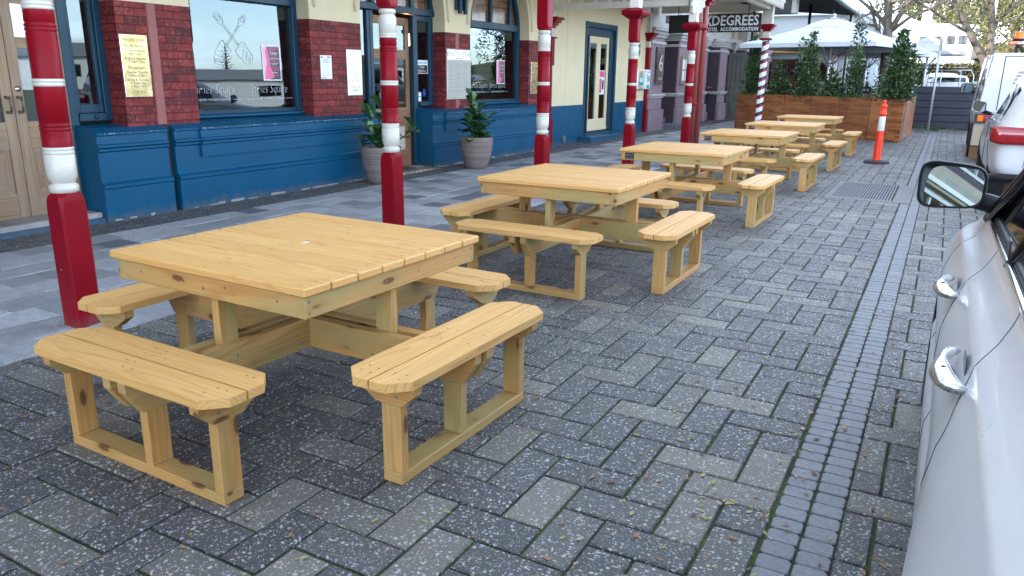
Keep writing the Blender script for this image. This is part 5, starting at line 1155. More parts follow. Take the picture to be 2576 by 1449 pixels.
def strap(mb, p, L, m=0):
    a = random.uniform(0, 6.28); d = Vector((math.cos(a), math.sin(a), 0)); s = Vector((-d.y, d.x, 0))*.008; P = Vector(p); e = random.uniform(.35, .9)
    pts = [P, P+d*L*.25*e+Vector((0, 0, L*.5)), P+d*L*.6*e+Vector((0, 0, L*.62)), P+d*L*e+Vector((0, 0, L*.45))]
    vs = []; 
    for i, q in enumerate(pts): w_ = (1, 1, .7, .1)[i]; vs += [q-s*w_, q+s*w_]
    mb.add(vs, [(0,1,3,2),(2,3,5,4),(4,5,7,6)], m)
for k in range(900): q = onp(random.uniform(.1, 5.6), random.uniform(.06, .44)); strap(mb, (q.x, q.y, .92), random.uniform(.2, .42), random.choice((0, 0, 1)))
o = mb.build("groundcover", [M['grassy'], M['laurel']], recalc=False); tag(o, "strappy green ground cover filling the timber planters", "plants", kind="stuff")
# ------------------------------------------------------------------ umbrellas
def umbrella(x, y, zt, ze, s, rot, lab, m, zb=0, grp="market umbrellas over the dining area"):
    t = thing("market_umbrella", lab, "umbrella", (x, y, zb), rot, group=grp)
    mb = MB(); mb.tube([(0, 0, 0), (0, 0, zt-zb)], .045, 14); mb.build("pole", M['alu'], t, world=False)
    H = ze-zb; T = zt-zb-.14; n = 8; vs = [(0, 0, T+.02)]; fs = []; rings = 5
    cor = []
    for k in range(8):
        a = math.pi/4*k; r = s*(math.sqrt(2) if k % 2 else 1); cor.append((r*math.cos(a), r*math.sin(a)))
    sub = 4
    rim = []
    for k in range(8):
        for j in range(sub):
            u = j/sub; rim.append((cor[k][0]*(1-u)+cor[(k+1) % 8][0]*u, cor[k][1]*(1-u)+cor[(k+1) % 8][1]*u, -.05*math.sin(math.pi*u)))
    nr = len(rim)
    for i in range(1, rings+1):
        q = i/rings
        for (a, b, sag) in rim: vs.append((a*q, b*q, H+(T-H)*(1-q)**1.06+sag*math.sin(math.pi*q)*.7+.02*q))
    for (a, b, sag) in rim: vs.append((a*1.004, b*1.004, H-.10))
    for k in range(nr): fs.append((0, 1+k, 1+(k+1) % nr))
    for i in range(rings):
        for k in range(nr): fs.append((1+i*nr+k, 1+i*nr+(k+1) % nr, 1+(i+1)*nr+(k+1) % nr, 1+(i+1)*nr+k))
    mb = MB(); mb.add(vs, fs, 0, sm=False); o = mb.build("canopy", m, t, world=False, recalc=False); sd_ = o.modifiers.new("th", 'SOLIDIFY'); sd_.thickness = .006
    mb = MB(); vs = [(0, 0, T+.085)]; fs = []
    for q in (.25, .5, .75, .93, 1.0):
        for (a, b, sg_) in rim: vs.append((a*q*.31, b*q*.31, H+(T-H)*(1-.31*q)**1.06+(.075 if q < .9 else (.05 if q < .99 else .012))+(sg_*.3 if q > .9 else 0)+random.uniform(-.005, .005)))
    for k in range(nr): fs.append((0, 1+k, 1+(k+1) % nr))
    for i in range(4):
        for k in range(nr): fs.append((1+i*nr+k, 1+i*nr+(k+1) % nr, 1+(i+1)*nr+(k+1) % nr, 1+(i+1)*nr+k))
    mb.add(vs, fs, 0, sm=True); mb.build("vent_cap", m, t, world=False, recalc=False)
    mb = MB(); mb.lathe([(.0, 0), (.05, .02), (.05, .08), (.0, .11)], (0, 0, T+.07), 10, cap=False); mb.lathe([(.09, 0), (.09, .12)], (0, 0, H-.62), 12); mb.build("hub", M['alu'], t, world=False)
    for k in range(8):
        mb = MB(); a, b = cor[k]; mb.tube([(0, 0, T-.03), (a*.97, b*.97, H-.02)], .016, 6); mb.tube([(a*.03, b*.03, H-.56), (a*.5, b*.5, H+(T-H)*.5-.07)], .018, 6); mb.build("rib", M['alu'], t, world=False)
umbrella(-3.32, 25.9, 3.40, 2.50, 1.98, R(-14), "largest pale blue market umbrella, above the timber planters", M['canvas'])
umbrella(-2.55, 29.2, 3.35, 2.45, 1.5, R(-14), "middle pale market umbrella, partly hidden behind the largest one", M['canvas'])
umbrella(-2.15, 31.6, 3.25, 2.42, 1.35, R(-14), "small end of a pale market umbrella peeping out behind the bushy laurel", M['canvas'])
umbrella(-.95, 36.8, 3.36, 2.62, 1.25, R(-6), "grey market umbrella farther back, behind the galvanised sign pole", M['canvasgrey'])
# orange chairs, high chair, table edge
def chair(x, y, rz, lab):
    t = thing("cafe_chair", lab, "chair", (x, y, 0), rz, group="orange plastic cafe chairs"); mb = MB()
    mb.prism([(-.22, .43), (.22, .43), (.24, .46), (.22, .465), (-.22, .46)], 1, -.22, .22); mb.build("seat", M['chair'], t, world=False)
    mb = MB(); n = 8; vs = []; 
    for zz, e in ((.46, .0), (.70, .03), (.93, .07), (.97, .075)):
        for k in range(n+1): u = -1+2*k/n; vs.append((.22*u, .22+e-.10*u*u, zz+(.0 if zz < .9 else -.05*u*u)))
    mb.add(vs, [(i*(n+1)+k, i*(n+1)+k+1, (i+1)*(n+1)+k+1, (i+1)*(n+1)+k) for i in range(3) for k in range(n)], 0, sm=True); o = mb.build("backrest", M['chair'], t, world=False); o.modifiers.new("th", 'SOLIDIFY').thickness = .015
    for a in (-1, 1):
        for b in (-1, 1): MB().tube([(a*.18, b*.18, .43), (a*.22, b*.22, 0)], .013, 6).build("leg", M['chair'], t, world=False)
chair(-2.42, 25.6, .2, "orange plastic chair behind the planter, left of the other orange chair"); chair(-1.95, 26.0, -.1, "orange plastic chair next to the bushy laurel")
t = thing("high_chair", "black ladder-backed high chair behind the orange chairs", "high chair", (-2.35, 27.4, 0)); mb = MB()
for a in (-1, 1):
    for b in (-1, 1): mb.tube([(-2.35+a*.2, 27.4+b*.2, 0), (-2.35+a*.15, 27.4+b*.15, 1.28)], .025, 6)
mb.build("frame", M['blackplastic'], t); mb = MB()
for z in (.55, .85, 1.1, 1.24): mb.box((-2.53, 27.2, z), (-2.17, 27.24, z+.07), 0, .005)
mb.build("slat", M['blackplastic'], t); mb = MB(); mb.box((-2.55, 27.2, .95), (-2.15, 27.6, .98)); mb.build("seat", M['blackplastic'], t)
t = thing("dining_table", "white topped dining table just behind the planters", "table", (-2.3, 24.5, 0), ang); mb = MB(); mb.box((-.75, -.4, .93), (.75, .4, .97), 0, .005); mb.build("tabletop", M['farwhite'], t, world=False); mb = MB(); mb.tube([(0, 0, 0), (0, 0, .93)], .04, 8); mb.box((-.3, -.3, 0), (.3, .3, .02)); mb.build("pedestal", M['alu'], t, world=False)
# back row of planters and hedge beyond the dining area
t = thing("back_planter", "long hardwood planter on the far side of the dining area", "planter", (-3.2, 29.5, 0)); mb = MB(); mb.box((-4.4, 29.4, .01), (-2.2, 29.45, 1.05), 0, .005); mb.box((-4.4, 29.4501, .01), (-4.35, 30.0, 1.05)); mb.box((-2.25, 29.4501, .01), (-2.2, 30.0, 1.05)); mb.build("panel", M['merbau'], t); mb = MB(); mb.box((-4.35, 29.45, .5), (-2.25, 30, .95)); mb.build("soil", M['soil'], t)
for x, y, h, r, n, lab in ((-3.9, 29.7, .75, .5, 600, "leafy bush in the back planter, at its left end"), (-2.7, 29.75, .9, .55, 800, "leafy bush in the back planter, next to the tree trunk"), (-2.2, 31.2, 1.7, .7, 900, "taller leafy bush beyond the back planter")):
    shrub(x, y, .95 if y < 30 else .2, h, r, n, lab, "bushes beyond the dining area")
# ------------------------------------------------------------------ navy sleeper bed
t = thing("navy_planter_wall", "navy blue sleeper wall of a raised garden bed behind the sign pole", "planter wall", (.6, 28.9, 0))
mb = MB()
for k in range(6): mb.box((-1.0, 28.75+random.uniform(-.004, .004), .01+.222*k), (2.7, 28.83, .225+.222*k), 0, .012)
mb.box((-1.0, 28.8301, .01), (-.92, 30.0, 1.335)); mb.build("sleeper", M['navy'], t)
mb = MB(); mb.box((-.919, 28.84, .02), (2.7, 30.0, 1.22)); mb.build("soil", M['soil'], t)
mb = MB()
for k in range(420):
    x = random.uniform(.45, 2.3); y = random.uniform(28.9, 29.7); strap(mb, (x, y, 1.2), random.uniform(.25, .5) if x < 1 else random.uniform(.15, .3), random.choice((0, 0, 1)))
o = mb.build("bed_plants", [M['grassy'], M['laurel2']], recalc=False); tag(o, "strappy green plants growing over the navy garden bed", "plants", kind="stuff")
o = MB().box((.5, 28.86, 1.22), (.95, 29.2, 1.36), 0, .05).build("garden_rock", M['stone'], bevel=.02); tag(o, "pale rock on the edge of the navy garden bed", "rock")
mb = MB()
for k in range(90): strap(mb, (random.uniform(-.9, .4), random.uniform(28.45, 28.7), 0), random.uniform(.06, .18), 0)
o = mb.build("weeds", [M['grassy']], recalc=False); tag(o, "low weeds along the foot of the navy wall", "weeds", kind="stuff")
# ------------------------------------------------------------------ trees
def tree(name, lab, base, limbs, leaves, hang, leafm, depth=3, lsize=.09):
    t = thing(name, lab, "tree", base, group=None); tr = MB(); tips = []
    def grow(p, d, L, r, lev):
        n = 5; pts = [Vector(p)]; dd = Vector(d).normalized()
        for k in range(n):
            dd = (dd + Vector((random.gauss(0, .13), random.gauss(0, .13), random.gauss(0, .10)+(.03 if lev < 2 else -.10)))).normalized(); pts.append(pts[-1]+dd*L/n)
        tr.tube(pts, [r*(1-.55*k/n) for k in range(n+1)], 8 if lev < 2 else 5)
        if lev >= depth: tips.extend(pts[2:]); return
        for k in range(3 if lev < 2 else 4):
            q = pts[random.randrange(2, n+1)]; a = Vector((random.gauss(0, 1), random.gauss(0, 1), random.gauss(0, .6)+.25)).normalized(); grow(q, (dd*.7+a).normalized(), L*random.uniform(.5, .8), r*.5, lev+1)
        tips.extend(pts[3:])
    for path, rad in limbs:
        tr.tube([Vector(p) for p in path], rad, 12)
        e = Vector(path[-1]); d = (e-Vector(path[-2])).normalized(); grow(e-d*.05, d, 2.2, rad[-1]*.8, 0)
        for k in range(4):
            i = random.randrange(len(path)//2, len(path)); grow(Vector(path[i]), (d+Vector((random.gauss(0, 1.0), random.gauss(0, 1.0), .15))).normalized(), random.uniform(1.3, 2.2), rad[-1]*.55, 1)
    tr.build("trunk", M['bark'], t)
    if hang:
        hg = MB()
        for k in range(hang):
            p = random.choice(tips); L = random.uniform(.5, 1.5); pts = [p]; dx, dy = random.gauss(0, .12), random.gauss(0, .12)
            for q in range(5): pts.append(pts[-1]+Vector((dx*(1-q*.15)+random.gauss(0, .02), dy*(1-q*.15)+random.gauss(0, .02), -L/5*(.3+.3*q))))
            hg.tube(pts, [.008, .006, .005, .004, .003, .002], 4); tips.extend(pts[2:])
        hg.build("twigs", M['bark'], t, recalc=False)
    def fl():
        p = random.choice(tips); return p+Vector((random.gauss(0, .12), random.gauss(0, .12), random.gauss(0, .12))), (random.gauss(0, 1), random.gauss(0, 1), -.5)
    lf = MB(); leafcloud(lf, leaves, fl, lsize, len(leafm)); lf.build("crown", leafm, t, recalc=False)
random.seed(21)
tree("street_tree", "leaning street tree with mossy trunk behind the large umbrella", (-1.85, 28.6, 0), [([(-1.80, 28.6, -.05), (-1.88, 28.6, 1.2), (-1.95, 28.6, 2.3), (-2.0, 28.6, 3.1)], [.20, .165, .15, .145]), ([(-2.0, 28.6, 3.05), (-2.04, 28.6, 3.7), (-2.1, 28.5, 4.6), (-2.2, 28.3, 5.6)], [.115, .10, .08, .06]), ([(-1.98, 28.6, 2.95), (-1.72, 28.6, 3.5), (-1.45, 28.7, 4.0), (-1.0, 28.8, 4.7)], [.10, .085, .07, .05]), ([(-1.95, 28.6, 3.0), (-1.4, 28.4, 3.45), (-.8, 28.2, 3.7), (-.2, 28.0, 4.0)], [.06, .05, .04, .03])], 900, 90, [M['bush'], M['laurel2'], M['olive']])
tree("street_tree", "forked street tree with two bare stems above the white ute canopy", (.95, 29.6, 0), [([(.98, 29.6, -.05), (.93, 29.6, 1.3), (.90, 29.6, 2.1), (.62, 29.6, 2.55), (.34, 29.6, 3.0), (0, 29.6, 3.55), (-.2, 29.6, 3.75), (-.27, 29.6, 4.2)], [.20, .16, .125, .115, .105, .10, .085, .06]), ([(.97, 29.6, 1.6), (1.0, 29.6, 2.3), (.93, 29.6, 3.1), (.80, 29.6, 3.9), (.7, 29.6, 4.8)], [.13, .12, .105, .09, .06]), ([(.34, 29.6, 3.0), (-.2, 29.5, 3.3), (-.9, 29.3, 3.75), (-1.5, 29.2, 4.1)], [.05, .045, .04, .03]), ([(.95, 29.6, 3.2), (1.3, 29.6, 3.7), (1.8, 29.7, 4.3)], [.06, .05, .04])], 1300, 110, [M['bush'], M['laurel2'], M['olive']])
def bushtree(name, lab, x, y, z0, h, r, n, lm, size=.2, cat="tree", group=None):
    t = thing(name, lab, cat, (x, y, z0), group=group); tr = MB(); tr.tube([(x, y, z0-.1), (x+.1, y, z0+h*.4), (x, y, z0+h*.7)], [r*.09, r*.07, r*.04], 8); cl = []
    for k in range(16):
        v = Vector((random.gauss(0, 1), random.gauss(0, 1), random.gauss(0, .8))).normalized()*random.random()**.4; c = Vector((x+v.x*r, y+v.y*r, z0+h*.62+v.z*h*.40)); cl.append((c, r*random.uniform(.28, .5))); tr.tube([(x, y, z0+h*.35), c], [r*.035, r*.01], 5)
    tr.build("trunk", M['bark'], t)
    def fn():
        c, q = random.choice(cl); v = Vector((random.gauss(0, 1), random.gauss(0, 1), random.gauss(0, 1))).normalized(); return c+v*q*random.uniform(.6, 1), v
    lf = MB(); leafcloud(lf, n, fn, size, len(lm), .1); lf.build("crown", lm, t, recalc=False)
random.seed(5)
bushtree("golden_tree", "broad yellow green tree behind the amber beacon, left of the other golden tree", 3.6, 52, -.5, 9.5, 4.2, 11000, [M['gold'], M['gold'], M['olive'], M['bush']], .25, group="sunlit trees beyond the road")
bushtree("golden_tree", "broad yellow green tree at the right edge of the picture", 9.5, 49, -.5, 9, 4.0, 9000, [M['gold'], M['olive'], M['bush']], .25, group="sunlit trees beyond the road")
bushtree("golden_tree", "smaller olive tree between the white building and the golden tree", -.6, 78, 0, 13, 4.0, 6000, [M['gold'], M['olive'], M['olive'], M['bush']], .32, group="sunlit trees beyond the road")
bushtree("hill_tree", "dark olive tree on the rise above the white building, left of its neighbour", -4, 104, 2, 13, 6, 5200, [M['olive'], M['bush'], M['bush']], .45, group="trees on the far rise")
bushtree("hill_tree", "dark olive tree on the rise above the white building, middle one", 3, 110, 3, 14, 6, 5200, [M['olive'], M['bush'], M['bush']], .45, group="trees on the far rise")
bushtree("hill_tree", "dark olive tree on the rise, at the right behind the golden tree", 11, 106, 2, 12, 6, 4600, [M['olive'], M['bush'], M['bush']], .45, group="trees on the far rise")
# hill
mb = MB(); vs = []; fs = []; nx, ny = 30, 12
for j in range(ny+1):
    for i in range(nx+1):
        u = i/nx; v = j/ny; x = -60+180*u; y = 84+120*v; vs.append((x, y, -1+9*math.sin(min(1, v*1.6)*1.57)*(.5+.5*math.sin(u*3.1))+random.uniform(-.3, .3)))
for j in range(ny):
    for i in range(nx): fs.append((j*(nx+1)+i, j*(nx+1)+i+1, (j+1)*(nx+1)+i+1, (j+1)*(nx+1)+i))
mb.add(vs, fs, 0, sm=True); struct("hill", mb, paint("hill_scrub", (.10, .11, .05), .95, .6, .5), recalc=False)
# hedge and low white wall beyond the far cars
t = thing("hedge", "brown green clipped hedge beyond the parked utes", "hedge", (0, 52, 0)); mb = MB(); mb.box((-3.4, 51.4, -.05), (4.2, 52.2, 2.25)); mb.build("core", M['soil'], t)
def fh():
    u = random.random(); x = random.uniform(-3.5, 4.3); return ((x, 51.35, random.uniform(0, 2.35)), (0, -1, .2)) if u < .75 else ((x, random.uniform(51.3, 52.2), 2.3), (0, -.3, 1))
mb = MB(); leafcloud(mb, 4200, fh, .22, 3, 0); mb.build("foliage", [M['bush'], M['olive'], mat("rusty_leaf", Base__Color=(.13, .07, .03), Roughness=.7)], t, recalc=False)
t = thing("low_white_wall", "low white wall with square pillars in front of the hedge", "wall", (0, 50, 0)); mb = MB(); mb.box((-3.6, 49.9, -.05), (6, 50.1, 1.30), 0, .02); mb.build("wall_panel", M['farwhite'], t); mb = MB()
for x in (-3.5, -1.1, 1.25, 3.6): mb.box((x-.18, 49.8, -.05), (x+.18, 50.2, 1.5), 0, .02)
mb.build("pillar", M['farwhite'], t)
t = thing("picket_fence", "short white picket fence beside the bushy laurel", "fence", (-2.2, 38, 0)); mb = MB()
for k in range(10): mb.prism([(-2.9+.14*k, -.02), (-2.8+.14*k, -.02), (-2.8+.14*k, 1.1), (-2.85+.14*k, 1.18), (-2.9+.14*k, 1.1)], 1, 38, 38.03)
mb.build("picket", M['farwhite'], t); mb = MB(); mb.box((-2.95, 38.031, .3), (-1.5, 38.06, .38)); mb.box((-2.95, 38.031, .85), (-1.5, 38.06, .93)); mb.build("rail", M['farwhite'], t)
# white two-storey building
t = thing("white_building", "white two storey building with square windows in the far background", "building", (-3, 64, 0))
mb = MB(); mb.box((-5.6, 62, -.1), (1.0, 72, 4.95), 0); mb.build("wall", M['farwhite'], t)
mb = MB(); mb.prism([(-5.9, 4.951), (1.3, 4.951), (1.1, 5.15), (-1.9, 5.35), (-2.6, 5.5), (-3.7, 6.1), (-4.8, 5.6), (-5.9, 5.2)], 1, 61.8, 72.2); mb.build("roof", M['farwhite'], t)
for x in (-4.0, -2.0, -1.2, -.35, .35):
    f = MB(); f.box((x-.33, 61.93, 3.85), (x+.33, 61.99, 4.55)); o = f.build("window", M['farwhite'], t); g = MB(); g.box((x-.25, 61.90, 3.92), (x+.25, 61.929, 4.48)); g.build("pane", M['carglass'], o)
mb = MB(); mb.box((-2.3, 61.95, 5.2), (-1.7, 62.6, 6.6)); mb.build("chimney", M['farwhite'], t)
mb = MB(); mb.box((-5.5, 60.2, 2.7), (1.2, 61.79, 2.85)); mb.build("verandah_roof", M['farwhite'], t); mb = MB(); mb.box((-3.3, 61.90, -.05), (-2.5, 61.98, 2.1)); mb.build("door", M['farblue'], t)
for x in (-5.2, -2.9, -.6, 1.1): MB().tube([(x, 60.3, -.1), (x, 60.3, 2.7)], .07, 8).build("verandah_post", M['farwhite'], t)
t = thing("gable_house", "low pale house with a brown roof edge behind the forked tree", "building", (4, 66, 0)); mb = MB(); mb.box((1.6, 63, -.1), (9, 70, 3.0)); mb.build("wall", M['beige'], t); mb = MB(); mb.prism([(1.2, 3.0), (9.4, 3.0), (5.3, 4.9)], 1, 62.7, 70.3); mb.build("roof", M['timberend'], t); mb = MB(); mb.box((2.4, 62.94, 1.0), (3.6, 62.99, 2.2)); mb.build("window", M['carglass'], t)
def lightpole(x, y, h, lab):
    t = thing("light_pole", lab, "pole", (x, y, 0), group="slim white poles in the distance"); mb = MB(); mb.tube([(x, y, -.1), (x, y, h)], [.09, .06], 10); mb.build("pole", M['farwhite'], t); mb = MB(); mb.box((x-.5, y-.06, h-.05), (x+.1, y+.06, h+.04), 0, .02); mb.build("lamp_head", M['galv'], t)
lightpole(-7.6, 44, 9, "slim white light pole rising behind the large umbrella"); lightpole(1.45, 46, 8, "slim white light pole between the forked tree and the golden tree"); lightpole(-3.2, 50, 8, "slim pale light pole behind the leaning street tree")
# ------------------------------------------------------------------ shops past the purple building: dark awning, screens
t = thing("dark_awning", "dark ribbed awning on thin posts above the dining area", "awning", (-5.6, 30, 3.6))
mb = MB(); mb.add([(-8.6, 27.2, 4.55), (-3.7, 27.2, 4.15), (-3.7, 36.5, 4.15), (-8.6, 36.5, 4.55), (-8.6, 27.2, 4.60), (-3.7, 27.2, 4.20), (-3.7, 36.5, 4.20), (-8.6, 36.5, 4.60)], [(0,1,2,3), (4,5,6,7), (0,1,5,4), (1,2,6,5), (2,3,7,6), (3,0,4,7)]); mb.build("roof_sheet", M['awning'], t)
mb = MB()
for k in range(16): mb.add([(-8.6, 27.4+.6*k, 4.50), (-3.72, 27.4+.6*k, 4.10), (-3.72, 27.46+.6*k, 4.10), (-8.6, 27.46+.6*k, 4.50), (-8.6, 27.4+.6*k, 4.549), (-3.72, 27.4+.6*k, 4.149), (-3.72, 27.46+.6*k, 4.149), (-8.6, 27.46+.6*k, 4.549)], [(0,1,2,3), (4,5,6,7), (0,1,5,4), (1,2,6,5), (2,3,7,6), (3,0,4,7)])
mb.build("purlins", M['awning'], t); mb = MB(); mb.box((-3.75, 27.2, 4.05), (-3.6, 36.5, 4.149), 0, .02); mb.build("gutter", mat("green_grey_gutter", Base__Color=(.13, .19, .18), Roughness=.5), t)
for x, y in ((-6.5, 29.5), (-4.9, 31.5), (-4.0, 36.2)): MB().tube([(x, y, 0), (x, y, 4.2)], .05, 8).build("awning_post", M['black'], t)
o = MB().box((-5.55, 27.9, 3.62), (-4.95, 28.4, 4.1), 0, .01).box((-4.949, 27.9, 3.62), (-4.80, 28.4, 4.08), 1, .01).build("speaker_box", [M['black'], M['greytrim']]); tag(o, "black speaker box hanging under the dark awning", "speaker")
t = thing("shop_building", "pale blue grey shop front with timber screens and ochre posts behind the dining area", "building", (-8.5, 38, 0))
mb = MB(); mb.box((-9.5, 40, -.02), (-3.9, 52, 4.4)); mb.build("wall", M['farblue'], t)
mb = MB(); mb.box((-9.5, 39.7, 2.9), (-3.85, 39.99, 3.5)); mb.box((-9.5, 39.6, 4.401), (-3.8, 52, 4.6)); mb.build("parapet", M['farwhite'], t)
mb = MB()
for k in range(9): mb.box((-8.0+.16*k, 31.8+.02*k, .0), (-7.86+.16*k, 31.85+.02*k, 2.5), 0, .004)
mb.build("timber_screen", M['timberfence'], t)
for x in (-6.1, -5.55, -5.0): MB().box((x, 38.9, 0), (x+.16, 39.06, 2.85), 0, .01).build("ochre_column", M['ochre'], t)
for k, x in enumerate((-4.75, -4.35, -4.0)):
    MB().box((x, 38.6, 0), (x+.16, 38.76, 2.5), 0, .01).build("white_column", M['farwhite'], t); MB().box((x-.06, 38.5, 2.5), (x+.22, 38.82, 2.72), 0, .01).build("column_cap", M['redsign'], t)
mb = MB(); mb.box((-9, 39.5, 2.72), (-3.9, 39.69, 2.95)); mb.build("beam", M['ochre'], t)
for x0 in (-8.6, -7.2, -5.8): MB().box((x0, 39.93, .4), (x0+1.1, 39.995, 2.3)).build("window", M['carglass'], t)
t = thing("white_shop", "narrow pale building front with tall windows left of the leaning street tree", "building", (-3.6, 45, 0)); mb = MB(); mb.box((-3.85, 44, -.02), (-2.5, 56, 3.6)); mb.build("wall", M['farwhite'], t)
for x in (-3.7, -3.2): MB().box((x, 43.94, .5), (x+.3, 43.995, 2.6)).build("window", M['farblue'], t)
t = thing("rusted_screen", "rusty cut steel screen panel among the planter shrubs", "screen", (-4.9, 27.6, 1)); mb = MB(); hz0 = 1.15; pts = [(-5.35, 1.15), (-4.5, 1.15), (-4.5, 2.12), (-5.35, 2.12)]
mb.box((-5.35, 27.6, .2), (-5.2, 27.62, 2.15)); mb.box((-4.65, 27.6, .2), (-4.5, 27.62, 2.15)); mb.box((-5.199, 27.6, 1.98), (-4.651, 27.62, 2.15)); mb.box((-5.199, 27.6, .2), (-4.651, 27.62, 1.62))
for x in (-5.08, -4.9, -4.75): mb.box((x, 27.6, 1.621), (x+.04, 27.62, 1.979))
mb.build("steel_panel", M['rust'], t)
o = MB().box((-4.05, 27.5, 1.05), (-3.55, 27.9, 1.10), 0, .005).box((-3.85, 27.65, 0), (-3.75, 27.75, 1.049)).build("bar_leaner", [M['oak']]); tag(o, "small timber topped bar leaner behind the planter shrubs", "table")
o = MB().prism([(-3.72, .4), (-3.3, .4), (-3.36, 1.45), (-3.66, 1.45)], 1, 27.0, 27.03).build("menu_easel", [M['beige']]); tag(o, "pale menu easel board behind the planters", "sign board")
# ------------------------------------------------------------------ across the road: low hall, brick shop and a pine, seen in reflections
t = thing("opposite_hall", "long pale hall with grey roof across the road, seen reflected in the hotel windows", "building", (52, 30, 0)); mb = MB(); mb.box((48, 16, -.05), (60, 110, 2.6)); mb.build("wall", M['farwhite'], t); mb = MB(); mb.prism([(47.6, 2.6), (60.4, 2.6), (54, 3.9)], 1, 15.6, 110.4); mb.build("roof", M['roofgrey'], t)
for k in range(6): MB().box((47.95, 26+11*k, 1.0), (47.995, 29+11*k, 2.0)).build("window", M['carglass'], t)
t = thing("opposite_shop", "orange brick shop across the road, seen reflected in the entrance door", "building", (22, 12, 0)); mb = MB(); mb.box((20, 1, -.05), (32, 12, 4.2)); mb.build("wall", M['orangebrick'], t); mb = MB(); mb.box((19.8, .8, 4.2), (32.2, 12.2, 4.5)); mb.build("parapet", M['roofgrey'], t); mb = MB(); mb.box((19.95, 2, .8), (19.995, 5, 2.6)); mb.box((19.95, 7, .8), (19.995, 10, 2.6)); mb.build("window", M['carglass'], t)
t = thing("norfolk_pine", "tiered pine tree far across the road, seen reflected in the big window", "tree", (72, 76, -.1)); mb = MB(); mb.tube([(72, 76, -.1), (72, 76, 8)], [.4, .05], 8); mb.build("trunk", M['bark'], t); mb = MB()
for k in range(13):
    z = 2.6+.40*k; r = 2.4*(1-k/14)
    for a in range(7):
        an = a*.9+k*.5; d = Vector((math.cos(an), math.sin(an), .18)); s = Vector((-d.y, d.x, 0))
        for q in range(6):
            p = Vector((72, 76, z))+d*r*(q+.5)/6; mb.add([p-d*r*.1, p+s*.22+d*.1, p+d*r*.14, p-s*.22+d*.1], [(0,1,2),(0,2,3)], 0)
mb.build("crown", M['bush'], t, recalc=False)
# ------------------------------------------------------------------ vehicles
def sm_(a, b, v): q = max(0, min(1, (v-a)/(b-a))); return q*q*(3-2*q)
def interp(tab, v):
    if v <= tab[0][0]: return tab[0][1]
    for (a, x), (b, y) in zip(tab, tab[1:]):
        if v <= b: return x+(y-x)*(v-a)/(b-a)
    return tab[-1][1]
def wheel(par, x, y, r, wd, side, nm="wheel"):
    """side -1: outer face toward -x"""
    def rot(mb): return [(x+side*(v[2]), y+v[0], r+v[1]) for v in mb.v]
    a = MB(); a.lathe([(r*.62, 0), (r*.66, wd*.5), (r*.92, wd*.5), (r*.985, wd*.42), (r, wd*.3), (r, -wd*.3), (r*.985, -wd*.42), (r*.9, -wd*.5), (r*.6, -wd*.5)], seg=40, cap=False)
    b = MB(); b.add(rot(a), a.f, 0, sm=True); tyre = b.build(nm, M['rubber'], par)
    a = MB(); a.lathe([(.0, wd*.30), (r*.12, wd*.33), (r*.16, wd*.28), (r*.52, wd*.30), (r*.60, wd*.44), (r*.64, wd*.46), (r*.64, -wd*.4)], seg=30, cap=False)
    for k in range(5):
        an = k*6.283/5; ca, sa = math.cos(an), math.sin(an); pts = [(.10, -.045), (.56, -.075), (.56, .075), (.10, .045)]
        a.prism([(r*(u*ca-v*sa), r*(u*sa+v*ca)) for u, v in pts], 2, wd*.30, wd*.42)
    b = MB(); b.add(rot(a), a.f, 0); b.build("rim", M['satin'], tyre)
# ---- nearest car: only its left flank is in view, the rest is closed off plainly
nc = thing("silver_car", "pearl silver car at the right edge with two chrome door handles and black wing mirror", "car", (.9, 2, 0))
ZP = [(.20, .175), (.27, .135), (.33, .108), (.42, .094), (.50, .096), (.545, .112), (.575, .117), (.62, .106), (.70, .094), (.80, .099), (.87, .120), (.912, .138), (.934, .147), (.946, .158), (.972, .186), (1.005, .212), (1.03, .226)]
def cx(y, z):
    x = interp(ZP, z)-.018
    lift = .0
    x -= .045*sm_(1.95, 1.15, y)*sm_(.86, .60, z)                       # rear arch flare
    x += .016*sm_(2.0, 2.6, y)*sm_(.45, .75, z)*0
    x += .16*max(0, (y-3.55)/.9)**2 + .02*max(0, (y-2.9))*sm_(.6, .3, z)  # nose tapers in
    x += .10*max(0, (-.4-y)/1.0)**2
    return x
def zsh(y, z):       # belt and shoulder fall away towards the bonnet
    return z*(1 - .055*sm_(1.5, 4.2, y)*sm_(.8, 1.0, z)) - .05*sm_(3.6, 4.5, y)*sm_(.7, 1., z)
ys = [-1.3+.065*k for k in range(90)]; zs = [z for z, _ in ZP]; zz = []
for a, b in zip(zs, zs[1:]): zz += [a, (a+b)/2]
zz.append(zs[-1])
WC = [(.62, .36), (3.93, .345)]
def arch_cut(y, z): return any((y-c)**2+(z-.33)**2 < (r+.05)**2 for c, r in WC)
def side_mesh(y0, y1, inset=0.0):
    mb = MB(); cols = [y for y in ys if y0 <= y <= y1]; cols = [y0]+cols+[y1]; vs = []; nz_ = len(zz)
    for y in cols:
        for z in zz: vs.append((cx(y, z)+inset, y, zsh(y, z)))
    fs = []
    for i in range(len(cols)-1):
        for k in range(nz_-1):
            yc, zc = (cols[i]+cols[i+1])/2, (zz[k]+zz[k+1])/2
            if arch_cut(yc, zc): continue
            fs.append((i*nz_+k, i*nz_+k+1, (i+1)*nz_+k+1, (i+1)*nz_+k))
    mb.add(vs, fs, 0, sm=True); return mb
YB, YF, YR = 2.50, 3.33, 1.70
body = side_mesh(-1.28, YR)
body_f = side_mesh(YF, 4.45)
mb = MB(); mb.v += body.v; mb.f += body.f; mb.m += body.m; mb.g += body.g; mb.r += body.r; mb.sm += body.sm
mb.add(body_f.v, body_f.f, 0, sm=True)
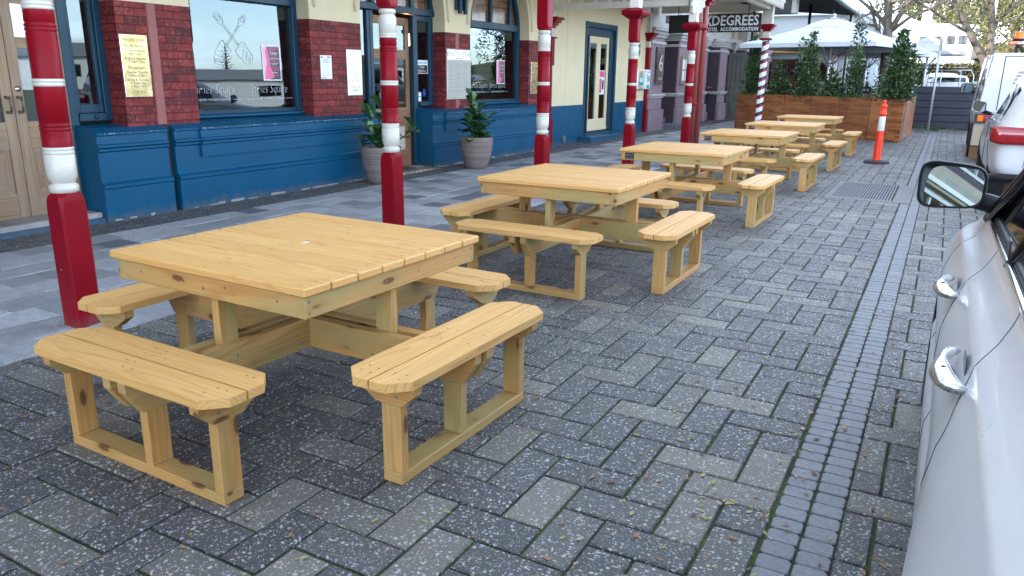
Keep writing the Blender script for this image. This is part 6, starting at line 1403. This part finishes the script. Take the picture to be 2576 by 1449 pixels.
# bonnet, nose, tail, far side
CWX = 1.86
hv = []; hf = []; hy = [3.33, 3.55, 3.8, 4.05, 4.25, 4.45]
for y in hy:
    e = cx(y, 1.03); z = zsh(y, 1.03)
    for k in range(9): u = k/8; hv.append((e+(CWX-2*e+.0)*u, y, z+.09*math.sin(math.pi*u)**.6))
for i in range(len(hy)-1):
    for k in range(8): hf.append((i*9+k, i*9+k+1, (i+1)*9+k+1, (i+1)*9+k))
mb.add(hv, hf, 0, sm=True)
e = cx(4.45, .6); mb.add([(e+.02, 4.46, .2), (CWX-e, 4.46, .2), (CWX-e, 4.46, .93), (e+.02, 4.46, .93)], [(0,1,2,3)], 0)
mb.add([(CWX-.1, -1.28, .2), (CWX-.1, 4.45, .2), (CWX-.1, 4.45, .95), (CWX-.2, -1.28, 1.0)], [(0,1,2,3)], 0)
mb.add([(.25, -1.3, .2), (CWX-.15, -1.3, .2), (CWX-.3, -1.3, 1.4), (.42, -1.3, 1.4)], [(0,1,2,3)], 0)
bo = mb.build("body", M['pearl'], nc, recalc=False)
und = MB(); und.box((.16, -1.2, .18), (1.75, 4.4, .5)); und.build("underbody", M['blackplastic'], nc)
def groove(par, pts, r=.0011, m=None, n=14):
    P = []; q = [pts[0]]+list(pts)+[pts[-1]]
    for i in range(1, len(q)-2):
        for k in range(n):
            u = k/n; P.append(tuple(.5*(2*b+(c-a)*u+(2*a-5*b+4*c-d)*u*u+(3*b-a-3*c+d)*u**3) for a, b, c, d in zip(q[i-1], q[i], q[i+1], q[i+2])))
    P.append(pts[-1]); mb = MB(); mb.tube([(cx(y, z)-.0003, y, zsh(y, z)) for y, z in P], r, 6); return mb.build("shut_line", m or M['gap'], par)
rd = side_mesh(YR, YB).build("rear_door", M['pearl'], nc, recalc=False); fd = side_mesh(YB, YF).build("front_door", M['pearl'], nc, recalc=False)
groove(rd, [(1.92, 1.03), (1.74, .92), (1.62, .80), (1.72, .58), (1.92, .40), (2.0, .27)])
groove(fd, [(2.76, 1.03), (2.60, .92), (2.51, .78), (2.48, .5), (2.47, .27)]); groove(fd, [(3.36, .98), (3.34, .7), (3.36, .3)])
def door_handle(par, y0, y1, z):
    mb = MB(); n = 16; vs = []; fs = []; sg = 12; yl = y1-y0
    for i in range(n+1):
        u = i/n; y = y0+yl*u; bow = .016+.030*math.sin(math.pi*min(1, max(0, u)))**.6; hh = .023*(math.sin(math.pi*min(.97, max(.03, u)))**.35); xc = cx(y, z)-bow; th = .010+.016*sm_(.62, .30, u)
        for k in range(sg):
            a = 2*math.pi*k/sg; vs.append((xc+th*math.cos(a), y, zsh(y, z)+hh*math.sin(a)))
    for i in range(n):
        for k in range(sg): fs.append((i*sg+k, i*sg+(k+1) % sg, (i+1)*sg+(k+1) % sg, (i+1)*sg+k))
    fs += [tuple(range(sg)), tuple(range(n*sg, n*sg+sg))]; mb.add(vs, fs, 0, sm=True); o = mb.build("door_handle", M['satin'], par)
    mb = MB(); mb.tube([(cx(y0+.075, z)-.043+.010*math.cos(a), y0+.075, zsh(y0, z)+.0215*math.sin(a)) for a in [k*.4 for k in range(17)]], .0018, 5)
    q = [(cx(y0+yl*.62, z)-.002+.0, y0+yl*.62+.065*math.cos(k*.35), zsh(y0, z)+.032*math.sin(k*.35)) for k in range(18)]; mb.add(q, [tuple(range(18))], 1); mb.build("handle_seam", [M['gap'], M['blacktrim']], par)
door_handle(rd, 1.68, 1.95, .905); door_handle(fd, 2.54, 2.80, .895)
# belt trim, glass house
mb = MB(); pth = [(cx(y, 1.03)+.004, y, zsh(y, 1.03)+.006) for y in [-.6+.1*k for k in range(43)]]; mb.tube(pth, .011, 8); mb.build("chrome_trim", M['chrome'], nc)
mb = MB(); mb.tube([(p[0]+.022, p[1], p[2]+.010) for p in pth], .014, 8); mb.build("window_seal", M['blackplastic'], nc)
def glx(z): return .232+(z-1.03)*.36
def pane(par, pts, m, name, off=0.0, th=.004):
    mb = MB(); vs = [(glx(z)+off, y, z) for y, z in pts]+[(glx(z)+off+th, y, z) for y, z in pts]; n = len(pts)
    mb.add(vs, [tuple(range(n)), tuple(range(n, 2*n))]+[(i, (i+1) % n, n+(i+1) % n, n+i) for i in range(n)], 0); return mb.build(name, m, par)
zb_ = lambda y: zsh(y, 1.03)+.004
pane(nc, [(-.6, zb_(-.6)), (.95, zb_(.95)), (.95, 1.54), (-.3, 1.46)], M['carglass'], "quarter_glass")
pane(rd, [(1.05, zb_(1.05)), (2.36, zb_(2.36)), (2.30, 1.56), (1.05, 1.56)], M['carglass'], "side_glass", .012)
pane(fd, [(2.44, zb_(2.44)), (3.40, zb_(3.4)), (2.80, 1.50), (2.40, 1.55)], M['carglass'], "side_glass", .012)
mb = MB()   # ruffled fabric sun sock over the rear door glass
ny_, nz2 = 26, 10; vs = []; fs = []
for i in range(ny_+1):
    for k in range(nz2+1):
        u, v = i/ny_, k/nz2; y = .98+(2.46-.98)*u-.05*v; z = zb_(y)+.002+(1.57-zb_(y))*v; vs.append((glx(z)-.004+.010*math.sin(i*1.7+k*.7)+.004*math.sin(k*2.2), y, z))
for i in range(ny_):
    for k in range(nz2): fs.append((i*(nz2+1)+k, i*(nz2+1)+k+1, (i+1)*(nz2+1)+k+1, (i+1)*(nz2+1)+k))
mb.add(vs, fs, 0, sm=True); ws = mb.build("window_shade", M['fabric'], nc, recalc=False)
mb = MB(); mb.box((glx(1.06)-.030, 2.50, 1.020), (glx(1.06)-.026, 2.56, 1.075), 0); mb.build("shade_tag", M['black'], ws)
for y0, y1, z0, z1, nm in ((3.50, 2.80, .985, 1.52, "pillar"), (3.40, 2.76, 1.0, 1.50, "pillar"), (2.42, 2.36, 1.01, 1.57, "pillar"), (1.02, .96, 1.03, 1.57, "pillar")):
    mb = MB(); mb.tube([(glx(zz_)-.005, y0+(y1-y0)*u, zz_) for u in (0, .25, .5, .75, 1) for zz_ in [z0+(z1-z0)*u]], .022, 8); mb.build(nm, M['blacktrim'], nc)
mb = MB(); vs = []; fs = []
for y, z, e in ((-1.2, 1.40, .06), (-.6, 1.54, .02), (.4, 1.61, 0), (1.4, 1.63, 0), (2.3, 1.60, 0), (2.8, 1.53, 0)):
    for k in range(9): u = k/8; x0 = glx(1.55)+e-.012; vs.append((x0+(CWX-2*x0)*u, y, z-.07+.09*math.sin(math.pi*u)**.5))
for i in range(5):
    for k in range(8): fs.append((i*9+k, i*9+k+1, (i+1)*9+k+1, (i+1)*9+k))
mb.add(vs, fs, 0, sm=True); mb.build("roof", M['pearl'], nc, recalc=False)
mb = MB(); mb.add([(.26, 3.55, .985), (CWX-.26, 3.55, .985), (CWX-.44, 2.80, 1.535), (.44, 2.80, 1.535)], [(0,1,2,3)], 0); mb.add([(.26, -1.28, 1.0), (CWX-.26, -1.28, 1.0), (CWX-.44, -1.0, 1.44), (.44, -1.0, 1.44)], [(0,1,2,3)], 0); mb.build("windscreen", M['carglass'], nc)
mb = MB(); mb.add([(CWX-.30, -.6, 1.0), (CWX-.30, 3.5, .99), (CWX-.44, 2.8, 1.53), (CWX-.44, -.9, 1.45)], [(0,1,2,3)], 0); mb.build("far_glass", M['carglass'], nc)
for (c, r) in WC: wheel(nc, .095+.105, c, r-.03 if c < 2 else r, .21, -1)
# wing mirror
def mirror(par, c, wx, hz, dy, tilt, cap, glass, gt=(0, 0)):
    n = 28; out_ = []
    for k in range(n):
        a = 2*math.pi*k/n; ca, sa = math.cos(a), math.sin(a); e = 2/4.2; out_.append((abs(ca)**e*math.copysign(1, ca), abs(sa)**e*math.copysign(1, sa)))
    def ring(s, y): return [(c[0]+wx*s*u*(1-.0), c[1]+y+tilt*u*wx, c[2]+hz*s*(v*(1-.10*u))) for u, v in out_]
    secs = [(.90, .07), (.92, .004), (.98, 0), (1.0, .012), (1.0, .035), (.96, .075), (.84, .105), (.6, .13), (.2, .14)]
    vs = []; 
    for s, y in secs: vs += ring(s, y*dy)
    fs = [(i*n+k, i*n+(k+1) % n, (i+1)*n+(k+1) % n, (i+1)*n+k) for i in range(len(secs)-1) for k in range(n)]+[tuple(range((len(secs)-1)*n, len(secs)*n))]
    ms = [0 if (i//n) < 4 else 1 for i in range(len(fs))]; mb = MB(); mb.add(vs, fs, ms, sm=True); o = mb.build("wing_mirror", [M['blackplastic'], cap], par, recalc=True)
    mb = MB(); mb.add([(p[0], p[1]+gt[0]*(p[0]-c[0])+gt[1]*(p[2]-c[2]), p[2]) for p in ring(.905, .030*dy)], [tuple(range(n))], 0); mb.build("mirror_glass", glass, o, recalc=False); return o
mo = mirror(fd, (.063, 3.36, 1.118), .116, .088, 1, -.12, M['blackplastic'], M['mirror'], (-.12, .205))
mb = MB(); mb.tube([(.14, 3.44, 1.065), (.20, 3.46, 1.05), (.27, 3.45, 1.02)], [.034, .036, .045], 10); mb.build("mirror_stalk", M['blackplastic'], mo)
# ---- lofted car body for the cars further away
def loft_car(name, label, loc, rz, st, pm, group=None, wb=None, wr=.34, glass_rng=(1, 4), ww=.22):
    """st: rows (y, halfwidth, zbottom, zbelt, roof halfwidth, zroof) from tail to nose, car pointing +y"""
    t = thing(name, label, "car", loc, rz, group)
    vs = []; n = 0; fs = []; ms = []
    for (y, w_, zb, zl, wr_, zt) in st:
        half = [(0, zb), (w_*.82, zb), (w_*.95, zb+.07), (w_*.985, zb+.18), (w_, (zb+zl)/2), (w_*.995, zl-.14), (w_*.97, zl-.05), (w_*.93, zl), (wr_+(w_*.93-wr_)*.12, zt-.11 if zt-zl > .25 else zl+(zt-zl)*.4), (wr_*.93, zt-.03 if zt-zl > .25 else zl+(zt-zl)*.7), (wr_*.6, zt), (0, zt+.015)]
        ring = [(x, y, z) for x, z in half]+[(-x, y, z) for x, z in half[-2:0:-1]]; n = len(ring); vs += ring
    for i in range(len(st)-1):
        for k in range(n):
            fs.append((i*n+k, i*n+(k+1) % n, (i+1)*n+(k+1) % n, (i+1)*n+k)); g = k in (7, n-8) and glass_rng[0] <= i < glass_rng[1]; ms.append(1 if g else 0)
    fs += [tuple(range(n)), tuple(range((len(st)-1)*n, len(st)*n))]; ms += [0, 0]
    mb = MB(); mb.add(vs, fs, ms, sm=True); o = mb.build("body", [pm, M['carglass']], t, world=False); s = o.modifiers.new("sub", 'SUBSURF'); s.levels = 2; s.render_levels = 2
    W_ = st[len(st)//2][1]
    for c in wb:
        for sd in (-1, 1):
            r0 = t; a = MB(); mbw = MB(); rr = wr
            a.lathe([(0, ww*.40), (rr*.55, ww*.42), (rr*.62, ww*.5), (rr*.92, ww*.5), (rr, ww*.35), (rr, -ww*.5), (0, -ww*.5)], seg=28, cap=False)
            mbw.add([(sd*(W_-.03-ww*.48+v[2]), c+v[0], rr+v[1]) for v in a.v], a.f, [1 if (i//28) < 1 else 0 for i in range(len(a.f))], sm=True); mbw.build("wheel", [M['rubber'], M['satin']], t, world=False)
            a = MB(); a.tube([(sd*(W_-.045), c+(rr+.045)*math.cos(q), rr+(rr+.045)*math.sin(q)) for q in [math.pi*k/16 for k in range(17)]], .028, 6); a.build("wheel_arch", M['blackplastic'], t, world=False)
    return t
suv = loft_car("white_suv", "white hatchback SUV with wraparound red tail lights, parked between the silver car and the ute", (1.47, 11.05, 0), 0,
   [(0, .80, .42, .98, .60, 1.20), (.06, .875, .36, 1.02, .64, 1.42), (.35, .915, .30, 1.04, .64, 1.60), (.9, .925, .26, 1.02, .65, 1.66), (1.7, .925, .24, 1.0, .65, 1.67), (2.4, .925, .24, .98, .63, 1.60), (3.2, .92, .25, .96, .60, 1.05), (3.9, .90, .28, .90, .60, .96), (4.35, .80, .34, .78, .5, .82), (4.5, .66, .42, .70, .4, .72)], M['carwhite'], wb=(.86, 3.5), glass_rng=(2, 5))
mb = MB(); mb.add([(-.62, -.03, 1.04), (.62, -.03, 1.04), (.56, .12, 1.46), (-.56, .12, 1.46)], [(0,1,2,3)], 0); mb.build("rear_window", M['carglass'], suv, world=False, recalc=False)
def lamp(par, sx):
    n, m_ = 14, 6; vs = []; fs = []
    for i in range(n+1):
        u = i/n
        for k in range(m_+1):
            v = k/m_; a = u*1.75; x = -.92+.42*max(0, (u-.45)/.55)**1.0 if u > .45 else -.935; y = (.34-.36*min(1, u/.45)) if u <= .45 else -.02-.012*(u-.45); zt_ = .955+.035*sm_(0, .35, u)-.015*u; zb__ = .935-.155*sm_(-.05, .62, u); zc = (zt_+zb__)/2; hh = (zt_-zb__)/2; 
            vs.append((sx*-(x), y-.028+.02*(2*v-1)**2, zc+hh*(2*v-1)))
    for i in range(n):
        for k in range(m_): fs.append((i*(m_+1)+k, i*(m_+1)+k+1, (i+1)*(m_+1)+k+1, (i+1)*(m_+1)+k))
    mb = MB(); mb.add(vs, fs, 0, sm=True); o = mb.build("tail_light", M['redlens'], par, world=False, recalc=False); s_ = o.modifiers.new("th", 'SOLIDIFY'); s_.thickness = .03; s_.offset = 0
    mb = MB(); mb.box((min(sx*.60, sx*.80), -.062, .86), (max(sx*.60, sx*.80), -.05, .905), 0, .004); mb.build("lamp_core", M['dkredlens'], o, world=False)
lamp(suv, -1); lamp(suv, 1)
mb = MB(); mb.tube([(-.935, .10, .34), (-.92, .02, .36), (-.80, -.07, .38), (0, -.09, .39), (.80, -.07, .38)], .05, 8); mb.build("bumper", M['blackplastic'], suv, world=False)
mb = MB(); mb.tube([(-.905, .5+.1*k, 1.04-.003*k) for k in range(24)], .012, 6); mb.build("chrome_trim", M['chrome'], suv, world=False)
mb = MB(); mb.tube([(-.93, 1.15, .98), (-.94, 1.2, .7), (-.935, 1.3, .4)], .004, 5); mb.tube([(-.95, .32, .80), (-.93, .2, .6), (-.92, .05, .5)], .004, 5); mb.tube([(-.55, -.045, .80), (-.56, -.05, .5)], .004, 5); mb.build("shut_line", M['gap'], suv, world=False)
sm_o = mirror(suv, (.46, 13.9, 1.13), .082, .085, .9, .15, M['carwhite'], M['mirror']); mb = MB(); mb.tube([(.5, 13.98, 1.07), (.62, 14.0, 1.03)], .03, 8); mb.build("mirror_stalk", M['blackplastic'], sm_o)
# ---- white ute with canopy
ut = thing("white_ute", "white work ute with box canopy, amber beacon and dusty timber tray end", "ute", (1.45, 19.5, 0))
xl, xr, y0, y1 = .50, 2.40, 17.5, 19.55
mb = MB(); pr = [(xl+.02, .93), (xr-.02, .93), (xr-.34, 2.03), (xl+.14, 2.03)]; pr = [(xl+.03, .93), (xr-.03, .93), (xr-.16, 2.03), (xl+.16, 2.03)]
mb.prism(pr, 1, y0, y1); mb.build("canopy", M['utewhite'], ut, bevel=.015)
mb = MB()      # raised rear door frame with dark seam
mb.box((xl+.36, y0-.008, 1.0), (xr-.36, y0-.0005, 1.96), 0, .004); o = mb.build("canopy_door", M['utewhite'], ut); mb = MB(); mb.box((xl+.345, y0-.004, .985), (xl+.3595, y0-.0005, 1.975)); mb.box((xr-.3595, y0-.004, .985), (xr-.345, y0-.0005, 1.975)); mb.box((xl+.3597, y0-.004, 1.9605), (xr-.3597, y0-.0005, 1.975)); mb.build("door_seal", M['gap'], o)
mb = MB()
for k in range(4): mb.prism([(xl+.58-.02*k, 1.66-.065*k), (xl+.95, 1.66-.065*k), (xl+.95, 1.70-.065*k), (xl+.60-.02*k, 1.70-.065*k)], 1, y0-.0100, y0-.0085)
mb.build("grey_stripes", M['inkgrey'], o)
mb = MB(); mb.box((xl, y0-.02, .72), (xr, 20.3, .925), 0, .01); mb.build("tray", M['utewhite'], ut)
mb = MB(); mb.box((xl+.005, y0-.035, .73), (xr-.005, y0-.0205, .92)); mb.build("light_bar", M['black'], ut)
for a, b in ((xl+.06, xl+.30), (xr-.30, xr-.06)):
    mb = MB(); mb.box((a, y0-.055, .765), (a+(b-a)*.42, y0-.0355, .885), 0, .008); mb.box((a+(b-a)*.43, y0-.055, .765), (b, y0-.0355, .885), 1, .008); mb.build("tail_light", [M['amberlens'], M['redlens']], ut)
mb = MB(); mb.box((xl+.02, y0-.01, .30), (xl+.40, y0+.02, .715), 0, .01); mb.box((xr-.40, y0-.01, .30), (xr-.02, y0+.02, .715), 0, .01); mb.build("mudguard", M['beige'], ut); mb = MB(); mb.box((xl+.02, y0+.03, .05), (xl+.28, y0+.04, .42)); mb.build("mud_flap", M['timberend'], ut)
mb = MB(); mb.box((xl+.45, y0-.03, .45), (xr-.45, y0+.05, .55), 0, .02); mb.build("rear_bar", M['black'], ut)
mb = MB(); mb.tube([(xl+.04, y0+.06, .95), (xl+.14, y0+.06, 2.0)], .012, 6); mb.tube([(xl-.01, 19.7, .95), (xl+.10, 19.7, 2.0)], .02, 8); mb.build("side_rail", M['satin'], ut)
cabst = [(0, .86, .45, 1.10, .60, 1.72), (.10, .90, .42, 1.12, .64, 1.86), (.9, .92, .40, 1.12, .64, 1.90), (1.5, .92, .40, 1.10, .60, 1.78), (2.1, .91, .42, 1.05, .60, 1.20), (2.9, .88, .45, 1.0, .6, 1.08), (3.2, .78, .5, .9, .5, .95)]
cab = loft_car("x", "x", (1.45, 19.75, 0), 0, cabst, M['utewhite'], wb=(2.2,), wr=.38, glass_rng=(1, 4))
for c in list(kids(cab)): c.parent = ut; c.location = Vector((1.45, 19.75, 0))-ut.location; c.name = "cab" if c.name.startswith("body") else c.name
bpy.data.objects.remove(cab)
wheel(ut, xl+.12, 18.55, .38, .24, -1); wheel(ut, xr-.12, 18.55, .38, .24, 1)
um = mirror(ut, (.36, 20.6, 1.36), .125, .10, .9, .1, M['blackplastic'], M['mirror']); mb = MB(); mb.tube([(.44, 20.68, 1.3), (.58, 20.7, 1.25)], .03, 8); mb.build("mirror_stalk", M['blackplastic'], um)
mb = MB(); mb.box((.88, 18.0, 2.20), (2.02, 18.12, 2.27), 0, .008); mb.box((1.0, 18.03, 2.031), (1.05, 18.09, 2.2)); mb.box((1.85, 18.03, 2.031), (1.9, 18.09, 2.2)); bb = mb.build("beacon_bar", [M['blackplastic']], ut); mb = MB(); mb.box((.89, 17.985, 2.205), (1.02, 17.9995, 2.26), 0, .003); mb.box((1.021, 17.985, 2.205), (1.1, 17.9995, 2.26), 1, .003); mb.box((1.101, 17.985, 2.205), (1.2, 17.9995, 2.26), 2, .003); mb.build("bar_light", [M['amberlens'], M['palepink'], M['paper']], bb)
mb = MB(); mb.lathe([(.11, 2.271), (.11, 2.30), (.10, 2.305)], (1.05, 18.06, 0), 20); mb.build("beacon_base", M['blackplastic'], bb); mb = MB(); mb.lathe([(.095, 2.306), (.092, 2.33), (.078, 2.42), (.07, 2.435), (.03, 2.445), (.0, 2.447)], (1.05, 18.06, 0), 20, cap=False); mb.build("beacon_lens", M['amberlens'], bb)
def side_text(body, size, y, z, m, **k):
    mb = MB(); text_mb(mb, body, size, (0, 0, 0), '-x', 0, ex=.0006, **k); sl = .13/1.10
    mb.v = [(xl+.03+(z+v[2]-.93)*sl-.002+v[0], y+v[1], z+v[2]) for v in mb.v]; mb.build("lettering", m, ut)
side_text("Western", .30, 18.5, 1.52, M['ink'], bold=.004); side_text("Stabilisers", .22, 18.5, 1.25, M['ink'], bold=.003); side_text("0429 936 436", .17, 18.5, 1.03, M['ink'], bold=.003)
mb = MB()
for k in range(5): z = 1.22+.075*k; sl = .13/1.1; xx = xl+.03+(z-.93)*sl-.003; mb.box((xx, 19.18-.03*k, z), (xx+.001, 19.5, z+.035), 1 if k == 0 else 0)
mb.build("side_stripes", [M['inkgrey'], M['redsign']], ut)
# ---- parked utes far away
lf = loft_car("parked_ute", "silver ute with ladder rack parked nose away beyond the navy garden bed", (.0, 36.6, 0), 0, [(0, .80, .5, 1.05, .7, 1.10), (.1, .88, .45, 1.10, .74, 1.14), (1.5, .88, .42, 1.12, .74, 1.16), (1.65, .88, .42, 1.14, .66, 1.76), (2.6, .88, .42, 1.12, .66, 1.80), (3.3, .88, .42, 1.08, .6, 1.2), (4.4, .84, .45, 1.0, .6, 1.05), (4.7, .7, .5, .9, .5, .92)], M['carwhite'], wb=(1.0, 3.8), glass_rng=(3, 5), group="vehicles parked beyond the garden bed")
mb = MB(); mb.add([(-.62, 1.52, 1.20), (.62, 1.52, 1.20), (.56, 1.60, 1.66), (-.56, 1.60, 1.66)], [(0,1,2,3)], 0); mb.build("rear_window", M['carglass'], lf, world=False, recalc=False)
mb = MB(); yk = .9
for pts in ([(-.85, yk, 1.05), (-.82, yk, 1.75), (-.70, yk, 1.95), (.70, yk, 1.95), (.82, yk, 1.75), (.85, yk, 1.05)], [(-.83, yk, 1.45), (.83, yk, 1.45)], [(-.35, yk, 1.1), (-.35, yk, 1.95)], [(.35, yk, 1.1), (.35, yk, 1.95)]): mb.tube(pts, .022, 6)
mb.build("ladder_rack", M['alu'], lf, world=False)
lf2 = loft_car("parked_wagon", "white wagon with red tail lights parked beyond the silver ute", (-.35, 42.5, 0), 0, [(0, .80, .42, 1.05, .64, 1.3), (.08, .9, .36, 1.1, .68, 1.62), (.5, .93, .30, 1.1, .68, 1.88), (2.4, .93, .28, 1.08, .68, 1.92), (3.0, .93, .28, 1.05, .64, 1.7), (3.7, .92, .3, 1.02, .6, 1.15), (4.7, .8, .4, .9, .5, .95)], M['carwhite'], wb=(1.0, 3.7), glass_rng=(1, 5), group="vehicles parked beyond the garden bed")
mb = MB(); mb.add([(-.62, .02, 1.15), (.62, .02, 1.15), (.56, .16, 1.70), (-.56, .16, 1.70)], [(0,1,2,3)], 0); mb.build("rear_window", M['carglass'], lf2, world=False, recalc=False); mb = MB(); mb.box((-.93, -.02, .95), (-.72, .1, 1.2), 0, .02); mb.box((.72, -.02, .95), (.93, .1, 1.2), 0, .02); mb.build("tail_light", M['redlens'], lf2, world=False)
mb = MB(); mb.tube([(-.7, .5, 1.95), (-.7, 2.4, 2.0)], .025, 6); mb.tube([(.7, .5, 1.95), (.7, 2.4, 2.0)], .025, 6); mb.build("roof_rail", M['alu'], lf2, world=False)
